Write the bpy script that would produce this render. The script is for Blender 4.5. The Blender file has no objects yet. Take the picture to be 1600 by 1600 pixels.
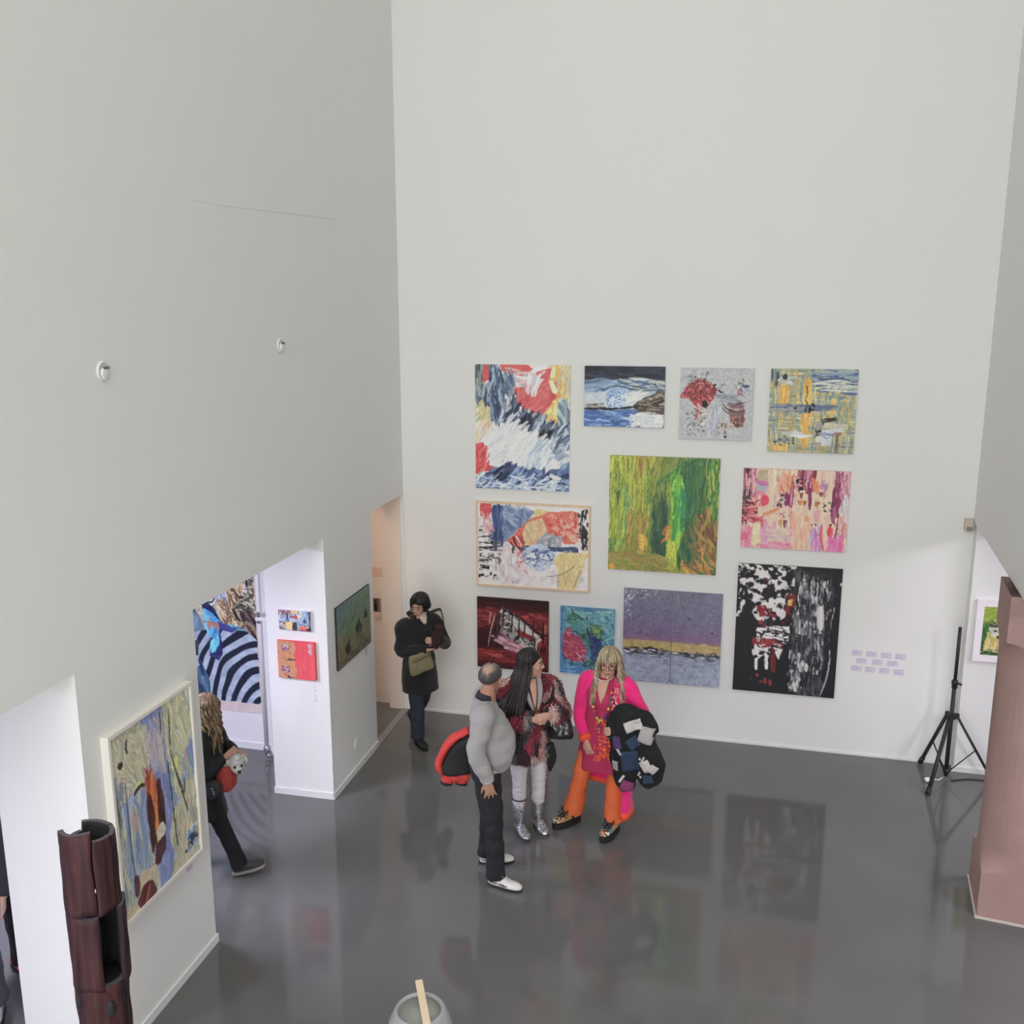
import bpy, bmesh, math, random
import numpy as np
from mathutils import Vector, Matrix, noise as mnoise
PI = math.pi
D = bpy.data
COL = bpy.context.scene.collection
random.seed(7)
# ---------------------------------------------------------------- painted surfaces (colours per vertex, computed here)
def hexc(c):
    c = c.lstrip('#')
    return np.array([int(c[i:i+2], 16)/255 for i in (0, 2, 4)])
def s2l(c):
    c = np.clip(np.asarray(c, float), 0, 1)
    return np.where(c <= .04045, c/12.92, ((c+.055)/1.055)**2.4)
class Cv:
    """a painter's canvas: u runs right, v runs down, both 0..1"""
    def __init__(s, w, h, cell, base, seed):
        s.W, s.H = max(8, int(round(w/cell))), max(8, int(round(h/cell)))
        s.asp = w/h
        s.r = np.random.default_rng(seed)
        u, v = np.meshgrid((np.arange(s.W)+.5)/s.W, (np.arange(s.H)+.5)/s.H)
        s.u, s.v = u*s.asp, v                  # canvas units: height 1
        s.im = np.ones((s.H, s.W, 3))*hexc(base)
        s.o = (0., 0.)
    def noise(s, fx, fy, oct=3):
        o = np.zeros((s.H, s.W)); a = 1.; t = 0.
        for k in range(oct):
            gx, gy = int(fx*2**k*s.asp)+3, int(fy*2**k)+3
            g = s.r.random((gy, gx))
            x = s.u/s.asp*(gx-1.001); y = s.v*(gy-1.001)
            xi, yi = x.astype(int), y.astype(int); xf, yf = x-xi, y-yi
            xf = xf*xf*(3-2*xf); yf = yf*yf*(3-2*yf)
            o += a*((g[yi, xi]*(1-xf)+g[yi, xi+1]*xf)*(1-yf)+(g[yi+1, xi]*(1-xf)+g[yi+1, xi+1]*xf)*yf)
            t += a; a *= .55
        return o/t
    def mask(s, pts, warp=.03, wf=9):
        U, V = s.u, s.v
        if warp:
            U = U+(s.noise(wf, wf, 2)-.5)*2*warp; V = V+(s.noise(wf, wf, 2)-.5)*2*warp
        m = np.zeros((s.H, s.W), bool); n = len(pts); pts = [(p[0]+s.o[0], p[1]+s.o[1]) for p in pts]
        for i in range(n):
            x0, y0 = pts[i][0]*s.asp, pts[i][1]; x1, y1 = pts[(i+1) % n][0]*s.asp, pts[(i+1) % n][1]
            if y0 == y1: continue
            c = ((y0 > V) != (y1 > V)) & (U < (x1-x0)*(V-y0)/(y1-y0)+x0)
            m ^= c
        return m
    def put(s, m, col, a=1., var=.06):
        n = (s.noise(30, 30, 2)-.5)*2*var
        m = np.asarray(m, float)*a
        s.im = s.im*(1-m[..., None])+(hexc(col)+n[..., None])*m[..., None]
    def poly(s, pts, col, warp=.03, a=1., var=.06, wf=9):
        s.put(s.mask(pts, warp, wf), col, a, var)
    def grad(s, stops, warp=.04, fx=3, fy=8):
        V = s.v+(s.noise(fx, fy)-.5)*2*warp
        xs = [q[0] for q in stops]; cs = np.array([hexc(q[1]) for q in stops])
        s.im = np.stack([np.interp(V, xs, cs[:, k]) for k in range(3)], -1)+(s.noise(20, 20)-.5)[..., None]*.08
    def thr(s, col, fx, fy, t, pts=None, a=1., oct=4, warp=.04, var=.04):
        n = s.noise(fx*1.35, fy*1.35, max(4, oct))
        q = np.sort(n.ravel())[int(np.clip(1-t, 0, .999)*n.size)]
        m = np.clip((n-q)*16+.5, 0, 1)
        if pts is not None: m = m*s.mask(pts, warp)
        s.put(m, col, a, var)
    def st(s, u0, v0, u1, v1, w, col, bow=0., a=.95, br=.35):
        u0 += s.o[0]; u1 += s.o[0]; v0 += s.o[1]; v1 += s.o[1]
        x0, y0, x1, y1 = u0*s.asp, v0, u1*s.asp, v1
        L = math.hypot(x1-x0, y1-y0)+1e-9
        pad = w+abs(bow)*L
        i0 = int(max(0, (min(x0, x1)-pad)/s.asp*s.W)); i1 = int(min(s.W, (max(x0, x1)+pad)/s.asp*s.W+2))
        j0 = int(max(0, (min(y0, y1)-pad)*s.H)); j1 = int(min(s.H, (max(y0, y1)+pad)*s.H+2))
        if i1 <= i0 or j1 <= j0: return
        U, V = s.u[j0:j1, i0:i1], s.v[j0:j1, i0:i1]
        dx, dy = (x1-x0)/L, (y1-y0)/L
        t = ((U-x0)*dx+(V-y0)*dy)/L
        d = (U-x0)*-dy+(V-y0)*dx-bow*L*4*t*(1-t)
        prof = np.clip(1-np.abs(2*t-1)**4, 0, 1)**.5
        m = (np.abs(d) < w*prof) & (t > 0) & (t < 1)
        k = np.clip(((d/w+1)*4).astype(int), 0, 9)
        bn = (s.r.random(10)-.5)*br
        c = hexc(col)[None, None, :]*(1+bn[k])[..., None]
        al = (m*a)[..., None]
        s.im[j0:j1, i0:i1] = s.im[j0:j1, i0:i1]*(1-al)+c*al
    def field(s, pts, n, L, w, ang, aj, cols, a=.9, br=.35, bow=.1):
        P = np.array(pts, float); lo, hi = P.min(0), P.max(0); c = 0; tries = 0
        while c < n and tries < n*20:
            tries += 1
            x, y = lo+(hi-lo)*s.r.random(2)
            ins = False
            for i in range(len(P)):
                a0, b0 = P[i], P[(i+1) % len(P)]
                if (a0[1] > y) != (b0[1] > y) and x < (b0[0]-a0[0])*(y-a0[1])/(b0[1]-a0[1])+a0[0]: ins = not ins
            if not ins: continue
            c += 1
            l = s.r.uniform(*L)/2; g = math.radians(ang+s.r.uniform(-aj, aj))
            dx, dy = math.cos(g)*l/s.asp, math.sin(g)*l
            s.st(x-dx, y-dy, x+dx, y+dy, s.r.uniform(*w), cols[int(s.r.integers(len(cols)))], s.r.uniform(-bow, bow), a, br)
    def line(s, pts, w, col, a=1.):
        for p, q in zip(pts[:-1], pts[1:]):
            e = .15*w/ max(1e-6, math.hypot((q[0]-p[0])*s.asp, q[1]-p[1]))
            s.st(p[0], p[1], q[0], q[1], w, col, 0, a, .1)
    def disc(s, u, v, ru, rv, col, warp=.02, a=1., var=.06):
        u += s.o[0]; v += s.o[1]
        U = s.u+(s.noise(9, 9, 2)-.5)*2*warp; V = s.v+(s.noise(9, 9, 2)-.5)*2*warp
        s.put(((U-u*s.asp)/(ru*s.asp))**2+((V-v)/rv)**2 < 1, col, a, var)
    def out(s):
        im = s.im
        p = np.pad(im, ((1, 1), (1, 1), (0, 0)), 'edge')
        bl = (p[:-2, 1:-1]+p[2:, 1:-1]+p[1:-1, :-2]+p[1:-1, 2:])/4
        return np.clip(im*.72+bl*.28, 0, 1)
ALL = [(0, 0), (1, 0), (1, 1), (0, 1)]
def R4(a, b, c, d): return [(a, b), (c, b), (c, d), (a, d)]

def paint_stormy_figure(w, h):
    c = Cv(w, h, .006, '#cfc9ca', 11)
    c.field(ALL, 160, (.05, .15), (.008, .02), -40, 25, ['#d8d2d2', '#c4c0c6', '#b9bcc6', '#d9c9c6'])
    c.poly([(.28, 0), (.56, 0), (.62, .04), (.5, .09), (.35, .08), (.28, .05)], '#c4524c', .01)
    c.field(R4(.36, .05, .7, .25), 40, (.08, .2), (.008, .018), 5, 20, ['#c9aeb2', '#b4a4ac', '#d0bfc0', '#bfa0a2'])
    c.poly([(.42, .18), (.58, .2), (.64, .27), (.7, .12), (.66, .06), (.82, .02), (.92, .05), (.93, .18), (.88, .2), (.9, .25), (.86, .3), (.78, .35), (.72, .42), (.66, .42), (.5, .35), (.42, .28)], '#c04a4c', .015)
    c.field([(.44, .2), (.85, .1), (.8, .3), (.66, .4), (.46, .3)], 60, (.05, .14), (.006, .016), 130, 30, ['#c6555a', '#b53f44', '#cc6a68'], .7)
    c.field([(.54, .09), (.72, .08), (.66, .18), (.6, .28), (.56, .24)], 16, (.06, .14), (.008, .014), 115, 25, ['#b8aeb8', '#cfc4c6'])
    c.poly([(.76, .0), (1, .0), (1, .32), (.9, .34), (.86, .45), (.87, .5), (.76, .48), (.7, .42), (.78, .33), (.88, .25), (.9, .15), (.86, .06)], '#d9ae5c', .015)
    c.field([(.8, .0), (1, 0), (1, .3), (.88, .36), (.8, .48), (.72, .42), (.9, .24)], 70, (.06, .18), (.008, .018), 115, 35, ['#dcb366', '#e6c98a', '#cc9440', '#d8a04a', '#e0d2ae'], .8)
    c.field(R4(.9, .0, 1, .2), 14, (.1, .2), (.01, .02), 100, 10, ['#b4a88a', '#c9b884'])
    c.poly([(.78, .12), (.82, .12), (.88, .2), (.87, .23), (.82, .22)], '#ddd2a8', .005)
    c.poly([(0, 0), (.09, 0), (.1, .1), (.04, .2), (0, .22)], '#7f8b78', .01)
    c.field(R4(0, 0, .1, .3), 22, (.1, .2), (.008, .015), 100, 14, ['#6f7f74', '#8a8f86', '#454c58', '#b8b4ac'])
    c.poly([(.09, .02), (.17, .0), (.16, .12), (.08, .15)], '#c04a48', .01)
    c.field([(0, .3), (.18, .26), (.2, .45), (.04, .52)], 50, (.08, .18), (.006, .012), 125, 18, ['#a4a878', '#c2b07e', '#c89c6c', '#b0b490'])
    c.field([(0, .48), (.2, .42), (.2, .5), (.03, .62)], 22, (.06, .14), (.006, .012), 125, 18, ['#d0a890', '#cbb79c', '#d8c6b8'])
    c.poly([(.16, .02), (.23, .0), (.29, .12), (.38, .08), (.42, .12), (.4, .22), (.32, .24), (.3, .36), (.24, .45), (.18, .46), (.17, .3), (.1, .27), (.04, .3), (.08, .2), (.15, .14)], '#4b5c78', .012)
    c.field([(.16, .02), (.24, .0), (.3, .14), (.28, .3), (.22, .46), (.17, .3)], 60, (.1, .24), (.006, .013), 85, 14, ['#4a5a7c', '#3a4762', '#6d83a0', '#8ea6b4', '#303a54'])
    c.field([(.3, .1), (.42, .1), (.4, .24), (.3, .24)], 22, (.08, .16), (.006, .012), 70, 20, ['#5d7890', '#48597c', '#8aa49c', '#3c486a'])
    c.field([(.02, .22), (.16, .16), (.16, .28), (.05, .3)], 18, (.07, .14), (.008, .014), 100, 25, ['#3a4256', '#5d6e7e', '#8b9aa2'])
    c.field([(.3, .3), (.42, .25), (.44, .36), (.28, .42)], 32, (.06, .12), (.007, .013), 105, 22, ['#59647c', '#7d869a', '#3b4258', '#a4a8b4'])
    dk = ['#4a5570', '#2f374c', '#6f7d92', '#8f9bac', '#222838', '#596884', '#a8b2be']
    c.field([(.27, .42), (.42, .34), (.6, .38), (.78, .46), (1, .5), (1, .62), (.8, .6), (.6, .5), (.4, .46)], 150, (.06, .13), (.008, .016), 120, 20, dk, .95)
    c.field([(.52, .42), (.64, .42), (.58, .52), (.5, .52)], 14, (.07, .12), (.01, .018), 110, 12, ['#2a2f3e', '#171b26', '#3c4356'])
    c.field([(.7, .5), (.82, .48), (.78, .56), (.68, .58)], 12, (.07, .12), (.01, .018), 130, 12, ['#2d3342', '#171b26', '#4c5468'])
    c.field([(.88, .32), (1, .34), (1, .5), (.9, .48)], 34, (.1, .18), (.008, .014), 80, 15, ['#5f7480', '#7f94a0', '#4a5c70', '#9fb0b4'])
    c.field([(.86, .5), (1, .48), (1, .75), (.8, .7)], 70, (.07, .15), (.007, .014), 125, 20, ['#5d6f8a', '#8494a8', '#aab4c0', '#43526e', '#c0c6cc'])
    c.field([(.14, .55), (.4, .46), (.75, .58), (.8, .78), (.6, .86), (.3, .84), (.15, .75)], 260, (.06, .16), (.006, .014), -48, 18, ['#d4d0d2', '#c8c8ce', '#dcd8d8', '#b4bac6', '#cfc4c8', '#c2ccd4'], .8)
    c.field([(.55, .6), (.85, .62), (.75, .85), (.55, .84)], 90, (.08, .18), (.006, .013), -60, 16, ['#a8b8c8', '#c4d0d8', '#8fa0b8', '#d6dadc'], .8)
    c.poly([(0, .64), (.1, .62), (.13, .7), (.12, .8), (.22, .82), (.18, .86), (0, .89)], '#c23e42', .02)
    c.field([(0, .66), (.1, .64), (.14, .85), (0, .88)], 26, (.05, .12), (.007, .014), 120, 40, ['#c8484a', '#b83438', '#d06a66'])
    bl = ['#3d4e78', '#5a74a0', '#7f98b8', '#2c3858', '#4a628e', '#a8b8c8', '#4d6a98']
    c.field([(0, .92), (.12, .88), (.36, .8), (.45, .84), (.8, .86), (1, .78), (1, 1), (0, 1)], 300, (.06, .16), (.008, .016), -35, 35, bl)
    c.field([(.2, .86), (.4, .78), (.42, .86), (.25, .92)], 36, (.07, .14), (.007, .013), -45, 14, ['#262e48', '#3a4668', '#5c6c90', '#1d2438'])
    c.field(R4(0, .9, 1, 1), 60, (.05, .12), (.004, .008), -20, 40, ['#c8ced6', '#9db0c8', '#b8c4d0'])
    c.st(.8, .87, .92, .9, .018, '#c6c6c0', .1)
    return c.out()

def paint_seascape(w, h):
    c = Cv(w, h, .005, '#6d7f98', 12)
    c.grad([(0, '#23262f'), (.2, '#2b303c'), (.3, '#4c5e7c'), (.4, '#8fa0b2'), (.55, '#b9bfc0'), (.68, '#9aa4ac'), (.72, '#5c6c88'), (1, '#40659e')], .05, 3, 6)
    c.field(R4(0, .0, 1, .25), 70, (.2, .5), (.01, .03), 4, 8, ['#22252e', '#2c323f', '#1c1e26', '#343c4e'], .7)
    c.field(R4(0, .24, .5, .45), 60, (.2, .45), (.01, .03), -6, 10, ['#5a7294', '#7590ae', '#48607f', '#8fa6ba'], .7)
    c.field(R4(.5, .22, 1, .38), 60, (.2, .4), (.01, .025), 6, 10, ['#5e7698', '#a8b4b4', '#b8bca8', '#3c4a62'], .7)
    c.poly([(0, .45), (.3, .42), (.55, .42), (.8, .45), (.7, .62), (.5, .7), (0, .68)], '#aeb8c0', .03)
    c.poly([(.26, .4), (.4, .33), (.56, .36), (.54, .7), (.32, .68)], '#8ea6c4', .03)
    c.thr('#4f78b4', 40, 22, .45, [(.28, .42), (.52, .4), (.52, .68), (.32, .68)])
    c.thr('#c9d0d4', 40, 30, .3, [(.28, .42), (.54, .4), (.54, .68), (.32, .68)])
    c.line([(.22, .42), (.32, .35), (.42, .33), (.55, .36), (.7, .39), (.9, .39)], .008, '#3a3e44')
    c.field([(.58, .42), (.75, .44), (.64, .62), (.5, .64)], 24, (.1, .25), (.01, .02), -15, 14, ['#d2d4d2', '#c2c8c8'])
    c.poly([(.6, .68), (.74, .5), (.9, .42), (1, .38), (1, .8), (.85, .78), (.68, .76)], '#4a4640', .03)
    c.field([(.66, .68), (.76, .5), (1, .4), (1, .78), (.8, .78)], 90, (.06, .2), (.005, .012), -12, 20, ['#2a2724', '#7d7468', '#b0a89a', '#5c5348', '#3a352f', '#8e7a68'])
    c.field([(0, .64), (.2, .6), (.26, .72), (0, .73)], 36, (.08, .2), (.005, .012), -5, 12, ['#2a2c30', '#8a8a86', '#54544e', '#b8b6b0'])
    c.line([(0, .71), (.2, .72), (.45, .7), (.62, .67), (.7, .66)], .018, '#1e2228')
    c.poly([(0, .74), (.66, .72), (.7, .8), (.6, 1), (0, 1)], '#41639f', .03)
    c.field(R4(0, .75, .64, 1), 70, (.15, .4), (.006, .014), 2, 8, ['#3a5a9a', '#5278b4', '#345088', '#86a6cc', '#6d92c4'])
    c.poly([(.66, .78), (1, .82), (1, 1), (.6, 1)], '#c6cacc', .04)
    c.field(R4(.6, .76, 1, 1), 40, (.15, .4), (.006, .016), 3, 8, ['#cdd0d0', '#b4bec8', '#c4c4c0'])
    return c.out()

def paint_grey_red(w, h):
    c = Cv(w, h, .005, '#a4a4a8', 13)
    c.field(ALL, 200, (.04, .12), (.008, .02), 60, 90, ['#a8a8ac', '#9a9ca2', '#b2b2b4', '#a0a2a8', '#aeaeb0'], .6); c.thr('#b4b4b6', 24, 24, .3, None, .6); c.thr('#8d9098', 30, 30, .2, None, .6)
    red = [(.08, .3), (.2, .17), (.35, .16), (.46, .25), (.52, .34), (.44, .46), (.38, .55), (.22, .53), (.16, .44), (.02, .42), (.03, .36)]
    c.poly(red, '#a8464a', .04)
    c.thr('#c23a44', 24, 24, .4, red); c.thr('#d0a09c', 34, 34, .2, red); c.thr('#7c3034', 26, 26, .3, red); c.thr('#3a2426', 38, 38, .1, red); c.thr('#6e2a2c', 30, 30, .16, red)
    c.thr('#2c2a2a', 40, 30, .22, [(.44, .22), (.62, .2), (.6, .36), (.48, .42)])
    c.thr('#4c4844', 40, 34, .14, [(.05, .1), (.4, .06), (.5, .2), (.1, .25)])
    c.disc(.35, .5, .04, .05, '#221e20', .02)
    c.thr('#a04044', 22, 22, .4, [(.2, .56), (.32, .56), (.3, .72), (.24, .74)])
    c.thr('#bcb8ae', 26, 26, .3, [(.25, .6), (.4, .58), (.36, .9), (.28, .92)])
    c.thr('#5c5654', 40, 34, .18, [(.1, .6), (.4, .62), (.36, .95), (.08, .95)])
    c.poly([(.68, .5), (.84, .47), (.92, .58), (.9, .8), (.74, .82), (.7, .66)], '#8c6460', .05)
    c.thr('#6d3a3a', 22, 22, .35, [(.68, .5), (.9, .5), (.9, .8), (.72, .8)])
    for k in range(5): c.st(.56+.02*k, .5-.03*k, .92, .62-.04*k, .01, ['#5c5f68', '#34363c', '#8a8e98'][k % 3], .22)
    c.field([(.62, .38), (.8, .38), (.76, .46), (.58, .46)], 12, (.15, .3), (.008, .014), 8, 12, ['#787c86', '#5d626c', '#999ca4'])
    c.thr('#6a6a40', 26, 26, .4, [(.74, .16), (.86, .14), (.86, .26), (.76, .3)])
    c.thr('#363a70', 26, 26, .45, [(.84, .2), (.94, .22), (.92, .38), (.84, .36)])
    c.thr('#a05a5c', 26, 26, .4, [(.8, .28), (.86, .28), (.88, .4), (.82, .4)])
    c.thr('#c0a890', 30, 26, .4, [(.52, .76), (.78, .74), (.76, .88), (.52, .86)])
    c.thr('#4a2c2a', 36, 30, .3, [(.52, .76), (.9, .74), (.88, .84), (.52, .86)])
    c.thr('#2e2e30', 30, 30, .3, [(.52, .88), (.7, .86), (.68, .98), (.54, .97)])
    c.field([(.42, .6), (.56, .55), (.54, .95), (.44, .95)], 22, (.1, .25), (.008, .02), 95, 15, ['#b0b2ba', '#9298a6', '#c2c2c4'], .7)
    return c.out()

def paint_woven_yellow(w, h):
    c = Cv(w, h, .005, '#9a9a78', 14)
    pal = ['#8f9478', '#a8a274', '#6f8288', '#b89c58', '#7a8c84', '#c2b07c', '#59707e', '#b4b28e']
    c.field(ALL, 240, (.15, .45), (.006, .02), 0, 3, pal, .75)
    c.field(ALL, 200, (.12, .4), (.006, .018), 90, 3, pal+['#c99a44', '#a88f4e'], .7)
    c.field([(.5, 0), (1, 0), (1, .3), (.6, .25)], 60, (.12, .35), (.008, .02), 0, 4, ['#3f5088', '#54689a', '#3a4478', '#7d90a4', '#8fa09c'])
    c.field(R4(.6, .16, .95, .26), 14, (.15, .4), (.005, .01), 0, 2, ['#c4c4b4', '#b8bca4'])
    for u0, v0, u1, v1 in [(.12, .2, .22, .42), (.4, .14, .48, .44), (.4, .5, .48, .9), (.72, .4, .78, .5), (.07, .92, .24, .99)]:
        c.poly(R4(u0, v0, u1, v1), '#d29a3c', .015)
        c.field(R4(u0, v0, u1, v1), 14, (.08, .2), (.006, .012), 90, 5, ['#dba23e', '#c88c34', '#d8b464'], .8)
    c.field(R4(.12, .1, .3, .18), 8, (.08, .14), (.01, .02), 0, 5, ['#c2c0b8', '#a8a8a4'])
    c.disc(.17, .11, .03, .035, '#2e3436')
    c.field(R4(.02, .02, .1, .2), 12, (.06, .2), (.006, .012), 90, 6, ['#3a4a48', '#68787a', '#2f3a40'])
    c.field(R4(.1, .43, .72, .5), 30, (.12, .3), (.01, .016), 0, 3, ['#5f6c80', '#7a848c', '#4c5c84', '#8c8c84'])
    c.thr('#1c1a1a', 30, 26, .5, R4(.41, .42, .54, .5)); c.thr('#2c2a28', 30, 30, .35, R4(.3, .42, .4, .48))
    c.line([(.43, .2), (.44, .3), (.42, .36), (.46, .45)], .006, '#3a3024')
    c.field(R4(.62, .57, .76, .62), 6, (.1, .16), (.008, .012), -6, 4, ['#26241e', '#3c3a30'])
    c.poly(R4(.56, .64, .64, .86), '#8c8a84', .01); c.thr('#1a1a1c', 22, 22, .5, R4(.56, .64, .64, .86))
    c.poly([(.63, .72), (.9, .7), (.86, .76), (.76, .78), (.74, .92), (.63, .92)], '#b4b6bc', .01)
    c.poly(R4(.64, .64, .92, .7), '#b4b09c', .02)
    c.field(R4(.64, .76, .76, .84), 6, (.06, .12), (.005, .008), -8, 20, ['#4c5a84', '#7885a8'])
    c.st(.82, .76, .8, .98, .012, '#7d4c30'); c.st(.78, .78, .86, .76, .02, '#8a5a3a')
    c.field(R4(.22, .76, .46, .82), 14, (.1, .25), (.01, .016), 0, 4, ['#b4b6b4', '#c4c4c0', '#a4a8a4'])
    c.thr('#3a4a50', 30, 30, .3, R4(.08, .82, .34, .92))
    c.poly(R4(.57, .8, .63, .88), '#bcbab4', .01)
    return c.out()

def paint_blue_bowl(w, h):
    c = Cv(w, h, .006, '#cbc5c6', 15)
    c.thr('#d4d0d0', 14, 14, .4); c.thr('#c2babd', 18, 18, .3)
    c.field([(.2, .5), (.42, .5), (.46, .8), (.3, .95), (.18, .9)], 70, (.08, .2), (.01, .025), 80, 50, ['#c3b2b8', '#b8a9b0', '#cdc0c4', '#bfa6ae'], .6)
    c.poly(R4(.14, .02, .23, .45), '#3a4a74', .015)
    c.poly([(.22, .03), (.52, .06), (.5, .14), (.4, .28), (.28, .42), (.23, .48), (.16, .48)], '#6b7da0', .03)
    c.field(R4(.22, .04, .46, .36), 70, (.06, .18), (.01, .025), 60, 60, ['#5c7098', '#8494b0', '#4a5c88', '#a0a8b8'], .6)
    c.field(R4(.14, .02, .22, .48), 24, (.1, .3), (.01, .02), 88, 8, ['#33426c', '#44558a', '#2c3858'], .8)
    c.poly([(.03, .01), (.13, .0), (.13, .1), (.07, .22), (.03, .16)], '#c4444c', .02)
    c.field(R4(.03, .15, .14, .4), 16, (.08, .2), (.008, .014), 80, 20, ['#c98c90', '#b8787e', '#d0b4b4'], .7)
    c.poly([(.52, .05), (.64, .05), (.6, .13), (.5, .16)], '#c4b878', .02)
    c.poly([(.26, .47), (.34, .34), (.44, .2), (.56, .12), (.66, .06), (.92, .06), (.92, .42), (.8, .46), (.74, .4), (.6, .46), (.5, .5), (.4, .5), (.32, .52)], '#c8624e', .025)
    c.thr('#d08a78', 18, 18, .35, [(.62, .08), (.92, .06), (.92, .42), (.7, .42)]); c.thr('#b8443c', 18, 18, .3, [(.28, .46), (.5, .18), (.9, .08), (.88, .4), (.4, .5)])
    c.thr('#d8a494', 20, 20, .2, [(.7, .1), (.92, .1), (.92, .42), (.72, .42)])
    c.poly([(.44, .22), (.58, .14), (.64, .3), (.6, .4), (.54, .5), (.42, .5), (.41, .36)], '#c4ae80', .02)
    c.field([(.44, .22), (.6, .18), (.56, .48), (.43, .48)], 24, (.06, .16), (.008, .014), 100, 40, ['#cbb98c', '#b49c74', '#c9886c'], .6)
    c.poly([(.54, .44), (.62, .34), (.76, .36), (.76, .52), (.54, .52)], '#8f8f98', .03)
    c.thr('#5f7878', 20, 20, .3, [(.54, .44), (.7, .36), (.66, .52), (.54, .52)]); c.thr('#b8a8b4', 22, 22, .3, R4(.62, .36, .78, .5))
    c.field(R4(.32, .42, .42, .56), 14, (.05, .12), (.008, .014), 60, 50, ['#cfc6c6', '#7c3038', '#2c2c38', '#c8bcbc'])
    c.poly([(.42, .5), (.64, .5), (.92, .48), (.92, .56), (.7, .56), (.5, .55)], '#3a4a6c', .02)
    c.disc(.55, .63, .15, .16, '#a4b0c4', .02); c.thr('#3e5484', 16, 18, .4, [(.4, .52), (.7, .52), (.7, .66), (.44, .66)])
    c.thr('#5c6c94', 22, 30, .25, [(.42, .56), (.68, .56), (.62, .76), (.48, .76)]); c.thr('#d2d6dc', 24, 30, .25, [(.42, .58), (.68, .58), (.62, .78), (.46, .78)])
    c.st(.44, .74, .68, .7, .006, '#59647c', -.22)
    c.poly([(.74, .56), (1, .55), (.98, .7), (.92, .86), (.9, 1), (.74, 1), (.74, .78), (.7, .68)], '#c9b478', .03)
    c.field([(.74, .58), (.96, .56), (.88, .95), (.76, .95)], 30, (.1, .25), (.014, .03), 80, 40, ['#c4ac6c', '#d0bd88', '#bfae7c'], .5)
    c.st(.62, .86, .9, .68, .005, '#5c5a54', .12); c.st(.74, .84, .73, 1, .004, '#5c5a54'); c.st(.94, .74, .88, .98, .005, '#78746c')
    c.thr('#8d9a9c', 26, 12, .2, R4(.9, .76, 1, 1), .5)
    bk = '#26272b'
    c.thr(bk, 50, 14, .5, R4(.93, .04, 1, .5)); c.thr(bk, 60, 14, .35, R4(.9, .02, .96, .36)); c.disc(.97, .32, .03, .06, bk)
    for v, a in [(.3, .35), (.34, .4), (.42, .55), (.48, .6), (.54, .65), (.57, .65), (.63, .55), (.68, .7), (.71, .7), (.78, .6), (.82, .55), (.9, .7)]:
        c.thr(bk, 7, 60, a*.8, R4(.01, v-.022, .1+.06*(v > .38 and v < .6), v+.022), 1, 3, .012)
    c.thr('#54545a', 22, 30, .22, R4(.08, .4, .22, .74)); c.st(.165, .68, .17, .84, .004, bk); c.thr(bk, 30, 30, .5, R4(.16, .86, .185, .97)); c.disc(.12, .87, .012, .02, bk); c.disc(.1, .8, .01, .025, bk)
    c.thr('#8a93a8', 20, 20, .4, R4(.31, .9, .37, .98)); c.thr('#c06874', 24, 24, .22, R4(.36, .54, .44, .8))
    return c.out()

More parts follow.
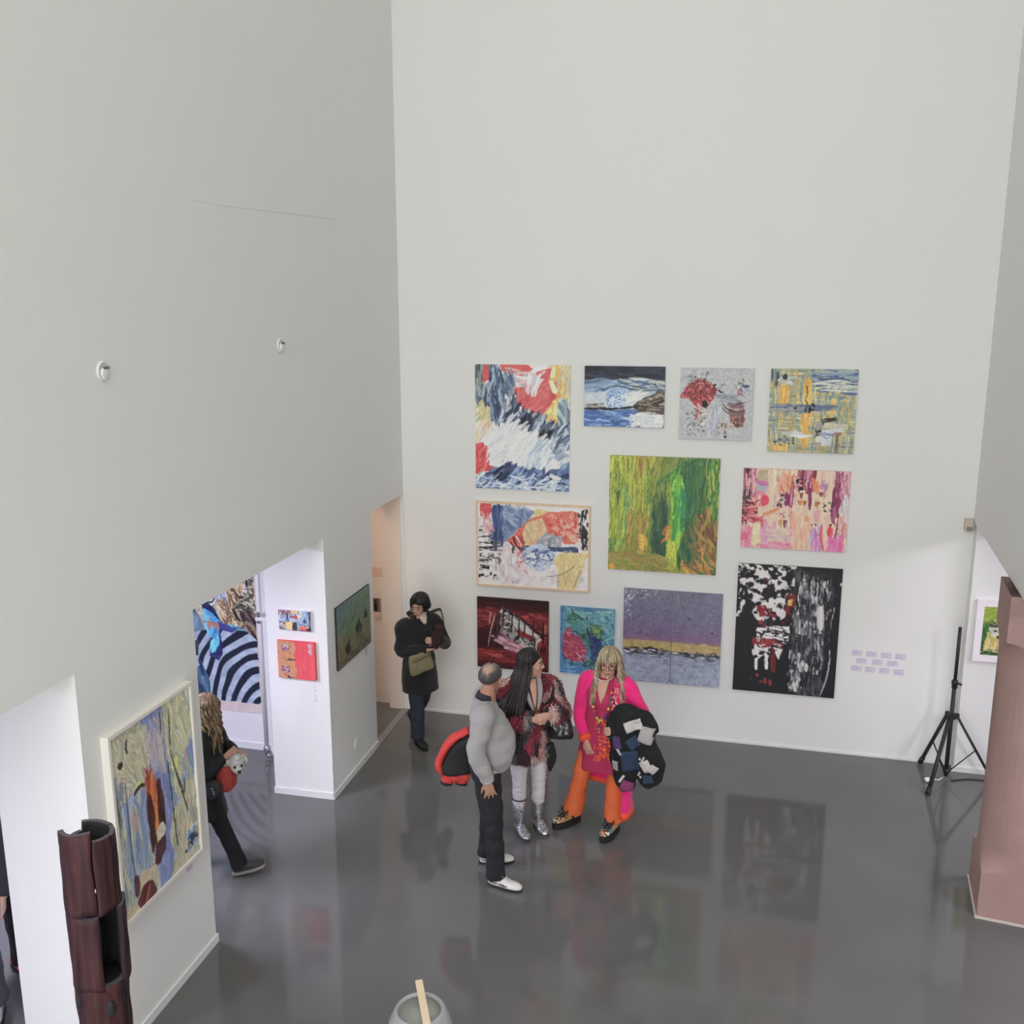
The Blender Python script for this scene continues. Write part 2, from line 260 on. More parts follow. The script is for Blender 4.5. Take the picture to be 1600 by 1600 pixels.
def paint_green_forest(w, h):
    c = Cv(w, h, .006, '#7f8a34', 16)
    n = c.u/c.asp
    g1 = ['#a0a832', '#8c9c30', '#b4b03c', '#7a8e34', '#96a83c', '#6c8434']
    c.field(R4(0, 0, .34, 1), 260, (.1, .4), (.006, .016), 92, 6, g1, .8)
    c.field(R4(0, 0, .55, .2), 80, (.08, .3), (.008, .02), 95, 10, ['#a8a832', '#b8ac3a', '#98a434', '#b49c40'], .8)
    c.field(R4(.02, .05, .18, .35), 22, (.1, .25), (.004, .01), 90, 5, ['#4c6c34', '#3f5c34', '#5f7c30'])
    c.field(R4(.13, .35, .19, .75), 30, (.1, .3), (.006, .012), 88, 6, ['#4f8c5c', '#5f9c6c', '#6fa070', '#3f7c50'])
    c.field(R4(0, .72, .2, .98), 50, (.1, .25), (.006, .014), 100, 15, ['#5c7c38', '#4c7040', '#7c8c3c', '#8c9840'])
    c.poly([(.26, .0), (.34, 0), (.34, .2), (.36, .5), (.22, .5), (.24, .2)], '#b07c3c', .03)
    c.field([(.26, 0), (.34, 0), (.36, .48), (.21, .5)], 90, (.06, .22), (.005, .012), 95, 14, ['#b8843c', '#9c6c34', '#c49644', '#8c7034', '#b46c38', '#7c6430'], .8)
    c.field(R4(.34, .05, .6, .5), 150, (.08, .3), (.006, .016), 105, 18, ['#7c8834', '#8c8838', '#6c7c34', '#5c7038', '#948c3c'], .8)
    c.field([(.42, .2), (.6, .1), (.8, .0), (1, 0), (.8, .25), (.6, .3)], 120, (.08, .25), (.006, .014), 150, 20, ['#3c6c3c', '#4c7c40', '#2f5c3c', '#5f8440'], .85)
    dg = ['#2c5c40', '#376848', '#2a5440', '#346434', '#406e3a', '#2c544a', '#4c703c', '#567438']
    c.field(R4(.64, .08, .98, .78), 420, (.1, .35), (.004, .011), 92, 8, dg, .8)
    c.field(R4(.34, .25, .58, .95), 420, (.08, .3), (.004, .01), 94, 9, ['#6c8038', '#5c7838', '#4c6c38', '#7c8838', '#466440', '#849038', '#70803c'], .8)
    for u, v0, v1, n in ((.43, .4, .8, 26), (.5, .34, .8, 34), (.53, .5, .9, 34), (.47, .7, .92, 26)):
        c.field(R4(u-.018, v0, u+.018, v1), n, (.08, .28), (.004, .009), 91, 6, ['#2c4c38', '#345440', '#3c5c38', '#284640'], .8)
    c.field(R4(.66, .6, .82, .9), 60, (.08, .25), (.004, .01), 92, 8, ['#2c5438', '#4c6038', '#5c5c38'], .8)
    c.field(R4(0, .0, .36, .95), 160, (.1, .35), (.003, .008), 92, 6, ['#a4b038', '#b8b83c', '#94a834', '#7c9838', '#6c8c38', '#acac3a'], .8)
    c.poly([(.56, .16), (.66, .14), (.68, .3), (.7, .6), (.66, .78), (.64, .96), (.55, .94), (.55, .75), (.57, .5), (.58, .3)], '#5c9c30', .015)
    c.field([(.57, .18), (.66, .18), (.69, .55), (.65, .78), (.56, .76), (.59, .4)], 70, (.06, .2), (.006, .013), 92, 8, ['#6cac34', '#5c9c30', '#4c8c34', '#7cb43c', '#88bc3c', '#3c8440'])
    c.field(R4(.555, .76, .63, .94), 26, (.08, .2), (.006, .012), 92, 8, ['#b0b434', '#a4b030', '#c0bc3c', '#98a834'])
    c.field(R4(.66, .3, .7, .6), 16, (.1, .25), (.005, .01), 90, 4, ['#2c7c50', '#348c54', '#2a7048'])
    c.poly([(.84, .5), (.9, .42), (1, .48), (1, 1), (.82, 1), (.84, .75)], '#7c5c34', .03)
    c.field([(.84, .5), (.92, .44), (1, .5), (1, 1), (.84, 1)], 120, (.06, .2), (.006, .014), 75, 35, ['#8c6434', '#6c4c30', '#a47838', '#7c6c38', '#94803c', '#5c4830'], .85)
    c.field([(.7, .85), (.9, .8), (1, .9), (1, 1), (.68, 1)], 90, (.05, .15), (.006, .013), 60, 40, ['#b08038', '#c08c3c', '#8c5c38', '#4c7038', '#a85c34', '#3c6838'], .9)
    c.field(R4(.7, .66, .82, .9), 50, (.06, .2), (.006, .012), 80, 25, ['#2c6c40', '#5c6438', '#74603c', '#1f5440'], .85)
    c.field([(.9, .04), (1, .06), (1, .5), (.93, .45)], 50, (.08, .25), (.005, .011), 92, 10, ['#4c8434', '#8c9c34', '#2c6440', '#a8a43c', '#3c7438'])
    c.poly([(.2, .56), (.33, .5), (.36, .8), (.2, .85)], '#8c7838', .04, .7)
    c.field([(.18, .5), (.35, .5), (.36, .95), (.16, .95)], 110, (.06, .2), (.005, .012), 100, 30, ['#9c843c', '#7c7434', '#b08c3c', '#6c7438', '#a4803c', '#888c3c'], .8)
    c.field(R4(.28, .7, .35, .8), 12, (.05, .1), (.01, .016), 90, 15, ['#c8982c', '#c09034', '#d0a83c'])
    c.field(R4(.0, .86, .55, 1), 120, (.08, .25), (.005, .011), 10, 30, ['#7c8438', '#8c843c', '#6c7c38', '#94783c', '#a08c40'], .8)
    c.field([(.52, .62), (.57, .58), (.57, .7), (.52, .72)], 12, (.05, .1), (.006, .012), 110, 20, ['#c08034', '#a86830', '#c8983c'])
    c.field(R4(0, .95, .06, 1), 6, (.04, .08), (.008, .014), 60, 30, ['#c08c30', '#b87c34'])
    return c.out()

def paint_pink_squares(w, h):
    c = Cv(w, h, .005, '#d2b49c', 17)
    c.field(ALL, 200, (.1, .35), (.01, .025), 90, 6, ['#d8b49c', '#d0b89c', '#dc9c8c', '#c8b494', '#dcae9c', '#d4a094'], .7)
    c.field(R4(0, .0, .13, .34), 60, (.08, .3), (.006, .012), 90, 5, ['#5c2038', '#8c3c58', '#b87088', '#3c1828', '#a85878', '#c89090'])
    c.field(R4(0, .3, .08, .7), 36, (.08, .25), (.008, .014), 92, 6, ['#3c2030', '#5c3048', '#7c6c6c', '#2c1820', '#a87480'])
    c.poly(R4(.14, .02, .24, .18), '#a89878', .02); c.poly(R4(.14, .18, .25, .3), '#a098a8', .03); c.st(.14, .17, .24, .19, .03, '#b85a90')
    c.disc(.18, .38, .06, .1, '#dc6c80', .02); c.disc(.22, .4, .04, .07, '#d83854', .01); c.disc(.16, .38, .015, .06, '#dcb0a0', .01)
    c.field(R4(.05, .38, .14, .66), 30, (.05, .16), (.008, .016), 30, 60, ['#8c2440', '#c84858', '#d88a80', '#6c1c30', '#dc6c6c'])
    c.field(R4(.34, .1, .5, .3), 28, (.1, .25), (.01, .018), 75, 15, ['#d87450', '#dc8860', '#d89078', '#cc6448'])
    c.st(.2, .58, .36, .48, .025, '#dc8458', .05)
    c.field(R4(.52, .0, .68, .22), 50, (.1, .25), (.008, .016), 90, 8, ['#8c2c44', '#6c2040', '#a05070', '#9c3c3c', '#c08098'])
    c.thr('#2c1c20', 22, 26, .35, R4(.5, .14, .6, .26))
    for u, v0, v1, wd in [(.47, .14, .48, .018), (.42, .28, .46, .024), (.45, .3, .46, .02)]: c.st(u, v0, u, v1, wd, '#7c2454', 0, 1, .25)
    c.st(.47, .16, .465, .46, .008, '#e088a8'); c.st(.635, .06, .645, .5, .02, '#7c2c58', 0, 1, .3); c.st(.6, .08, .605, .26, .006, '#d8a0b0'); c.st(.635, .08, .64, .22, .006, '#d0a0b8')
    c.field(R4(.86, .02, .92, .56), 26, (.15, .3), (.01, .018), 92, 5, ['#7c2850', '#8c3c60', '#5c1c38', '#9c5078'])
    c.field(R4(.92, .02, 1, .36), 40, (.06, .2), (.008, .014), 88, 20, ['#b07088', '#c88c94', '#a05c78', '#d0a8a0'], .8)
    c.field(R4(.94, .36, 1, .62), 14, (.1, .2), (.012, .02), 90, 10, ['#c8c0bc', '#b8b4b4'])
    c.field(R4(.66, .14, .72, .24), 6, (.1, .15), (.012, .018), 80, 12, ['#dc7c50', '#d87048']); c.field(R4(.74, .15, .79, .22), 6, (.06, .12), (.01, .016), 90, 10, ['#a87898', '#a06c8c'])
    for u0, v0, u1, v1, cc in [(.54, .29, .58, .37, '#8c5030'), (.71, .27, .77, .33, '#8c5038'), (.76, .27, .79, .35, '#a87898'), (.52, .38, .59, .44, '#b8783c'), (.58, .38, .62, .45, '#a06848'), (.68, .38, .74, .46, '#a8683c'), (.36, .63, .4, .72, '#b88c40'), (.4, .63, .44, .74, '#7c4058'), (.66, .66, .69, .71, '#4c2c34'), (.7, .66, .73, .7, '#6c3c44'), (.83, .66, .86, .71, '#4c3428')]:
        c.poly([(u0, v0), (u1, v0), (u1-.4*(u1-u0), v1), (u0+.2*(u1-u0), v1-.02)], cc, .01, 1, .1)
    c.thr('#3c3030', 26, 24, .35, R4(.76, .38, .86, .5)); c.thr('#8c4c60', 24, 24, .3, R4(.34, .5, .46, .6)); c.thr('#a88c94', 22, 22, .4, R4(.3, .32, .42, .48))
    c.thr('#5c3040', 26, 26, .3, R4(.34, .3, .4, .48))
    c.st(.48, .5, .47, .98, .006, '#c04060'); c.st(.49, .74, .48, .98, .02, '#dc6c90')
    c.field(R4(.0, .76, .12, .98), 50, (.06, .18), (.01, .02), 88, 20, ['#dc6484', '#d8809c', '#e0a0a0', '#d04c74'], .8)
    c.poly(R4(.12, .66, .19, .97), '#d4bc94', .03); c.st(.2, .62, .21, .78, .02, '#dc5060'); c.field(R4(.02, .6, .2, .68), 14, (.06, .14), (.006, .01), 20, 50, ['#c83c50', '#8c2838', '#e08890'])
    c.field(R4(.2, .74, .34, .98), 40, (.1, .25), (.014, .026), 88, 15, ['#c48cb0', '#d884a8', '#b88cac', '#e07c9c'], .8)
    c.field(R4(.32, .76, .5, .94), 40, (.1, .25), (.014, .026), 10, 20, ['#c8b494', '#bca4a0', '#b898a4', '#d8b8a0'], .8)
    c.field(R4(.2, .92, .5, 1), 26, (.06, .18), (.01, .02), 10, 20, ['#e07490', '#dc9098', '#d86c84'], .8)
    c.field(R4(.5, .6, .66, 1), 50, (.1, .3), (.016, .03), 90, 6, ['#dcb094', '#d8a890', '#dca084', '#e09880'], .7)
    c.disc(.62, .6, .02, .04, '#e08468', .01); c.poly(R4(.69, .5, .75, .64), '#dc8c90', .02)
    c.field(R4(.67, .74, .76, 1), 28, (.1, .25), (.01, .018), 90, 8, ['#b874ac', '#c88cb4', '#a8a0c0', '#c46c9c'], .85)
    c.st(.77, .66, .8, 1, .016, '#dc4460', .06); c.disc(.845, .76, .025, .08, '#d83048', .01); c.st(.87, .7, .82, .9, .012, '#dc5468', -.1)
    c.field(R4(.84, .82, .98, 1), 44, (.06, .2), (.012, .022), 88, 20, ['#d868a0', '#e05080', '#c868a8', '#e8749c', '#d44878'], .85)
    c.st(.92, .52, .9, .84, .01, '#6c2840'); c.field(R4(.92, .56, 1, .78), 24, (.08, .2), (.008, .014), 90, 10, ['#d88c98', '#b86c80', '#d8b0a4', '#c88080'], .8)
    return c.out()

def paint_dark_red(w, h):
    c = Cv(w, h, .005, '#3a1418', 18)
    c.grad([(0, '#2c1012'), (.14, '#3a1216'), (.22, '#6c1c20'), (.34, '#702024'), (.45, '#3c1418'), (.7, '#34121a'), (.78, '#6c1a1e'), (.86, '#5c181c'), (1, '#381418')], .04, 3, 8)
    c.field(R4(0, .14, .3, .42), 40, (.06, .2), (.006, .014), 5, 20, ['#8c2c2c', '#6c1c20', '#a03c38', '#4c1418'], .7)
    c.field(R4(.6, .18, 1, .45), 50, (.06, .2), (.006, .014), 5, 30, ['#8c2428', '#7c2024', '#b04c48', '#4c1418', '#a83c38'], .7)
    c.field(R4(.8, .5, 1, .7), 24, (.08, .2), (.006, .016), 85, 30, ['#8c2428', '#a83030', '#5c181c'], .7)
    c.field(R4(0, .74, .6, .9), 40, (.1, .3), (.006, .014), -4, 8, ['#9c2428', '#7c1c20', '#b03434', '#54161a'], .7)
    q = [(.36, .12), (.5, .2), (.68, .34), (.88, .5), (.86, .6), (.8, .74), (.7, .78), (.52, .72), (.34, .62), (.34, .45)]
    c.poly(q, '#7c7478', .02)
    c.thr('#b4aeb0', 18, 26, .35, q); c.thr('#2a2024', 20, 26, .3, q); c.thr('#98948f', 28, 28, .2, q)
    c.poly([(.48, .24), (.66, .34), (.86, .48), (.84, .54), (.66, .44), (.48, .34)], '#b8b2b4', .01); c.poly([(.52, .42), (.78, .5), (.84, .58), (.6, .52)], '#8c1c24', .015)
    c.field([(.34, .5), (.5, .6), (.8, .72), (.62, .79), (.4, .7), (.3, .62)], 60, (.1, .28), (.006, .014), 20, 10, ['#a86c84', '#8c4c68', '#c090a0', '#6c3048', '#b87c94', '#c8a8b0'])
    c.line([(.4, .16), (.6, .26), (.8, .4), (.92, .5)], .012, '#161012')
    for u, v0, v1 in [(.38, .12, .42), (.5, .22, .56), (.6, .26, .58), (.68, .32, .5), (.8, .28, .58), (.82, .5, .7)]: c.st(u, v0, u-.015, v1, .01, '#161012', 0, 1, .1)
    for u, v0, v1, d in [(.2, .2, .38, .02), (.27, .22, .7, .11), (.34, .16, .5, .06), (.36, .2, .4, .04)]: c.st(u, v0, u-d, v1, .006, '#b4acae', .03)
    c.st(.88, .48, .84, .74, .006, '#c0b4b4', .05); c.poly([(.26, .24), (.36, .2), (.3, .56), (.24, .58)], '#2c181c', .02, .8)
    c.thr('#c0b8b8', 26, 22, .25, [(.6, .58), (.78, .62), (.76, .76), (.6, .68)])
    c.disc(.5, .53, .04, .05, '#8c8c8a', .015); c.poly(R4(.92, .34, 1, .48), '#a05c48', .03, .7); c.st(.93, .3, .93, .55, .012, '#140e10'); c.st(.88, .5, 1, .47, .012, '#1c1214')
    c.field(R4(.2, .8, .4, .84), 4, (.1, .2), (.004, .007), -6, 5, ['#c05050'])
    c.poly(R4(0, 0, 1, .05), '#24100f', .01, .7)
    return c.out()

def paint_blue_coral(w, h):
    c = Cv(w, h, .005, '#4c7c98', 19)
    c.field(ALL, 160, (.08, .25), (.01, .025), 60, 70, ['#4a7c9c', '#3c6c94', '#5c98a4', '#6ca4a4', '#38608c', '#5890a8'], .7)
    c.field(R4(.1, .02, 1, .55), 120, (.06, .2), (.01, .022), 30, 60, ['#6ca8a4', '#5c9c9c', '#80b0a8', '#4c8894', '#74a49c'], .7)
    c.field([(0, 0), (.08, 0), (.06, 1), (0, 1)], 30, (.1, .25), (.01, .018), 90, 12, ['#3a6c9c', '#2f5c94', '#4880a8'])
    q = [(.12, .16), (.24, .08), (.5, .2), (.6, .3), (.76, .22), (.82, .32), (.72, .5), (.84, .55), (.82, .7), (.56, .6), (.36, .42), (.16, .24)]
    c.poly(q, '#3c6c64', .03)
    c.field(q, 100, (.05, .16), (.006, .013), 50, 60, ['#2c4c44', '#3c6c54', '#5c8c5c', '#284058', '#4c7c74', '#7c9c58', '#3c3c64'])
    c.disc(.38, .27, .18, .1, '#4c8484', .03); c.thr('#8c9c3c', 22, 22, .4, [(.62, .32), (.74, .24), (.7, .42), (.62, .44)]); c.thr('#b0b8a0', 24, 24, .15, R4(.3, .18, .6, .3))
    c.st(.5, .3, .58, .5, .014, '#342c4c'); c.poly([(.58, .42), (.82, .5), (.8, .8), (.56, .8)], '#34486c', .05); c.thr('#28305c', 18, 18, .35, R4(.56, .4, .84, .75))
    r = [(.06, .44), (.14, .34), (.2, .3), (.24, .38), (.4, .5), (.5, .66), (.48, .82), (.3, .84), (.12, .8), (.04, .66)]
    c.poly(r, '#9c3450', .03)
    c.field(r, 90, (.05, .14), (.004, .009), 45, 60, ['#b04c64', '#8c2840', '#c06c80', '#a03c5c', '#c88c98', '#782440', '#b03440'])
    c.thr('#3c2c4c', 16, 16, .3, [(.04, .7), (.3, .82), (.3, .92), (.08, .86)], .6)
    c.field([(.2, .84), (.5, .8), (.8, .6), (.9, .8), (.8, .96), (.3, .98)], 70, (.05, .14), (.006, .014), 30, 70, ['#2c6070', '#3c7c6c', '#284c68', '#4c6c3c', '#3a6890', '#1f3c50'])
    c.thr('#a8b43c', 22, 22, .2, R4(.34, .88, .64, .97))
    c.field(R4(0, .9, .5, 1), 26, (.08, .2), (.01, .02), 5, 30, ['#4078a8', '#5490b8', '#386898'])
    return c.out()

def paint_violet_horizon(w, h):
    c = Cv(w, h, .006, '#66667c', 20)
    c.grad([(0, '#68697c'), (.2, '#66667c'), (.4, '#685c7a'), (.5, '#6c5878'), (.545, '#7a6070'), (.56, '#a08a58'), (.645, '#a48c58'), (.66, '#50505c'), (.7, '#7d8598'), (.8, '#868ea2'), (1, '#8c94aa')], .012, 5, 5)
    c.thr('#747688', 20, 20, .2, R4(0, 0, 1, .5), .5); c.thr('#595a70', 24, 24, .2, R4(0, 0, 1, .5), .5); c.thr('#78587c', 10, 10, .3, R4(0, .38, 1, .55), .5)
    c.thr('#b0b4c0', 30, 30, .12, R4(.01, .02, .1, .4)); c.thr('#a8a4b8', 30, 40, .1, R4(0, 0, .4, .08))
    c.thr('#b49c60', 14, 30, .4, R4(0, .56, 1, .64), .7); c.thr('#94804e', 14, 30, .3, R4(0, .56, 1, .65), .6)
    c.thr('#26262c', 10, 46, .45, R4(0, .635, 1, .69)); c.thr('#b8bcc8', 12, 50, .3, R4(0, .65, 1, .72)); c.thr('#44444c', 10, 50, .2, R4(0, .68, 1, .74))
    c.thr('#98a0b4', 12, 24, .35, R4(0, .72, 1, 1), .6); c.thr('#747c92', 14, 24, .25, R4(0, .72, 1, 1), .5); c.thr('#5c6074', 34, 34, .05, R4(0, .72, 1, 1)); c.thr('#3a3a48', 34, 34, .02, R4(0, 0, 1, .5))
    return c.out()

def paint_black_white(w, h):
    c = Cv(w, h, .006, '#1a1a1e', 21)
    c.thr('#c4bfc0', 20, 22, .38, [(0, 0), (.58, .0), (.6, .18), (.4, .24), (.22, .26), (0, .12)], 1, 3, .03)
    c.thr('#c4bfc0', 14, 16, .35, [(0, .12), (.1, .14), (.05, .4), (0, .42)]); c.thr('#c4bfc0', 14, 10, .45, [(.1, .2), (.25, .22), (.24, .42), (.13, .38)])
    c.poly([(.2, .3), (.48, .24), (.5, .4), (.42, .44), (.24, .46), (.14, .36)], '#c4bebf', .03); c.thr('#1a1a1e', 22, 20, .38, [(.14, .28), (.52, .22), (.5, .46), (.2, .46)])
    c.thr('#7c1c20', 22, 22, .3, [(.22, .32), (.4, .3), (.42, .52), (.26, .5)]); c.thr('#7c2420', 20, 18, .3, [(.24, .04), (.34, .04), (.32, .2), (.24, .2)]); c.thr('#6c1c1c', 16, 12, .5, [(.46, .2), (.56, .18), (.52, .5), (.47, .48)])
    c.poly(R4(.5, .255, .545, .3), '#c0a050', .01)
    c.poly([(.2, .5), (.54, .46), (.53, .58), (.44, .63), (.2, .68)], '#c8c2c4', .02); c.thr('#1a1a1e', 20, 30, .2, R4(.18, .46, .56, .66)); c.field(R4(.22, .48, .52, .62), 14, (.1, .3), (.002, .004), 8, 6, ['#26242a', '#3c3436'])
    c.thr('#7c1c20', 14, 18, .3, [(.18, .56), (.4, .54), (.36, .66), (.18, .68)]); c.st(.3, .58, .5, .62, .004, '#a03c34'); c.st(.3, .6, .48, .64, .004, '#a03c34')
    c.poly([(.18, .66), (.38, .64), (.48, .65), (.45, .73), (.42, .7), (.36, .68), (.34, .75), (.3, .7), (.23, .75), (.19, .7)], '#c4bfc0', .012)
    c.st(.22, .72, .23, .83, .012, '#c0bcbc'); c.st(.32, .72, .33, .82, .014, '#c4c0c0'); c.st(.38, .64, .4, .84, .02, '#6c1c1c', 0, .9); c.thr('#1a1a1e', 20, 20, .2, R4(.18, .64, .48, .76))
    for u, v, l in [(.24, .87, .03), (.32, .91, .05), (.37, .92, .05), (.18, .9, .02), (.28, .92, .02)]: c.st(u, v-l/2, u+.005, v+l/2, .012, '#84242a' if u > .2 else '#3c3034')
    q = [(.56, .02), (.93, .04), (.92, .5), (.86, 1), (.56, 1), (.57, .5)]
    c.thr('#34343a', 40, 5, .6, q); c.thr('#4c4c52', 56, 7, .24, q); c.thr('#222226', 48, 8, .3, q)
    for r, t in (((.62, .08, .72, .36), .3), ((.73, .08, .8, .38), .3), ((.82, .1, .9, .26), .5), ((.83, .25, .89, .42), .4), ((.57, .28, .67, .52), .34), ((.6, .42, .77, .54), .36), ((.77, .5, .85, .72), .45), ((.69, .56, .75, .68), .3), ((.55, .66, .7, .78), .34), ((.64, .74, .71, .86), .4), ((.55, .8, .63, .97), .36), ((.64, .86, .69, .94), .3), ((.79, .7, .87, .82), .3), ((.92, .2, .96, .5), .3)):
        c.thr('#84848a', 50, 9, t*.9, R4(*r), .75); c.thr('#bcb8ba', 60, 11, t*.4, R4(*r), .9)
    c.st(.815, .29, .83, .48, .026, '#b8b4b4', 0, 1, .15); c.disc(.715, .78, .015, .035, '#bcb8b8', .005); c.disc(.66, .78, .016, .04, '#a8a4a4', .006); c.st(.93, .62, .86, 1, .005, '#a0a0a4', -.06)
    c.thr('#b8b4b4', 16, 18, .4, [(.94, .0), (1, .02), (1, .14), (.95, .12)])
    c.thr('#c4bfc0', 18, 18, .25, R4(.0, .0, .1, .1))
    return c.out()

def paint_flowing_blue(w, h):
    c = Cv(w, h, .006, '#9c9f9f', 22)
    cr = ['#b4ae92', '#a8a488', '#c0b898', '#a4a48c', '#b8ac94', '#b0b09c']
    c.field(ALL, 220, (.15, .45), (.012, .028), 90, 8, cr+['#9aa2ac', '#8c98ac'], .8)
    for r, n in (((.27, .0, .62, .22), 50), ((.12, .36, .4, .54), 60), ((.44, .3, .66, .62), 60), ((.46, .6, .62, 1), 44), ((.86, .2, 1, .42), 24)):
        c.field(R4(*r), n, (.1, .3), (.014, .028), 90, 7, ['#6c78b0', '#7884b4', '#8490b8', '#707cb0'], .8)
    c.field(R4(.05, .5, .4, .9), 80, (.15, .4), (.008, .018), 90, 6, ['#7c94b4', '#8ca0b0', '#a4a8a4', '#6c84ac', '#b0ac9c'], .8)
    c.field(R4(.7, .45, .98, .64), 40, (.1, .25), (.01, .02), 90, 10, ['#748cac', '#8ca0ac', '#9ca8a4', '#a8a894'], .8)
    c.field([(.1, .06), (.3, .02), (.42, .1), (.4, .26), (.3, .34), (.14, .34), (.0, .3)], 120, (.06, .16), (.014, .03), 70, 50, cr, .9)
    c.field([(.66, .0), (1, 0), (1, .22), (.84, .3), (.8, .55), (.7, .5)], 120, (.08, .22), (.01, .024), 80, 30, ['#b4b498', '#a4a890', '#c0bc98', '#98a49c', '#bcb890'], .9)
    c.field([(.66, .7), (.84, .6), (1, .58), (1, 1), (.64, 1)], 120, (.08, .22), (.012, .026), 95, 25, cr+['#98a4a0'], .9)
    c.field(R4(0, .3, .1, 1), 40, (.1, .3), (.01, .02), 90, 8, ['#a8a890', '#8c98a0', '#6c7c90', '#b4ae98'], .8)
    c.field(R4(.42, .1, .62, .32), 30, (.08, .2), (.012, .022), 80, 20, ['#a89ca4', '#b0a49c', '#9c94ac', '#b0a8a4'], .8)
    c.poly([(.36, .34), (.46, .3), (.5, .5), (.54, .68), (.46, .74), (.38, .6)], '#b45434', .015)
    c.field([(.38, .34), (.46, .32), (.5, .6), (.46, .7), (.4, .58)], 50, (.08, .25), (.006, .014), 90, 6, ['#c8602c', '#d4742c', '#a84430', '#8c3830', '#dc8c3c'])
    c.field([(.37, .52), (.42, .5), (.45, .72), (.4, .7)], 14, (.1, .2), (.008, .016), 88, 8, ['#482428', '#5c2c2c', '#381c20']); c.field([(.5, .46), (.55, .48), (.57, .68), (.51, .66)], 16, (.1, .2), (.008, .014), 88, 8, ['#482428', '#5c2c2c', '#381c20'])
    c.disc(.51, .69, .06, .05, '#c4bca4', .015)
    c.poly([(.42, .75), (.56, .73), (.56, .82), (.48, .87), (.4, .85)], '#4c2830', .02); c.thr('#8c8c90', 26, 14, .15, R4(.44, .76, .56, .84)); c.poly([(.2, .82), (.42, .84), (.4, .95), (.14, 1), (.04, 1), (.1, .94)], '#bcae90', .03)
    c.disc(.17, .87, .035, .06, '#5c3038', .012); c.disc(.28, .965, .11, .06, '#5c2c30', .02); c.st(.32, .92, .26, 1, .008, '#b4603c')
    c.disc(.1, .17, .03, .02, '#3c2c28', .01); c.st(.02, .0, .05, .5, .01, '#3c4044', .02, .7); c.st(.14, .26, .17, .95, .006, '#3c4454', .01, .7); c.st(.2, .06, .19, .14, .008, '#2c2c2c', .1)
    c.disc(.29, .345, .045, .022, '#d0cc74', .015); c.st(.22, .38, .36, .365, .012, '#26262c', -.15); c.disc(.76, .38, .03, .04, '#ccd070', .015)
    for p in [[(.72, .05), (.7, .3), (.8, .55), (.88, .72)], [(.66, .33), (.68, .6), (.7, .86)], [(.76, .44), (.84, .6), (.86, .5)], [(.6, .02), (.6, .16)]]: c.line(p, .0055, '#3a3434')
    c.disc(.22, .52, .03, .06, '#b48478', .015, .7); c.disc(.9, .4, .02, .05, '#c49484', .01, .7)
    c.thr('#5c88b4', 18, 18, .5, [(.82, .86), (.96, .82), (1, .92), (.84, .96)]); c.thr('#2f3c5c', 20, 20, .2, [(.82, .84), (.98, .82), (1, .94), (.82, .96)]); c.thr('#c4ccd4', 20, 20, .15, R4(.78, .84, 1, .98))
    return c.out()

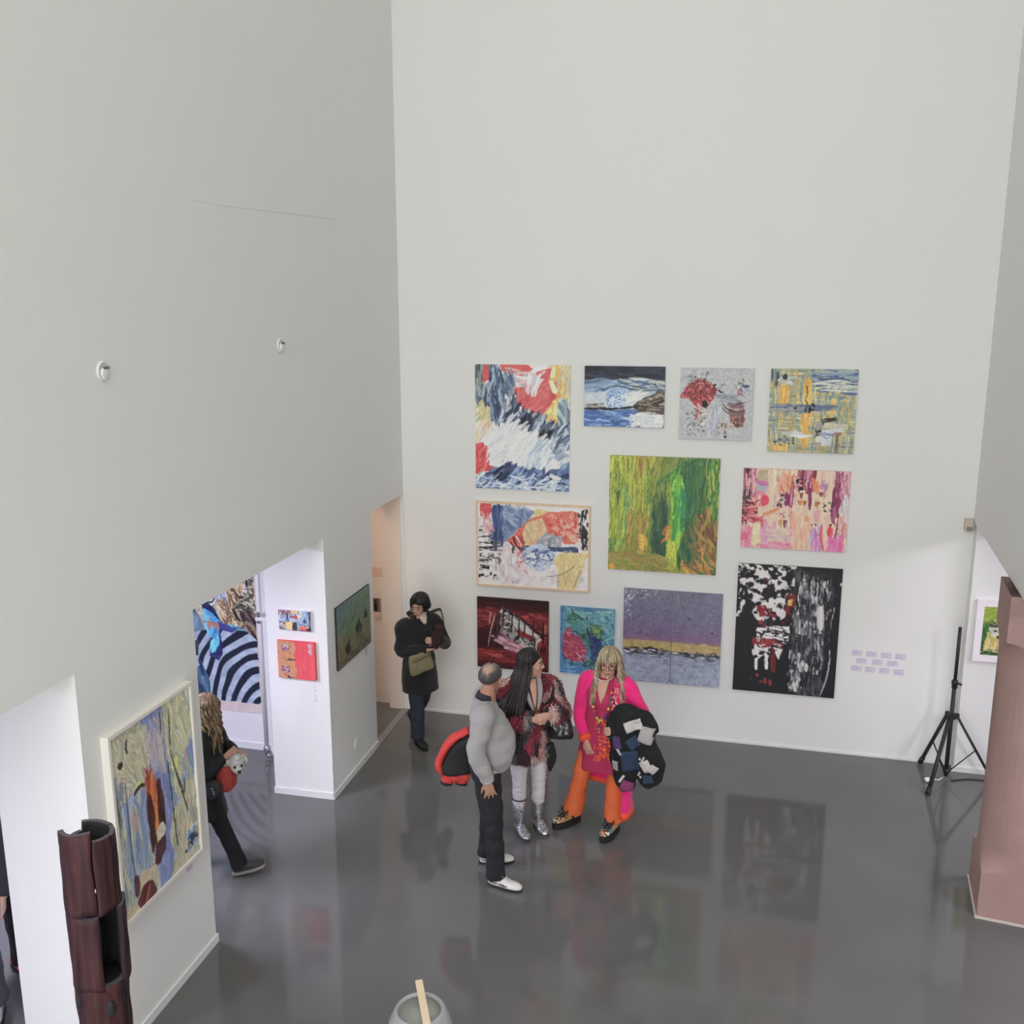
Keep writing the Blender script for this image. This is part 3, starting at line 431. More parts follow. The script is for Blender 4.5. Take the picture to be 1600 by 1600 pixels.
def paint_zebra(w, h):
    """top left of the cloth is a bird and reed ground, the striped back fills the lower half"""
    c = Cv(w, h, .006, '#b4aaa4', 23)
    c.poly(R4(.0, .0, 1, .55), '#a09c84', .01)
    c.thr('#8c8870', 14, 30, .35, R4(.0, .1, .62, .56)); c.thr('#b8b298', 16, 26, .25, R4(.0, .1, .62, .56))
    c.o = (-.02, .06)
    c.poly([(.56, .12), (.8, .05), (.9, .1), (.9, .54), (.6, .54)], '#a88c64', .02)
    c.field([(.58, .12), (.82, .06), (.86, .5), (.62, .52)], 130, (.05, .14), (.004, .008), 70, 60, ['#7c6448', '#c0a880', '#8c7454', '#d0bc98', '#6c5440'])
    c.poly([(.56, .1), (.72, .0), (1, .0), (1, .06), (.8, .08), (.6, .16)], '#c4b8b4', .02)
    c.poly([(.84, .1), (.9, .06), (.96, .12), (.96, .3), (.88, .34), (.84, .24)], '#c8bcb4', .01)
    # tree bole with a scaly bark
    t = [(.82, .0), (.9, .0), (.95, .12), (1, .18), (1, .3), (.97, .36), (.86, .4), (.76, .38), (.73, .32), (.82, .28), (.9, .22), (.88, .12), (.83, .06)]
    c.poly(t, '#8c8874', .008); c.field(t, 150, (.03, .08), (.003, .006), 20, 50, ['#3c3830', '#c0bca4', '#54503f', '#a4a088', '#2c2824'])
    c.line([(.82, .0), (.84, .08), (.9, .14), (.9, .2)], .006, '#26221f'); c.line([(.73, .33), (.78, .39), (.88, .4), (.97, .36)], .008, '#221e1c')
    c.line([(.58, .12), (.66, .18), (.78, .24), (.82, .27)], .007, '#4c4034'); c.line([(.8, .26), (.86, .26)], .005, '#2c2420')
    c.field([(.8, .4), (1, .36), (1, .6), (.94, .62), (.84, .48)], 60, (.06, .18), (.006, .014), 50, 25, ['#4c3c3c', '#3a2e34', '#7c6454', '#8c7860', '#2c2228'])
    # small zebra head and blue animal
    c.o = (.08, .09)
    for k in range(5):
        c.disc(.36, .235, .09-.018*k, .055-.011*k, '#d0d0d4' if k % 2 == 0 else '#3a3a44', .004)
    c.poly([(.42, .17), (.48, .15), (.54, .22), (.54, .25), (.42, .25)], '#8c9cb8', .01); c.field(R4(.42, .17, .56, .25), 12, (.05, .09), (.003, .005), 80, 8, ['#d0d0d4', '#505c80'])
    c.o = (.13, .06)
    c.poly(R4(-.2, .1, .02, .6), '#3c5468', .01)
    bd = [(.0, .2), (.18, .22), (.22, .27), (.13, .29), (.12, .34), (.2, .4), (.24, .46), (.2, .52), (.1, .58), (.0, .6)]
    c.poly(bd, '#3c5468', .01); c.disc(.1, .45, .12, .09, '#547488', .02); c.disc(.12, .42, .06, .04, '#6c90a4', .02, .6); c.poly([(.05, .26), (.1, .26), (.12, .4), (.05, .38)], '#24384c', .01)
    # striped back: arcs round a point low on the right
    c.o = (0., 0.)
    bx, by = .99, .99
    body = [(.02, .66), (.16, .56), (.3, .54), (.55, .5), (.7, .5), (.86, .52), (1, .58), (1, 1), (.0, 1)]
    m = c.mask(body, .006)
    R = np.hypot((c.u/c.asp-bx)*.72, (c.v-by)*1.0)+(c.noise(5, 5, 2)-.5)*.05
    R = R+.05*np.clip(.55-c.u/c.asp, 0, 1)
    band = (np.modf(R/.083+.28)[0] < .5)
    c.put(m, '#93a2b2', 1, .05); c.thr('#7c8ca0', 8, 14, .3, body, .5); c.thr('#a8b4c0', 8, 14, .3, body, .5)
    c.put(m & band, '#1d2233', 1, .02)
    c.o = (.16, .02)
    c.poly(R4(-.3, .7, .02, 1), '#34506c', .01)
    c.poly([(.0, .7), (.12, .68), (.22, .8), (.24, .95), (.16, 1), (.0, 1)], '#34506c', .01); c.field([(.02, .74), (.14, .72), (.2, .95), (.04, .95)], 26, (.08, .2), (.006, .012), 80, 12, ['#2c4460', '#486884', '#1c2c44', '#5c80a0'], .8)
    c.poly([(.02, .58), (.14, .57), (.12, .66), (.05, .68)], '#2a3040', .01); c.poly([(.0, .62), (.08, .66), (.12, .72), (.08, .74), (.0, .72)], '#8c9cac', .01)
    # flying bird
    c.o = (.06, .06)
    c.poly([(.29, .28), (.42, .33), (.52, .42), (.5, .45), (.38, .4), (.3, .34)], '#1f2450', .01); c.field([(.32, .34), (.46, .41), (.4, .42)], 14, (.05, .1), (.005, .01), 40, 10, ['#3c9cc8', '#58b8d8', '#2c6cb0'])
    c.poly([(.3, .4), (.48, .42), (.48, .46), (.34, .47), (.28, .44)], '#a06c5c', .01); c.poly([(.46, .41), (.6, .43), (.72, .44), (.62, .47), (.48, .46)], '#3a3c80', .006); c.field(R4(.6, .43, .75, .455), 8, (.04, .08), (.004, .007), 5, 8, ['#5ca4b8', '#2c4c6c'])
    c.poly([(.37, .46), (.5, .46), (.5, .6), (.44, .64), (.34, .62), (.38, .54)], '#22285c', .01); c.field(R4(.38, .47, .46, .57), 16, (.04, .1), (.008, .014), 110, 12, ['#48a8d0', '#3c8cc4', '#64c0dc']); c.field(R4(.3, .38, .34, .46), 5, (.04, .07), (.006, .01), 80, 20, ['#5cb0d0'])
    # cloth border
    c.o = (0., 0.)
    edge = np.maximum(c.v-.945, (c.u/c.asp-.965)*c.asp*.6)+(c.noise(14, 14, 2)-.5)*.006
    c.put(edge > 0, '#b8a8a4', 1, .03)
    return c.out()

def paint_dusky_hill(w, h):
    c = Cv(w, h, .006, '#4c5848', 24)
    c.grad([(0, '#5c7472'), (.3, '#587066'), (.5, '#687858'), (.7, '#6c6c50'), (1, '#5c5448')], .12, 3, 4)
    c.field([(0, 0), (.6, 0), (.4, .45), (0, .5)], 120, (.08, .25), (.006, .014), -25, 20, ['#4a6c70', '#5c6468', '#3c5c60', '#6c7070', '#44646c', '#587c74'], .7)
    c.field([(.3, .1), (1, 0), (1, .55), (.25, .55)], 180, (.08, .25), (.006, .012), -40, 22, ['#5c7050', '#4c6444', '#6c7c54', '#44604c', '#748454', '#566c5c'], .7)
    c.field(R4(0, .45, .3, 1), 90, (.08, .2), (.006, .012), 70, 35, ['#7c6848', '#6c5840', '#8c7850', '#5c4c3c'], .7)
    c.field(R4(.2, .55, 1, 1), 160, (.06, .18), (.005, .011), -35, 40, ['#6c6c40', '#5c5c38', '#7c7c48', '#4c4c34', '#88824c', '#3c3c30'], .7)
    for u, v, s in [(.3, .72, 1.), (.62, .52, .9), (.86, .42, .7), (.7, .6, .5)]:
        c.poly([(u-.09*s, v+.1*s), (u-.05*s, v-.08*s), (u-.02*s, v), (u+.03*s, v-.14*s), (u+.08*s, v+.12*s), (u, v+.16*s)], '#2c2628', .02)
    c.field(R4(.55, .6, .72, .75), 20, (.06, .16), (.006, .012), 60, 40, ['#3c5048', '#34443c'])
    c.field(R4(0, .88, 1, 1), 50, (.08, .2), (.006, .012), 10, 30, ['#443830', '#54483c', '#3a3028', '#5c4c48'], .7)
    return c.out()

def paint_city(w, h):
    c = Cv(w, h, .004, '#8496b0', 25)
    c.field(R4(0, 0, 1, .66), 130, (.15, .5), (.01, .025), 92, 8, ['#a8bcd0', '#1c2434', '#5c80b0', '#d0d8e0', '#c8b074', '#3c2c44', '#88a4c4', '#26304a', '#d8c890'])
    c.field(R4(0, 0, .35, .2), 20, (.1, .3), (.012, .03), 80, 25, ['#8c2c50', '#d08c50', '#3a1c34', '#c05848'])
    c.poly(R4(.4, .0, .6, .16), '#d8a860', .03); c.poly(R4(.42, .28, .6, .4), '#b02c3c', .03); c.field(R4(.62, .02, .78, .4), 14, (.15, .4), (.015, .03), 95, 12, ['#dcd09c', '#e8dcae', '#8ca0b0'])
    c.field(R4(.0, .6, .25, 1), 22, (.1, .25), (.02, .04), 10, 20, ['#2c2c34', '#d08c58', '#8c3c30', '#54505c']); c.poly([(.2, .62), (.42, .56), (.44, .98), (.22, .98)], '#d8b070', .03)
    c.poly([(.43, .6), (.56, .58), (.58, 1), (.42, 1)], '#34343c', .02); c.field(R4(.56, .62, .95, .74), 14, (.1, .25), (.015, .03), 5, 15, ['#1c2028', '#8ca0b4', '#54606c'])
    c.poly([(.6, .9), (.68, .78), (.9, .78), (.94, .92), (.74, .97)], '#d86048', .02); c.field(R4(.6, .9, 1, 1), 8, (.1, .3), (.02, .03), 5, 8, ['#7c2438', '#1c1c24']); c.field(R4(.92, .1, 1, .9), 10, (.2, .4), (.015, .025), 90, 5, ['#1a1e2a', '#3c4860'])
    return c.out()

def paint_red_panel(w, h):
    c = Cv(w, h, .004, '#c83844', 26)
    c.field(ALL, 60, (.2, .5), (.02, .05), 92, 8, ['#cc3c48', '#c4343e', '#d24a50'], .5)
    c.poly([(.0, .0), (.45, .0), (.47, .08), (.5, .14), (.5, .24), (.46, .36), (.48, .5), (.47, .62), (.51, .7), (.51, .86), (.46, 1), (.0, 1), (.0, .52), (.05, .48), (.0, .43)], '#b07850', .012)
    c.thr('#9c6444', 20, 20, .25, R4(0, 0, .45, 1), .6); c.thr('#c08c60', 20, 20, .25, R4(0, 0, .45, 1), .6)
    for v in (.17, .77):
        c.disc(.22, v, .1, .09, '#b09098', .02, .8); c.thr('#5c2c5c', 24, 24, .4, R4(.12, v-.1, .32, v+.08)); c.thr('#7c3c54', 24, 24, .3, R4(.16, v+.06, .3, v+.16))
    c.thr('#4c2430', 30, 24, .6, R4(.22, .47, .48, .52), 1, 3, .01); c.thr('#3c2038', 24, 24, .5, R4(.18, .94, .46, 1)); c.thr('#4c2c40', 24, 20, .3, R4(.3, .1, .42, .14))
    c.poly([(.84, .04), (.92, .04), (.93, .3), (.88, .34), (.84, .26)], '#b0848c', .02); c.thr('#c8b0b0', 20, 16, .3, R4(.84, .06, .93, .3))
    return c.out()

def paint_green_meerkat(w, h):
    c = Cv(w, h, .005, '#7c9428', 27)
    c.grad([(0, '#8c9428'), (.25, '#809a2c'), (.4, '#4c7c2c'), (.6, '#2c5c2c'), (1, '#284c28')], .1, 4, 4)
    c.field(R4(0, 0, 1, .36), 70, (.08, .25), (.01, .02), -20, 35, ['#98982c', '#88a030', '#a8a038', '#6c9430', '#b0a83c'], .8); c.field(R4(0, .34, 1, .9), 80, (.08, .2), (.01, .02), 80, 40, ['#2c5c30', '#3c7034', '#1f4828', '#4c8438', '#285434'], .8)
    for u, o in ((.27, 0), (.72, .03)):
        c.poly([(u-.14, .52+o), (u+.12, .52+o), (u+.16, .94), (u-.2, .94)], '#c0a868', .02); c.field([(u-.1, .55+o), (u+.1, .55+o), (u+.12, .9), (u-.14, .9)], 26, (.08, .2), (.01, .02), 88, 14, ['#c8b474', '#b09454', '#d0c088', '#a08848', '#8c9440'], .8)
        c.disc(u, .46+o, .12, .09, '#a8a89c', .01); c.disc(u, .4+o, .12, .03, '#3c4034', .01); c.disc(u+.02, .5+o, .04, .02, '#24241c', .006); c.disc(u+.02, .58+o, .1, .04, '#b4b8a4', .015); c.disc(u+.1, .62+o, .04, .035, '#3c3820', .01)
    c.field(R4(.3, .84, 1, 1), 24, (.1, .3), (.008, .018), 5, 15, ['#1c2418', '#b4b49c', '#2c341f', '#8c9450']); c.field(R4(0, .88, .3, 1), 12, (.1, .2), (.01, .018), 5, 20, ['#5c8038', '#1f3820', '#8ca050'])
    return c.out()
# ---------------------------------------------------------------- helpers
def V(*a): return Vector(a)
KC = 1/.66
def lin(h, k=None):
    """sRGB hex as read in the hall's light -> surface colour"""
    return tuple(float(x) for x in np.minimum(s2l(hexc(h))*(k or KC), .9))
def mat(name, col, rough=.6, metal=0., spec=.5, bump=0., bscale=40., var=0., vscale=8., attr=False, sheen=0., coat=0.):
    m = D.materials.new(name); m.use_nodes = True
    nt = m.node_tree; b = nt.nodes['Principled BSDF']
    b.inputs['Roughness'].default_value = rough; b.inputs['Metallic'].default_value = metal
    b.inputs['Specular IOR Level'].default_value = spec
    if sheen: b.inputs['Sheen Weight'].default_value = sheen
    if coat: b.inputs['Coat Weight'].default_value = coat
    if isinstance(col, str): col = lin(col)
    b.inputs['Base Color'].default_value = (*col, 1)
    src = None
    if attr:
        a = nt.nodes.new('ShaderNodeVertexColor'); a.layer_name = 'Col'; src = a.outputs['Color']
        nt.links.new(src, b.inputs['Base Color'])
    if var or bump:
        tc = nt.nodes.new('ShaderNodeTexCoord')
    if var:
        n = nt.nodes.new('ShaderNodeTexNoise'); n.inputs['Scale'].default_value = vscale; n.inputs['Detail'].default_value = 5
        nt.links.new(tc.outputs['Object'], n.inputs['Vector'])
        r = nt.nodes.new('ShaderNodeMapRange'); r.inputs[3].default_value = 1-var; r.inputs[4].default_value = 1+var
        nt.links.new(n.outputs[0], r.inputs[0])
        x = nt.nodes.new('ShaderNodeMix'); x.data_type = 'RGBA'; x.blend_type = 'MULTIPLY'; x.inputs[0].default_value = 1
        if src: nt.links.new(src, x.inputs[6])
        else: x.inputs[6].default_value = (*col, 1)
        nt.links.new(r.outputs[0], x.inputs[7]); nt.links.new(x.outputs[2], b.inputs['Base Color'])
    if bump:
        n = nt.nodes.new('ShaderNodeTexNoise'); n.inputs['Scale'].default_value = bscale; n.inputs['Detail'].default_value = 4
        nt.links.new(tc.outputs['Object'], n.inputs['Vector'])
        q = nt.nodes.new('ShaderNodeBump'); q.inputs['Strength'].default_value = bump; q.inputs['Distance'].default_value = .01
        nt.links.new(n.outputs[0], q.inputs['Height']); nt.links.new(q.outputs[0], b.inputs['Normal'])
    return m
def empty(name, loc=(0, 0, 0), rz=0., label=None, cat=None, group=None, parent=None):
    o = D.objects.new(name, None); COL.objects.link(o); o.location = loc; o.rotation_euler = (0, 0, rz); o.empty_display_size = .1
    tag(o, label, cat, group)
    if parent: o.parent = parent
    return o
def tag(o, label=None, cat=None, group=None, kind=None):
    if label: o['label'] = label
    if cat: o['category'] = cat
    if group: o['group'] = group
    if kind: o['kind'] = kind
    return o
def crom(pts, sub):
    """Catmull-Rom through rows of numbers"""
    P = np.array(pts, float)
    if sub <= 1 or len(P) < 3: return P
    Q = np.vstack([2*P[0]-P[1], P, 2*P[-1]-P[-2]]); out = []
    for i in range(1, len(Q)-2):
        a, b, c, d = Q[i-1], Q[i], Q[i+1], Q[i+2]
        for k in range(sub):
            t = k/sub
            out.append(.5*((2*b)+(c-a)*t+(2*a-5*b+4*c-d)*t*t+(3*b-a-3*c+d)*t**3))
    out.append(P[-1])
    return np.array(out)
class G:
    """collects closed shapes for ONE mesh object"""
    def __init__(s): s.v = []; s.f = []; s.c = []; s.cur = (1, 1, 1)
    def color(s, c): s.cur = lin(c) if isinstance(c, str) else c; return s
    def addv(s, vs): i = len(s.v); s.v += [tuple(p) for p in vs]; s.c += [s.cur]*len(vs); return i
    def box(s, c, d, M=None):
        x, y, z = d[0]/2, d[1]/2, d[2]/2
        vs = [V(sx*x, sy*y, sz*z) for sz in (-1, 1) for sy in (-1, 1) for sx in (-1, 1)]
        if M is not None: vs = [M @ p for p in vs]
        i = s.addv([p+Vector(c) for p in vs])
        s.f += [tuple(i+k for k in q) for q in ((0, 2, 3, 1), (4, 5, 7, 6), (0, 1, 5, 4), (2, 6, 7, 3), (0, 4, 6, 2), (1, 3, 7, 5))]
        return s
    def prism(s, poly, z0, z1):
        n = len(poly); i = s.addv([(x, y, z0) for x, y in poly]+[(x, y, z1) for x, y in poly])
        s.f += [tuple(range(i+n-1, i-1, -1)), tuple(range(i+n, i+2*n))]+[(i+k, i+(k+1) % n, i+n+(k+1) % n, i+n+k) for k in range(n)]
        return s
    def tube(s, pts, rad, seg=14, lat=None, sub=1, sq=1.):
        """pts: points; rad: r or (r_lat, r_other) per point; sq>1 squares the section"""
        R = [(r, r) if not hasattr(r, '__len__') else tuple(r) for r in rad]
        A = crom([tuple(p)+r for p, r in zip(pts, R)], sub); n = len(A)
        P = [Vector(a[:3]) for a in A]; base = None
        for k in range(n):
            t = (P[min(k+1, n-1)]-P[max(k-1, 0)])
            if t.length < 1e-9: t = V(0, 0, 1)
            t.normalize()
            if lat is not None: u = Vector(lat)
            elif base is not None: u = base
            else: u = V(1, 0, 0) if abs(t.x) < .9 else V(0, 1, 0)
            u = u-t*u.dot(t)
            if u.length < 1e-6: u = t.orthogonal()
            u.normalize(); base = u.copy(); w = t.cross(u)
            ring = []
            for j in range(seg):
                a = 2*PI*j/seg; ca, sa = math.cos(a), math.sin(a)
                if sq != 1.: ca = math.copysign(abs(ca)**(1/sq), ca); sa = math.copysign(abs(sa)**(1/sq), sa)
                ring.append(P[k]+u*(A[k][3]*ca)+w*(A[k][4]*sa))
            i = s.addv(ring)
            if k: s.f += [(i-seg+j, i-seg+(j+1) % seg, i+(j+1) % seg, i+j) for j in range(seg)]
            else: first = i
        s.f += [tuple(range(first+seg-1, first-1, -1)), tuple(range(i, i+seg))]
        return s
    def ell(s, c, r, M=None, seg=14, rings=9):
        c = Vector(c); r = (r, r, r) if not hasattr(r, '__len__') else r
        vs = [V(0, 0, r[2])]
        for k in range(1, rings):
            p = PI*k/rings
            vs += [V(r[0]*math.sin(p)*math.cos(2*PI*j/seg), r[1]*math.sin(p)*math.sin(2*PI*j/seg), r[2]*math.cos(p)) for j in range(seg)]
        vs.append(V(0, 0, -r[2]))
        if M is not None: vs = [M @ p for p in vs]
        i = s.addv([p+c for p in vs]); e = i+len(vs)-1
        s.f += [(i, i+1+j, i+1+(j+1) % seg) for j in range(seg)]
        for k in range(rings-2):
            a = i+1+k*seg
            s.f += [(a+j, a+seg+j, a+seg+(j+1) % seg, a+(j+1) % seg) for j in range(seg)]
        a = i+1+(rings-2)*seg
        s.f += [(e, a+(j+1) % seg, a+j) for j in range(seg)]
        return s
    def lathe(s, prof, seg=32, c=(0, 0, 0)):
        c = Vector(c); n = len(prof)
        for k, (r, z) in enumerate(prof):
            i = s.addv([c+V(r*math.cos(2*PI*j/seg), r*math.sin(2*PI*j/seg), z) for j in range(seg)])
            if k: s.f += [(i-seg+j, i-seg+(j+1) % seg, i+(j+1) % seg, i+j) for j in range(seg)]
            else: first = i
        s.f += [tuple(range(first+seg-1, first-1, -1)), tuple(range(i, i+seg))]
        return s
    def xf(s, M):
        s.v = [tuple(M @ Vector(p)) for p in s.v]; return s
    def build(s, name, m, parent=None, voxel=None, smooth=2, shade=True, fold=None, colfn=None, label=None, bevel=0., loc=None):
        me = D.meshes.new(name); me.from_pydata(s.v, [], s.f); me.update()
        if voxel:
            o = D.objects.new('tmp', me); COL.objects.link(o)
            r = o.modifiers.new('r', 'REMESH'); r.mode = 'VOXEL'; r.voxel_size = voxel
            if smooth:
                q = o.modifiers.new('s', 'SMOOTH'); q.factor = .5; q.iterations = smooth
            dg = bpy.context.evaluated_depsgraph_get()
            m2 = D.meshes.new_from_object(o.evaluated_get(dg)); D.objects.remove(o); D.meshes.remove(me); me = m2; me.name = name
        if fold:
            n = len(me.vertices); co = np.empty(n*3); me.vertices.foreach_get('co', co); co = co.reshape(-1, 3)
            no = np.empty(n*3); me.vertices.foreach_get('normal', no); no = no.reshape(-1, 3)
            amp, sx, sy, sz = fold
            dsp = np.array([mnoise.noise((p[0]*sx, p[1]*sy, p[2]*sz)) for p in co])
            co = co+no*(dsp*amp)[:, None]; me.vertices.foreach_set('co', co.ravel()); me.update()
        if colfn is not None or (not voxel and any(c != (1, 1, 1) for c in s.c)):
            n = len(me.vertices); a = me.color_attributes.new('Col', 'FLOAT_COLOR', 'POINT')
            if colfn is not None:
                co = np.empty(n*3); me.vertices.foreach_get('co', co); cc = colfn(co.reshape(-1, 3))
            else: cc = np.array(s.c, float)
            a.data.foreach_set('color', np.hstack([cc, np.ones((n, 1))]).astype(np.float32).ravel())
        if shade: me.polygons.foreach_set('use_smooth', [True]*len(me.polygons))
        o = D.objects.new(name, me); COL.objects.link(o); me.materials.append(m)
        if bevel:
            q = o.modifiers.new('bevel', 'BEVEL'); q.width = bevel; q.segments = 2; q.limit_method = 'ANGLE'
        if parent: o.parent = parent
        if label: o['label'] = label
        if loc is not None: o.location = loc
        return o
def obox(name, m, c, d, parent=None, M=None, bevel=0., label=None):
    return G().box(c, d, M).build(name, m, parent, shade=False, bevel=bevel, label=label)
def struct(o): o['kind'] = 'structure'; return o
def near_cols(co, seeds, cols, st=(1, 1, 1)):
    st = np.array(st)
    d = ((co[:, None, :]*st-np.array(seeds)[None]*st)**2).sum(-1)
    return np.array(cols)[d.argmin(1)]
# ---------------------------------------------------------------- setting
LA, HH = -0.0210335, 2.418                    # left wall's turn, height of the openings' heads
LNv, LDv = V(math.cos(LA), -math.sin(LA), 0), V(math.sin(LA), math.cos(LA), 0)
def LW(off, s, z=0.): return LNv*off+LDv*s+V(0, 0, z)
LM = Matrix((( LNv.x, LDv.x, 0), (LNv.y, LDv.y, 0), (0, 0, 1)))
RA = math.atan2(5.545-5.339, 2.595)           # right wall leans inward towards the viewer
RDv, RNv = V(math.sin(RA), math.cos(RA), 0), V(-math.cos(RA), math.sin(RA), 0)
R0 = V(5.545, 0, 0)
def RW(off, s, z=0.): return R0+RNv*off+RDv*s+V(0, 0, z)
RM = Matrix(((RNv.x, RDv.x, 0), (RNv.y, RDv.y, 0), (0, 0, 1)))
TOP = 13.0
def wallmat(name, c=(.80, .80, .785)):
    return mat(name, c, .75, spec=.25, bump=.06, bscale=60, var=.012, vscale=1.3)
M_wall = wallmat('hall_white_paint'); M_side = wallmat('side_room_white_paint', (.80, .80, .80))
M_trim = mat('white_skirting_gloss', (.78, .78, .78), .4)
M_corr = mat('corridor_cream_paint', (.78, .68, .60), .7)
def floor_material():
    m = mat('grey_epoxy_floor', (.082, .083, .085), .14, spec=.5)
    nt = m.node_tree; b = nt.nodes['Principled BSDF']; tc = nt.nodes.new('ShaderNodeTexCoord')
    n = nt.nodes.new('ShaderNodeTexNoise'); n.inputs['Scale'].default_value = 1.6; n.inputs['Detail'].default_value = 8
    n2 = nt.nodes.new('ShaderNodeTexNoise'); n2.inputs['Scale'].default_value = 90; n2.inputs['Detail'].default_value = 3
    nt.links.new(tc.outputs['Object'], n.inputs['Vector']); nt.links.new(tc.outputs['Object'], n2.inputs['Vector'])
    r = nt.nodes.new('ShaderNodeValToRGB'); e = r.color_ramp.elements
    e[0].position = .35; e[0].color = (.143, .142, .140, 1); e[1].position = .7; e[1].color = (.160, .159, .157, 1)
    nt.links.new(n.outputs[0], r.inputs[0])
    x = nt.nodes.new('ShaderNodeMix'); x.data_type = 'RGBA'; x.blend_type = 'MULTIPLY'; x.inputs[0].default_value = .25
    nt.links.new(r.outputs[0], x.inputs[6]); nt.links.new(n2.outputs[0], x.inputs[7]); nt.links.new(x.outputs[2], b.inputs['Base Color'])
    q = nt.nodes.new('ShaderNodeMapRange'); q.inputs[3].default_value = .035; q.inputs[4].default_value = .085
    nt.links.new(n.outputs[0], q.inputs[0]); nt.links.new(q.outputs[0], b.inputs['Roughness'])
    u = nt.nodes.new('ShaderNodeBump'); u.inputs['Strength'].default_value = .012; u.inputs['Distance'].default_value = .01
    nt.links.new(n2.outputs[0], u.inputs['Height']); nt.links.new(u.outputs[0], b.inputs['Normal'])
    return m
M_floor = floor_material()
struct(obox('floor', M_floor, (2.5, -5.5, -.1), (16, 17, .2)))
struct(obox('wall_back', M_wall, (2.725, .15, TOP/2), (5.85, .3, TOP)))
PD = .57                                      # depth of piers and heads
def lbox(name, m, o0, o1, s0, s1, z0, z1): return struct(obox(name, m, LW((o0+o1)/2, (s0+s1)/2, (z0+z1)/2), (abs(o1-o0), abs(s1-s0), z1-z0), M=LM))
def rbox(name, m, o0, o1, s0, s1, z0, z1): return struct(obox(name, m, RW((o0+o1)/2, (s0+s1)/2, (z0+z1)/2), (abs(o1-o0), abs(s1-s0), z1-z0), M=RM))
g = G()                                       # the left wall: one plastered body with three openings
def lb(o0, o1, s0, s1, z0, z1): g.box(LW((o0+o1)/2, (s0+s1)/2, (z0+z1)/2), (abs(o1-o0), abs(s1-s0), z1-z0), LM)
lb(-PD, 0, -13, .0, HH, TOP); lb(-PD, 0, -5.265, -4.103, 0, HH); lb(-PD, 0, -2.06, -.955, 0, HH); lb(-PD, 0, -13, -7.6, 0, HH)
struct(g.build('wall_left', M_wall, shade=False))
rbox('wall_right', M_wall, 0, -.45, -13, .0, HH, TOP)
rbox('wall_right_near', M_wall, 0, -.45, -13, -6.6, 0, HH)
struct(obox('wall_front', M_wall, (2.5, -12.7, TOP/2), (8, .3, TOP)))
struct(obox('ceiling', M_wall, (2.5, -6.2, TOP+.1), (8, 13.4, .2)))
# left side room and corridor
struct(obox('wall_zebra', M_side, (-2.6, -1.2535, 1.475), (4.05, .107, 2.95)))
struct(obox('wall_west', M_side, (-4.6, -6, 1.475), (.2, 15, 2.95)))
struct(obox('ceiling_side_left', M_side, (-2.54, -5.6, 3.0), (4.1, 14.2, .1)))
struct(obox('wall_side_front', M_side, (-2.5, -12.7, 1.475), (4.2, .3, 2.95)))
struct(obox('wall_corridor', M_corr, (-1.5, .2, 1.475), (3.0, .2, 2.95)))
struct(obox('trim_corridor_jamb', M_corr, (-.125, .04, 1.4), (.17, .12, 2.8)))
struct(obox('trim_door_edge', M_trim, (-.02, -.006, HH/2), (.04, .012, HH)))
struct(obox('wall_corridor_end', M_corr, (-2.5, -.55, 1.475), (.1, 1.3, 2.95)))
struct(obox('wall_corridor_near', M_corr, (-1.5, -1.14, 1.475), (1.9, .1, 2.95)))
# right side room
struct(obox('wall_east_niche', M_side, (7.31, -.01, 1.475), (3.51, .24, 2.95)))
struct(obox('wall_east', M_side, (9.1, -5, 1.475), (.2, 10, 2.95)))
struct(obox('ceiling_side_right', M_side, (7.6, -5, 3.0), (3.2, 10, .1)))
struct(obox('wall_east_front', M_side, (7.2, -10.1, 1.475), (4, .2, 2.95)))
# skirtings
def lskirt(name, s0, s1):
    return lbox(name, M_trim, 0.0, .012, s0, s1, 0, .06)
lskirt('baseboard_pier', -5.277, -4.091); lskirt('baseboard_corner_pier', -2.072, -.955)
struct(obox('baseboard_reveal', M_trim, LW(-PD/2, -2.066, .03), (PD+.012, .012, .06), M=LM))
struct(obox('baseboard_reveal_near', M_trim, LW(-PD/2, -4.097, .03), (PD+.012, .012, .06), M=LM))
struct(obox('baseboard_back', M_trim, (2.76, -.005, .012), (5.52, .01, .024)))
struct(obox('baseboard_zebra', M_trim, (-2.6, -1.314, .035), (4.05, .014, .07)))
struct(obox('baseboard_niche', M_trim, (7.285, -.136, .025), (3.5, .012, .05)))
lbox('trim_threshold', mat('brushed_threshold_metal', '#77767a', .45, metal=.3), -.06, .015, -.955, -.02, 0, .008)
# balcony the photograph is taken from
struct(obox('floor_gallery', M_side, (2.6, -11.2, 2.6), (6.0, 3.0, .2)))
struct(obox('wall_gallery_parapet', M_wall, (2.6, -9.75, 3.2), (6.0, .1, 1.0)))
# rooflight: frosted panes set below the ceiling
glow = D.materials.new('fill_pane_glow'); glow.use_nodes = True  # glow for the added fill panels on the front wall
bn = glow.node_tree.nodes['Principled BSDF']; bn.inputs['Emission Color'].default_value = (.93, 1., .95, 1); bn.inputs['Emission Strength'].default_value = 2.0
sk = empty('rooflight', (2.7, -5.4, TOP-.02), 0, 'large frosted rooflight in the hall ceiling', 'rooflight')
obox('rooflight_frame', M_trim, (0, 0, 0), (4.4, 8.2, .03), sk)
wn = empty('fill_panel_1', (2.6, -12.53, 6.9)); struct(wn)  # added, unseen: upper front panel to even the light on the walls
gm = obox('fill_pane', glow, (0, 0, 0), (5.6, .02, 5.4), wn); struct(gm)
g = G()
for x in (-2.8, -.93, .93, 2.8): g.box((x, .03, 0), (.08, .06, 5.48))
for z in (-2.7, 0, 2.7): g.box((0, .03, z), (5.68, .06, .08))
struct(g.build('fill_panel_frame', M_trim, wn, shade=False))
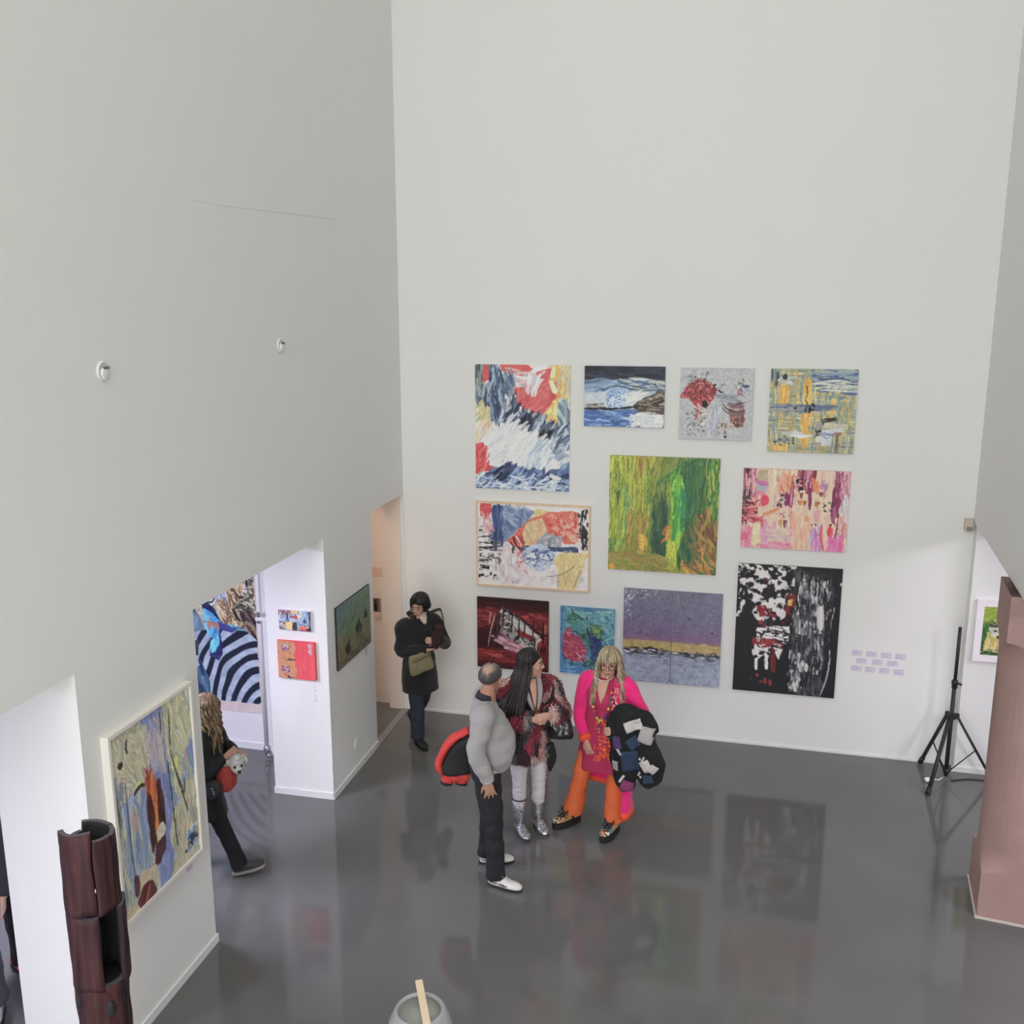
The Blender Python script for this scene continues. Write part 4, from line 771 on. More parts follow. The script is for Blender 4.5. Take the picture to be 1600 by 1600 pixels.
en = empty('fill_panel_2', (2.6, -12.53, 1.3)); struct(en)  # added, unseen: low front panel to brighten the lower walls
struct(obox('fill_pane', glow, (0, 0, 0), (5.4, .02, 2.2), en))
g = G()
for x in (-2.7, -.9, .9, 2.7): g.box((x, .03, 0), (.08, .06, 2.28))
for z in (-1.1, 1.1): g.box((0, .03, z), (5.48, .06, .08))
struct(g.build('fill_panel_frame', M_trim, en, shade=False))
# sandstone pillar on the right
def stone():
    m = mat('pink_sandstone', '#89706b', .85, bump=.35, bscale=140, var=.14, vscale=5)
    return m
M_stone = stone()
pil = empty('stone_pillar', (0, 0, 0), 0, 'pink sandstone pillar with fluted shaft under the right wall', 'pillar')
g = G()
A, B, Cc, Dd = (5.335, -1.985), (5.281, -2.52), (5.90, -2.60), (5.95, -2.06)
def mixp(p, q, t): return (p[0]+(q[0]-p[0])*t, p[1]+(q[1]-p[1])*t)
cen = (sum(p[0] for p in (A, B, Cc, Dd))/4, sum(p[1] for p in (A, B, Cc, Dd))/4)
# square block below and above, its corners dying into a rounded shaft with curved stops
P4 = [A, B, Cc, Dd]; NA = 9; loops = []
def section(r):
    out = []
    for k in range(4):
        p = V(*P4[k], 0); a = V(*P4[k-1], 0)-p; b = V(*P4[(k+1) % 4], 0)-p; a.normalize(); b.normalize()
        for t in np.linspace(0, PI/2, NA):
            out.append(p+a*r*(1-math.sin(t))+b*r*(1-math.cos(t)))
    return out
zr = [(0, .001), (.36, .001)]
for t in np.linspace(.08, 1, 10): zr.append((.36+.17*t, .24*math.sqrt(1-(1-t)**2)))
for t in np.linspace(1, .08, 10): zr.append((2.09-.17*t, .24*math.sqrt(1-(1-t)**2)))
zr += [(2.09, .001), (HH, .001)]
for z, r in zr:
    i0 = g.addv([q+V(0, 0, z) for q in section(r)]); n = 4*NA
    if z: g.f += [(i0-n+k, i0-n+(k+1) % n, i0+(k+1) % n, i0+k) for k in range(n)]
g.build('shaft', M_stone, pil, shade=False)
obox('plinth_edge', mat('pale_mortar', '#a8a29a', .9), (0, 0, 0), (.01, .01, .01), pil).location = (5.6, -2.3, .005)
g = G(); g.prism([(A[0]-.012, A[1]+.01), (B[0]-.014, B[1]-.014), (Cc[0]+.01, Cc[1]-.014), (Dd[0]+.01, Dd[1])], 0, .012)
D.objects.remove(D.objects['plinth_edge']); g.build('plinth_edge', D.materials['pale_mortar'], pil, shade=False)
# faint filled joint in the plaster, upper left wall
M_joint = mat('plaster_joint', (.76, .76, .745), .8)
g = G(); g.tube([LW(.001, -3.83, 4.985), LW(.001, -3.3, 4.99), LW(.001, -2.6, 5.02), LW(.001, -1.6, 5.06)], [.0014]*4, 6)
struct(g.build('trim_joint', M_joint))
# ---------------------------------------------------------------- light
def area(name, loc, sx, sy, e, col, rot=(0, 0, 0), spread=None):
    l = D.lights.new(name, 'AREA'); l.shape = 'RECTANGLE'; l.size = sx; l.size_y = sy; l.energy = e; l.color = col
    if spread: l.spread = spread
    o = D.objects.new(name, l); COL.objects.link(o); o.location = loc; o.rotation_euler = rot; return o
area('rooflight_daylight', (2.7, -5.4, TOP-.06), 4.6, 9.0, 70, (1., 1., .955), spread=math.radians(140))
area('front_fill_upper', (2.6, -12.4, 6.9), 5.6, 5.4, 300, (1., .99, .965), rot=(math.radians(84), 0, 0))  # added fill from behind the camera, no known window there
for k, y in enumerate((-8.3, -4.1)):
    area('side_room_tube', (-1.6, y, 2.68), .25, 1.2, 128, (.79, .77, 1.))
for y, e in ((-1.6, 44), (-4.5, 90)):
    area('east_room_tube', (7.2, y, 2.9), .3, 1.5, e, (.95, .91, 1.))
area('front_fill_lower', (2.6, -12.4, 1.3), 5.4, 2.0, 200, (1., .945, .95), rot=(math.radians(90), 0, 0))  # added low fill from the front, no known entrance there
area('corridor_lamp', (-1.3, -.4, 2.85), .5, .4, 14, (1., .86, .76))
W = D.worlds.new('world'); bpy.context.scene.world = W; W.use_nodes = True
W.node_tree.nodes['Background'].inputs[0].default_value = (.8, .85, .9, 1); W.node_tree.nodes['Background'].inputs[1].default_value = .15
# ---------------------------------------------------------------- camera
cam = D.cameras.new('camera'); co = D.objects.new('camera', cam); COL.objects.link(co); bpy.context.scene.camera = co
cam.sensor_width = 36; cam.lens = 1495.827/1600*36; cam.clip_end = 100
CR = Matrix(((0.969961258, 0.243257644, -0.000936848658), (0.0490081565, -0.199183630, -0.978735961), (-0.238271609, 0.949290051, -0.205122013)))
rx, dn, fw = CR[0], CR[1], CR[2]
co.matrix_world = Matrix(((rx.x, -dn.x, -fw.x, 3.52665459), (rx.y, -dn.y, -fw.y, -9.34133737), (rx.z, -dn.z, -fw.z, 4.3), (0, 0, 0, 1)))
sc = bpy.context.scene
sc.view_settings.view_transform = 'Standard'; sc.view_settings.look = 'None'; sc.view_settings.gamma = 1; sc.view_settings.exposure = 0
sc.view_settings.use_curve_mapping = False
sc.cycles.use_denoising = True; sc.cycles.max_bounces = 8; sc.cycles.diffuse_bounces = 5
# ---------------------------------------------------------------- pictures
def art_mesh(name, im, w, h, d, side, m):
    """canvas in local coordinates: x right, z up, painted face at y=-d, back at y=0; centre origin"""
    H, Wd = im.shape[:2]
    xs = (np.arange(Wd+1)/Wd-.5)*w; zs = (.5-np.arange(H+1)/H)*h
    X, Z = np.meshgrid(xs, zs); n = X.size
    co = np.stack([X, np.full_like(X, -d), Z], -1).reshape(-1, 3)
    p = np.pad(im, ((0, 1), (0, 1), (0, 0)), 'edge').reshape(-1, 3)
    idx = np.arange(n).reshape(H+1, Wd+1)
    f = np.stack([idx[:-1, :-1], idx[1:, :-1], idx[1:, 1:], idx[:-1, 1:]], -1).reshape(-1, 4)
    # sides
    e = .0015
    bx = [(-w/2, -d+e, -h/2), (w/2, -d+e, -h/2), (w/2, -d+e, h/2), (-w/2, -d+e, h/2), (-w/2, 0, -h/2), (w/2, 0, -h/2), (w/2, 0, h/2), (-w/2, 0, h/2)]
    bf = [(0, 1, 5, 4), (1, 2, 6, 5), (2, 3, 7, 6), (3, 0, 4, 7), (4, 5, 6, 7), (0, 3, 2, 1)]
    me = D.meshes.new(name)
    me.from_pydata([tuple(q) for q in co]+bx, [], [tuple(int(k) for k in q) for q in f]+[tuple(n+k for k in q) for q in bf]); me.update()
    a = me.color_attributes.new('Col', 'FLOAT_COLOR', 'POINT')
    cc = np.minimum(s2l(p)/.66, .9); cc = cc.mean(1, keepdims=True)*.16+cc*.84; cc = np.vstack([cc, np.tile(np.minimum(s2l(hexc(side))/.66, .9), (8, 1))])
    a.data.foreach_set('color', np.hstack([cc, np.ones((len(cc), 1))]).astype(np.float32).ravel())
    me.materials.append(m)
    return me
M_paint = mat('oil_paint', (1, 1, 1), .5, attr=True, bump=.25, bscale=70, spec=.35)
M_matte = mat('printed_cloth', (1, 1, 1), .8, attr=True, spec=.2)
def picture(fn, w, h, label, place, d=.025, side='#a8a4a0', name='picture', frame=None, m=None, cat='painting'):
    r = empty(name, (0, 0, 0), 0, label, cat)
    fw_ = frame[0] if frame else 0
    im = fn(w-2*fw_, h-2*fw_)
    me = art_mesh('canvas', im, w-2*fw_, h-2*fw_, d, side, m or M_paint)
    o = D.objects.new('canvas', me); COL.objects.link(o); o.parent = r
    if frame:
        t, fm, fd = frame; g = G()
        for sx in (-1, 1): g.box((sx*(w/2-t/2), -fd/2, 0), (t, fd, h))
        for sz in (-1, 1): g.box((0, -fd/2, sz*(h/2-t/2)), (w-2*t, fd, t))
        g.build('frame', fm, r, shade=False)
    place(r); return r
def on_back(x0, x1, z0, z1, tilt=0.):
    def f(r): r.location = ((x0+x1)/2, 0, (z0+z1)/2); r.rotation_euler = (0, tilt, 0)
    return f
def on_left(s0, s1, z0, z1):
    def f(r): r.location = LW(0, (s0+s1)/2, (z0+z1)/2); r.rotation_euler = (0, 0, PI/2-LA)
    return f
def on_y(x0, x1, z0, z1, y):
    def f(r): r.location = ((x0+x1)/2, y, (z0+z1)/2)
    return f
def B(fn, b, label, **k): return picture(fn, b[1]-b[0], b[3]-b[2], label, on_back(*b), **k)
B(paint_stormy_figure, (.806, 1.78, 2.524, 3.783), 'tall abstract canvas of red, yellow and blue brush strokes, top left of the wall group', side='#c2bfbc')
B(paint_seascape, (1.921, 2.702, 3.194, 3.78), 'small seascape canvas with dark sky and blue water beside the tall red one', side='#54627a')
B(paint_grey_red, (2.847, 3.528, 3.094, 3.772), 'square grey canvas with red flower-like blots in the top row', side='#98989c')
B(paint_woven_yellow, (3.677, 4.452, 3.001, 3.776), 'square canvas of woven yellow and blue strokes at top right', side='#8c8a78')
M_pine = mat('pale_pine', '#bfa68c', .55, var=.08, vscale=12)
B(paint_blue_bowl, (.806, 2.001, 1.485, 2.384), 'abstract painting with blue bowl shape in a thin pine frame', frame=(.018, M_pine, .035))
B(paint_green_forest, (2.188, 3.253, 1.751, 2.909), 'large square green forest canvas in the middle of the wall', side='#6c7434')
B(paint_pink_squares, (3.476, 4.448, 2.056, 2.831), 'pink and beige abstract canvas above the black painting', side='#b4948c')
B(paint_dark_red, (.806, 1.578, .58, 1.356), 'dark red square canvas with grey boat-like shape, lower left', side='#2a1416')
B(paint_blue_coral, (1.703, 2.266, .597, 1.321), 'small turquoise canvas with crimson coral shape behind the pink woman', side='#4a7c9c')
# two joined panels
dip = empty('picture', ((2.355+3.338)/2, 0, (.585+1.559)/2), 0, 'two-panel violet and grey horizon painting with an ochre band', 'painting')
im = paint_violet_horizon(.983, .974); cut = im.shape[1]//2
for k, part in enumerate((im[:, :cut], im[:, cut:])):
    o = D.objects.new('canvas', art_mesh('canvas', part, .983/2-.006, .974, .03, '#5c5a6c', M_paint)); COL.objects.link(o); o.parent = dip
    o.location = ((k-.5)*.983/2, 0, 0)
B(paint_black_white, (3.47, 4.44, .581, 1.889), 'large black canvas with white and red splashes beside the wall labels', side='#18181a')
M_wf = mat('white_frame_lacquer', '#c3bfb8', .45)
picture(paint_flowing_blue, .86, 1.19, 'blue and cream abstract in white box frame on the nearest pier', on_left(-5.11, -4.25, .80, 1.99), d=.035, frame=(.022, M_wf, .05), side='#444444')
picture(paint_dusky_hill, .80, .585, 'dark green hillside canvas on the corner pier face', on_left(-1.89, -1.09, 1.155, 1.742), d=.02, side='#2c2c26')
picture(paint_city, .305, .18, 'tiny city street canvas above the red panel', on_y(-.395, -.09, 1.578, 1.763, -2.06), d=.03, side='#c4bcc8')
picture(paint_red_panel, .355, .345, 'small red and tan panel below the tiny city canvas', on_y(-.42, -.066, 1.135, 1.48, -2.06), d=.035, side='#c04048')
zb = picture(paint_zebra, .95, 1.75, 'cloth hanging printed with striped zebra back and blue bird', on_y(-1.97, -1.02, .387, 2.137, -1.307), d=.008, side='#b8a8a4', m=M_matte, cat='wall hanging')
picture(paint_green_meerkat, .52, .59, 'green animal painting in broad white frame beyond the tripod stand', on_y(5.612, 6.132, 1.13, 1.72, -.13), d=.02, frame=(.062, mat('white_matte_frame', '#cbc5cb', .5), .035))
# ---------------------------------------------------------------- small wall things
M_card = mat('lilac_paper', '#b3acb9', .7); M_ink = mat('faint_print', '#9a92a6', .7)
def card(place, label, w=.1, h=.058, rows=5, group=None):
    r = empty('picture_label', (0, 0, 0), 0, label, 'label card', group)
    obox('paper', M_card, (0, -.001, 0), (w, .002, h), r)
    g = G(); rr = random.Random(label)
    for k in range(rows):
        L = w*rr.uniform(.45, .85); g.box((-w*.44+L/2, -.0022, h*(.36-.72*k/(rows-1))), (L, .0008, h*.06))
    g.build('print', M_ink, r, shade=False); place(r); return r
rows = [(1.062, [4.625, 4.757, 4.89, 5.02], 'top'), (.985, [4.672, 4.815, 4.952], 'middle'), (.905, [4.63, 4.757, 4.885, 5.015], 'bottom')]
ordw = {4: ['first', 'second', 'third', 'last'], 3: ['first', 'middle', 'last']}
for z, xs, rn in rows:
    for k, x in enumerate(xs):
        card(lambda r, x=x, z=z: setattr(r, 'location', (x, 0, z-.015*(x-4.6))), '%s card of the %s row of lilac label cards beside the black painting' % (ordw[len(xs)][k], rn), group='label cards beside the black painting')
card(lambda r: setattr(r, 'location', (-.115, -2.06, 1.055)), 'upper lilac label card below the red panel', .085, .085, 6, 'label cards below the red panel')
card(lambda r: setattr(r, 'location', (-.112, -2.06, .955)), 'lower lilac label card below the red panel', .085, .075, 6, 'label cards below the red panel')
def pl(s, z):
    def f(r): r.location = LW(0, s, z); r.rotation_euler = (0, 0, PI/2-LA)
    return f
card(pl(-1.18, 1.09), 'small label card under the dark green hillside canvas', .07, .09, 6)
card(pl(-4.36, .745), 'small label card under the white box frame painting', .075, .075, 6)
card(lambda r: setattr(r, 'location', (-1.66, -1.307, .27)), 'small label card under the zebra cloth', .06, .09, 5)
M_white = mat('white_plastic', (.78, .78, .77), .35); M_black = mat('black_plastic', (.015, .015, .016), .45); M_grey = mat('grey_recess', '#54524e', .6)
for s, z, k in ((-4.806, 3.985, 'nearer round white wall fitting high on the left wall'), (-2.675, 4.049, 'farther round white wall fitting high on the left wall, near the corner')):
    r = empty('wall_socket', LW(0, s, z), PI/2-LA, k, 'wall fitting', 'round fittings high on the left wall')
    Mx = Matrix.Rotation(PI/2, 4, 'X')
    G().lathe([(.055, 0), (.055, .006), (.05, .012), (.046, .012), (.044, .008), (.001, .008)], 32).xf(Mx).build('rim', M_white, r)
    G().lathe([(.034, .006), (.034, .018), (.028, .022), (.001, .022)], 28, (0, -.012, 0)).xf(Mx).build('cover', M_white, r)
    obox('slot', M_grey, (.006, -.02, .018), (.046, .012, .014), r, bevel=.003)
r = empty('wall_socket', LW(0, -1.513, .298), PI/2-LA, 'white power socket low on the corner pier', 'power socket')
obox('plate', M_white, (0, -.005, 0), (.085, .01, .085), r, bevel=.004)
G().lathe([(.03, 0), (.03, .004), (.026, .004), (.024, .0005), (.001, .0005)], 24).xf(Matrix.Translation((0, -.01, 0)) @ Matrix.Rotation(PI/2, 4, 'X')).build('inset', M_white, r)
g = G(); g.box((-.008, -.0125, 0), (.005, .003, .005)).box((.008, -.0125, 0), (.005, .003, .005)); g.build('hole', M_grey, r, shade=False)
r = empty('wall_speaker', (5.497, 0, 2.385), 0, 'small beige box mounted high beside the right corner', 'sensor box')
obox('housing', mat('beige_casing', '#a89c8e', .5), (0, -.035, 0), (.07, .07, .11), r, bevel=.008)
obox('lens', mat('smoked_lens', '#77706a', .3), (.004, -.071, -.03), (.05, .006, .035), r, bevel=.002)
# corridor sign and switch
r = empty('restroom_sign', (-.392, .1, 1.138), 0, 'small dark sign with a standing figure in the corridor', 'sign')
obox('plate', mat('dark_brown_sign', '#51423f', .5), (0, -.004, 0), (.115, .008, .155), r)
g = G(); g.ell((0, -.009, .045), (.014, .002, .014)).box((0, -.009, -.005), (.03, .002, .06)).box((-.008, -.009, -.045), (.011, .002, .04)).box((.008, -.009, -.045), (.011, .002, .04))
g.build('figure', mat('sign_black', (.01, .01, .01), .6), r)
obox('stripe', mat('sign_pale', '#8d7a74', .6), (.047, -.009, 0), (.012, .002, .15), r)
r = empty('light_switch', (-.375, .1, 1.01), 0, 'cream light switch below the corridor sign', 'switch')
obox('plate', mat('cream_plastic', '#b79e90', .5), (0, -.005, 0), (.075, .01, .08), r, bevel=.003); obox('rocker', D.materials['cream_plastic'], (0, -.012, 0), (.04, .006, .05), r, bevel=.002)
r = empty('access_panel', (-.37, .1, 1.52), 0, 'blank cream panel above the corridor sign', 'panel')  # plain access panel, no switch under it
obox('plate', D.materials['cream_plastic'], (0, -.003, 0), (.13, .006, .1), r, bevel=.002)
# heating pipes with valve beside the zebra cloth
hp = empty('heating_pipes', (-.875, -1.47, 0), 0, 'pair of white heating pipes with a chrome valve beside the zebra cloth', 'heating pipe')
for x, rad in ((-.055, .022), (.035, .022)):
    G().tube([(x, 0, .14), (x, 0, 2.95)], [rad]*2, 14).build('pipe', M_white, hp)
g = G()
for z in (1.44,): g.box((-.01, .055, z), (.15, .17, .035))
g.build('bracket', M_white, hp, shade=False, bevel=.004)
obox('clip', M_grey, (-.055, -.024, 1.45), (.03, .006, .11), hp)
M_chrome = mat('chrome', (.6, .6, .62), .15, metal=1)
g = G(); g.lathe([(.03, .07), (.034, .08), (.034, .12), (.028, .13), (.024, .14)], 20, (-.055, 0, 0)); g.tube([(-.055, 0, .08), (-.055, -.0, .04), (.0, 0, .035), (.035, 0, .06)], [.016]*4, 10, sub=4); g.build('valve', M_chrome, hp)
g = G(); g.lathe([(.028, .06), (.034, .08), (.03, .12), (.022, .14)], 20, (.035, 0, 0)); g.tube([(.035, 0, .08), (.08, .0, .07), (.1, .03, .07)], [.018]*3, 10, sub=3); g.build('elbow', M_white, hp)
# ---------------------------------------------------------------- tripod stand, cable, sculpture, drum
M_blk = mat('black_powder_coat', '#201f22', .5, spec=.4)
def tripod():
    c = V(5.455, -.312, 0)
    r = empty('speaker_stand', c, 0, 'tall black tripod stand standing in the right corner', 'stand')
    G().tube([(0, 0, .03), (0, 0, .98)], [.019]*2, 16).build('lower_pole', M_blk, r)
    G().tube([(0, 0, .95), (0, 0, 1.49)], [.0155]*2, 16).build('upper_pole', M_blk, r)
    G().lathe([(.018, .9), (.026, .905), (.026, .94), (.03, .945), (.03, .975), (.02, .985)], 18).build('collar', M_blk, r)
    G().tube([(.02, -.02, .96), (.045, -.05, .96)], [.009, .012], 10).build('knob', M_blk, r)
    g = G(); g.lathe([(.022, .6), (.036, .605), (.036, .655), (.022, .66)], 18)
    feet = [(-.178, .262), (-.212, -.384), (.40, .05)]
    for fx, fy in feet:
        d = V(fx, fy, 0).normalized(); g.box(d*.04+V(0, 0, .63), (.05, .03, .05), Matrix.Rotation(math.atan2(d.y, d.x), 3, 'Z'))
    g.build('hub', M_blk, r, shade=False)
    G().lathe([(.02, .06), (.03, .065), (.03, .1), (.02, .105)], 16).build('brace_ring', M_blk, r)
    for fx, fy in feet:
        d = V(fx, fy, 0).normalized(); top = d*.05+V(0, 0, .63); ft = V(fx, fy, .03); side = d.cross(V(0, 0, 1))
        lg = G().tube([top, ft], [(.017, .012)]*2, 12, lat=side, sq=3).build('leg', M_blk, r)
        G().tube([ft+(ft-top).normalized()*-.05, ft+(ft-top).normalized()*.02], [(.021, .017)]*2, 12, lat=side, sq=3).build('rubber_foot', M_black, lg)
        mid = top.lerp(ft, .55)
        G().tube([d*.025+V(0, 0, .08), mid], [(.009, .004)]*2, 8, lat=side).build('brace', M_blk, r)
    return r
tripod()
o = G().tube([(5.5, -.36, .008), (5.62, -.3, .008), (5.78, -.28, .008), (6.0, -.33, .008), (6.5, -.3, .008)], [.007]*5, 8, sub=6).build('cable', M_black)
tag(o, 'black cable on the floor running from the tripod stand to the pillar', 'cable')
r = empty('cable_plug', (5.29, -.42, .02), .5, 'white and black plug lying on the floor at the tripod', 'plug')
G().tube([(-.035, 0, .005), (.0, 0, .005)], [.022, .022], 14).build('cap', mat('white_plug', '#c9c7c6', .4), r)
G().tube([(0, 0, .005), (.05, 0, .004)], [.02, .012], 14).build('grip', M_black, r)
G().tube([(.05, 0, .0), (.1, -.01, -.008), (.18, .03, -.012)], [.006]*3, 8, sub=4).build('cord', M_white, r)
# stave sculpture
def wood():
    m = mat('dark_red_brown_wood', '#4a2a2c', .6, bump=.6, bscale=14, spec=.3)
    nt = m.node_tree; b = nt.nodes['Principled BSDF']; tc = nt.nodes.new('ShaderNodeTexCoord'); mp = nt.nodes.new('ShaderNodeMapping')
    mp.inputs['Scale'].default_value = (30, 30, 2.2); n = nt.nodes.new('ShaderNodeTexNoise'); n.inputs['Scale'].default_value = 1.2; n.inputs['Detail'].default_value = 6
    nt.links.new(tc.outputs['Object'], mp.inputs[0]); nt.links.new(mp.outputs[0], n.inputs['Vector'])
    r = nt.nodes.new('ShaderNodeValToRGB'); e = r.color_ramp.elements
    e[0].position = .3; e[0].color = (*lin('#1c1216'), 1); e[1].position = .72; e[1].color = (*lin('#422526'), 1)
    nt.links.new(n.outputs[0], r.inputs[0]); nt.links.new(r.outputs[0], b.inputs['Base Color'])
    return m
M_wood = wood(); M_char = mat('charred_wood', '#1b1a1d', .8, bump=.4, bscale=40); M_cut = mat('grey_end_grain', '#4b484d', .75, bump=.3, bscale=60)
def stave(par, a0, a1, z0, z1, r0, r1, th, seed, skew=0., wav=.006, holes=()):
    """a curved plank standing on a ring: outer face, charred inner face, end grain on top"""
    rr = random.Random(seed); nA = max(3, int((a1-a0)/8)); nZ = 14
    def zz(t, ang, top): return (z1 if top else z0)+(.005*math.sin(ang*3+seed)+skew*(ang-(a0+a1)/2)/(a1-a0)) if top else z0+.01*math.sin(ang*4+seed*2)
    vs = []; 
    for lay in (0, 1):
        for k in range(nZ+1):
            for j in range(nA+1):
                ang = math.radians(a0+(a1-a0)*j/nA); t = k/nZ
                lo, hi = zz(t, math.degrees(ang)/57.3, False), zz(t, math.degrees(ang)/57.3, True)
                z = lo+(hi-lo)*t; rad = r0+(r1-r0)*t-lay*th+(wav*mnoise.noise((ang*3, z*7, seed)) if lay == 0 else 0)
                e = .012*mnoise.noise((z*6, seed, j > 0))*(1 if j in (0, nA) else 0)
                vs.append((rad*math.cos(ang+e/r0), rad*math.sin(ang+e/r0), z))
    n1 = (nZ+1)*(nA+1); F = []; mi = []
    for k in range(nZ):
        for j in range(nA):
            q = k*(nA+1)+j; F.append((q, q+1, q+nA+2, q+nA+1)); mi.append(0)
            F.append((n1+q, n1+q+nA+1, n1+q+nA+2, n1+q+1)); mi.append(1)
        for j, fl in ((0, 1), (nA, 0)):
            q = k*(nA+1)+j; t = (q, q+nA+1, n1+q+nA+1, n1+q); F.append(t if fl else t[::-1]); mi.append(1)
    for j in range(nA):
        F.append((j, n1+j, n1+j+1, j+1)); mi.append(1); q = nZ*(nA+1)+j; F.append((q, q+1, n1+q+1, n1+q)); mi.append(2)
    me = D.meshes.new('stave'); me.from_pydata(vs, [], F); me.update()
    for m in (M_wood, M_char, M_cut): me.materials.append(m)
    me.polygons.foreach_set('material_index', mi); me.polygons.foreach_set('use_smooth', [False if k == 2 else True for k in mi])
    o = D.objects.new('stave', me); COL.objects.link(o); o.parent = par; return o
tot = empty('wood_sculpture', (.745, -6.04, 0), math.radians(-56), 'dark red-brown hollow wooden stave sculpture standing before the nearest pier', 'sculpture')
# local angle 0 faces the viewer
R_ = .118
for a0, a1, sd in ((-78, 10, 1), (13, 62, 2), (65, 118, 3), (120, 196, 4), (199, 279, 5)): stave(tot, a0, a1, 1.68, 2.06+.012*math.sin(sd*2), R_, R_-.002, .022, sd, .02)
for a0, a1, sd in ((-112, 12, 11), (58, 110, 13), (112, 205, 14), (213, 246, 15)): stave(tot, a0, a1, 1.30, 1.672+(.03 if sd == 13 else 0), R_-.002 if sd != 13 else R_+.012, R_+.001 if sd != 13 else R_+.014, .022, sd, .01)
for z0, z1, s0 in ((.92, 1.32, 21), (.5, .93, 31), (.0, .51, 41)):
    for k, (a0, a1) in enumerate(((-70, 74), (70, 192), (188, 294))): stave(tot, a0, a1, z0, z1, R_-.012+.003*(k % 2), R_-.004+.003*(k % 2), .024, s0+k, .015, .009)
for z in (.9, 1.31, 1.675): G().lathe([(.07, z-.012), (R_-.03, z-.012), (R_-.03, z), (.07, z)], 20).build('inner_hoop', M_char, tot)
for ang, z, rr_ in ((20, 1.2, .028), (-60, 1.24, .022), (-20, .7, .02)):
    a = math.radians(ang); G().ell(((R_-.012)*math.cos(a), (R_-.012)*math.sin(a), z), (rr_*.8, rr_*.8, rr_*1.5)).build('knot', M_char, tot)
# grey drum with a slat
dr = empty('stone_drum', (1.908, -4.998, 0), 0, 'rounded grey drum with recessed top at the bottom of the hall', 'drum')
M_gs = mat('grey_cast_stone', '#8b898d', .6, bump=.15, bscale=60, var=.05)
G().lathe([(.13, 0), (.18, .06), (.2, .2), (.196, .34), (.17, .46), (.142, .525), (.132, .538), (.124, .54), (.119, .534), (.117, .52), (.001, .52)], 48).build('body', M_gs, dr)
G().lathe([(.116, .518), (.116, .523), (.001, .523)], 40).build('top_plate', mat('grey_green_plate', '#83857f', .55, bump=.1), dr)
G().ell((.165, -.09, .38), (.012, .012, .016)).build('hole', M_black, dr)
o = G().box((0, 0, 0), (.042, .62, .012)).build('wooden_slat', mat('pale_raw_pine', '#cbb79d', .6, var=.06, vscale=14), shade=False, bevel=.003)
o.location = (1.972, -5.075, .548); o.rotation_euler = (0, 0, math.radians(26.7))
tag(o, 'pale pine slat lying across the grey drum', 'wooden slat')
# ---------------------------------------------------------------- people
KC = 1/.86                                    # tops of people catch more of the rooflight than the walls do
def head_matrix(c, yaw=0., pitch=0., roll=0., s=1.):
    return Matrix.Translation(c) @ Matrix.Rotation(yaw, 4, 'Z') @ Matrix.Rotation(pitch, 4, 'Y') @ Matrix.Rotation(roll, 4, 'X') @ Matrix.Scale(s, 4)
def head(g, M, fem=True):
    """face looks along +X; origin between the ears"""
    h = G(); j = .92 if fem else 1.
    h.ell((-.014, 0, .035), (.094, .075, .083), seg=20, rings=14)
    h.tube([(.02, 0, .045), (.03, 0, 0), (.036, 0, -.045), (.046, 0, -.08), (.056, 0, -.108)], [(.064, .066), (.064, .062), (.056*j, .055), (.042*j, .042), (.02, .02)], 18, lat=(0, 1, 0), sub=3)
    h.ell((.078, 0, .034), (.014, .046, .012))
    h.tube([(.086, 0, .022), (.1, 0, -.004), (.111, 0, -.024)], [.0075, .0095, .0125], 10, sub=3)
    for s in (-1, 1):
        h.ell((.096, s*.012, -.027), (.011, .008, .007)); h.ell((.068, s*.036, -.022), (.022, .02, .018))
        h.ell((.0, s*.077, -.006), (.018, .008, .031)); h.ell((-.006, s*.083, .004), (.013, .006, .018))
    h.ell((.083, 0, -.057), (.013, .023, .012)); h.ell((.082, 0, -.098), (.014, .016, .012))
    h.tube([(-.03, 0, -.03), (-.026, 0, -.09), (-.022, 0, -.16)], [(.05, .052), (.047*j, .05*j), (.052*j, .054*j)], 16, lat=(0, 1, 0))
    h.xf(M); i = len(g.v); g.v += h.v; g.c += h.c; g.f += [tuple(i+k for k in f) for f in h.f]
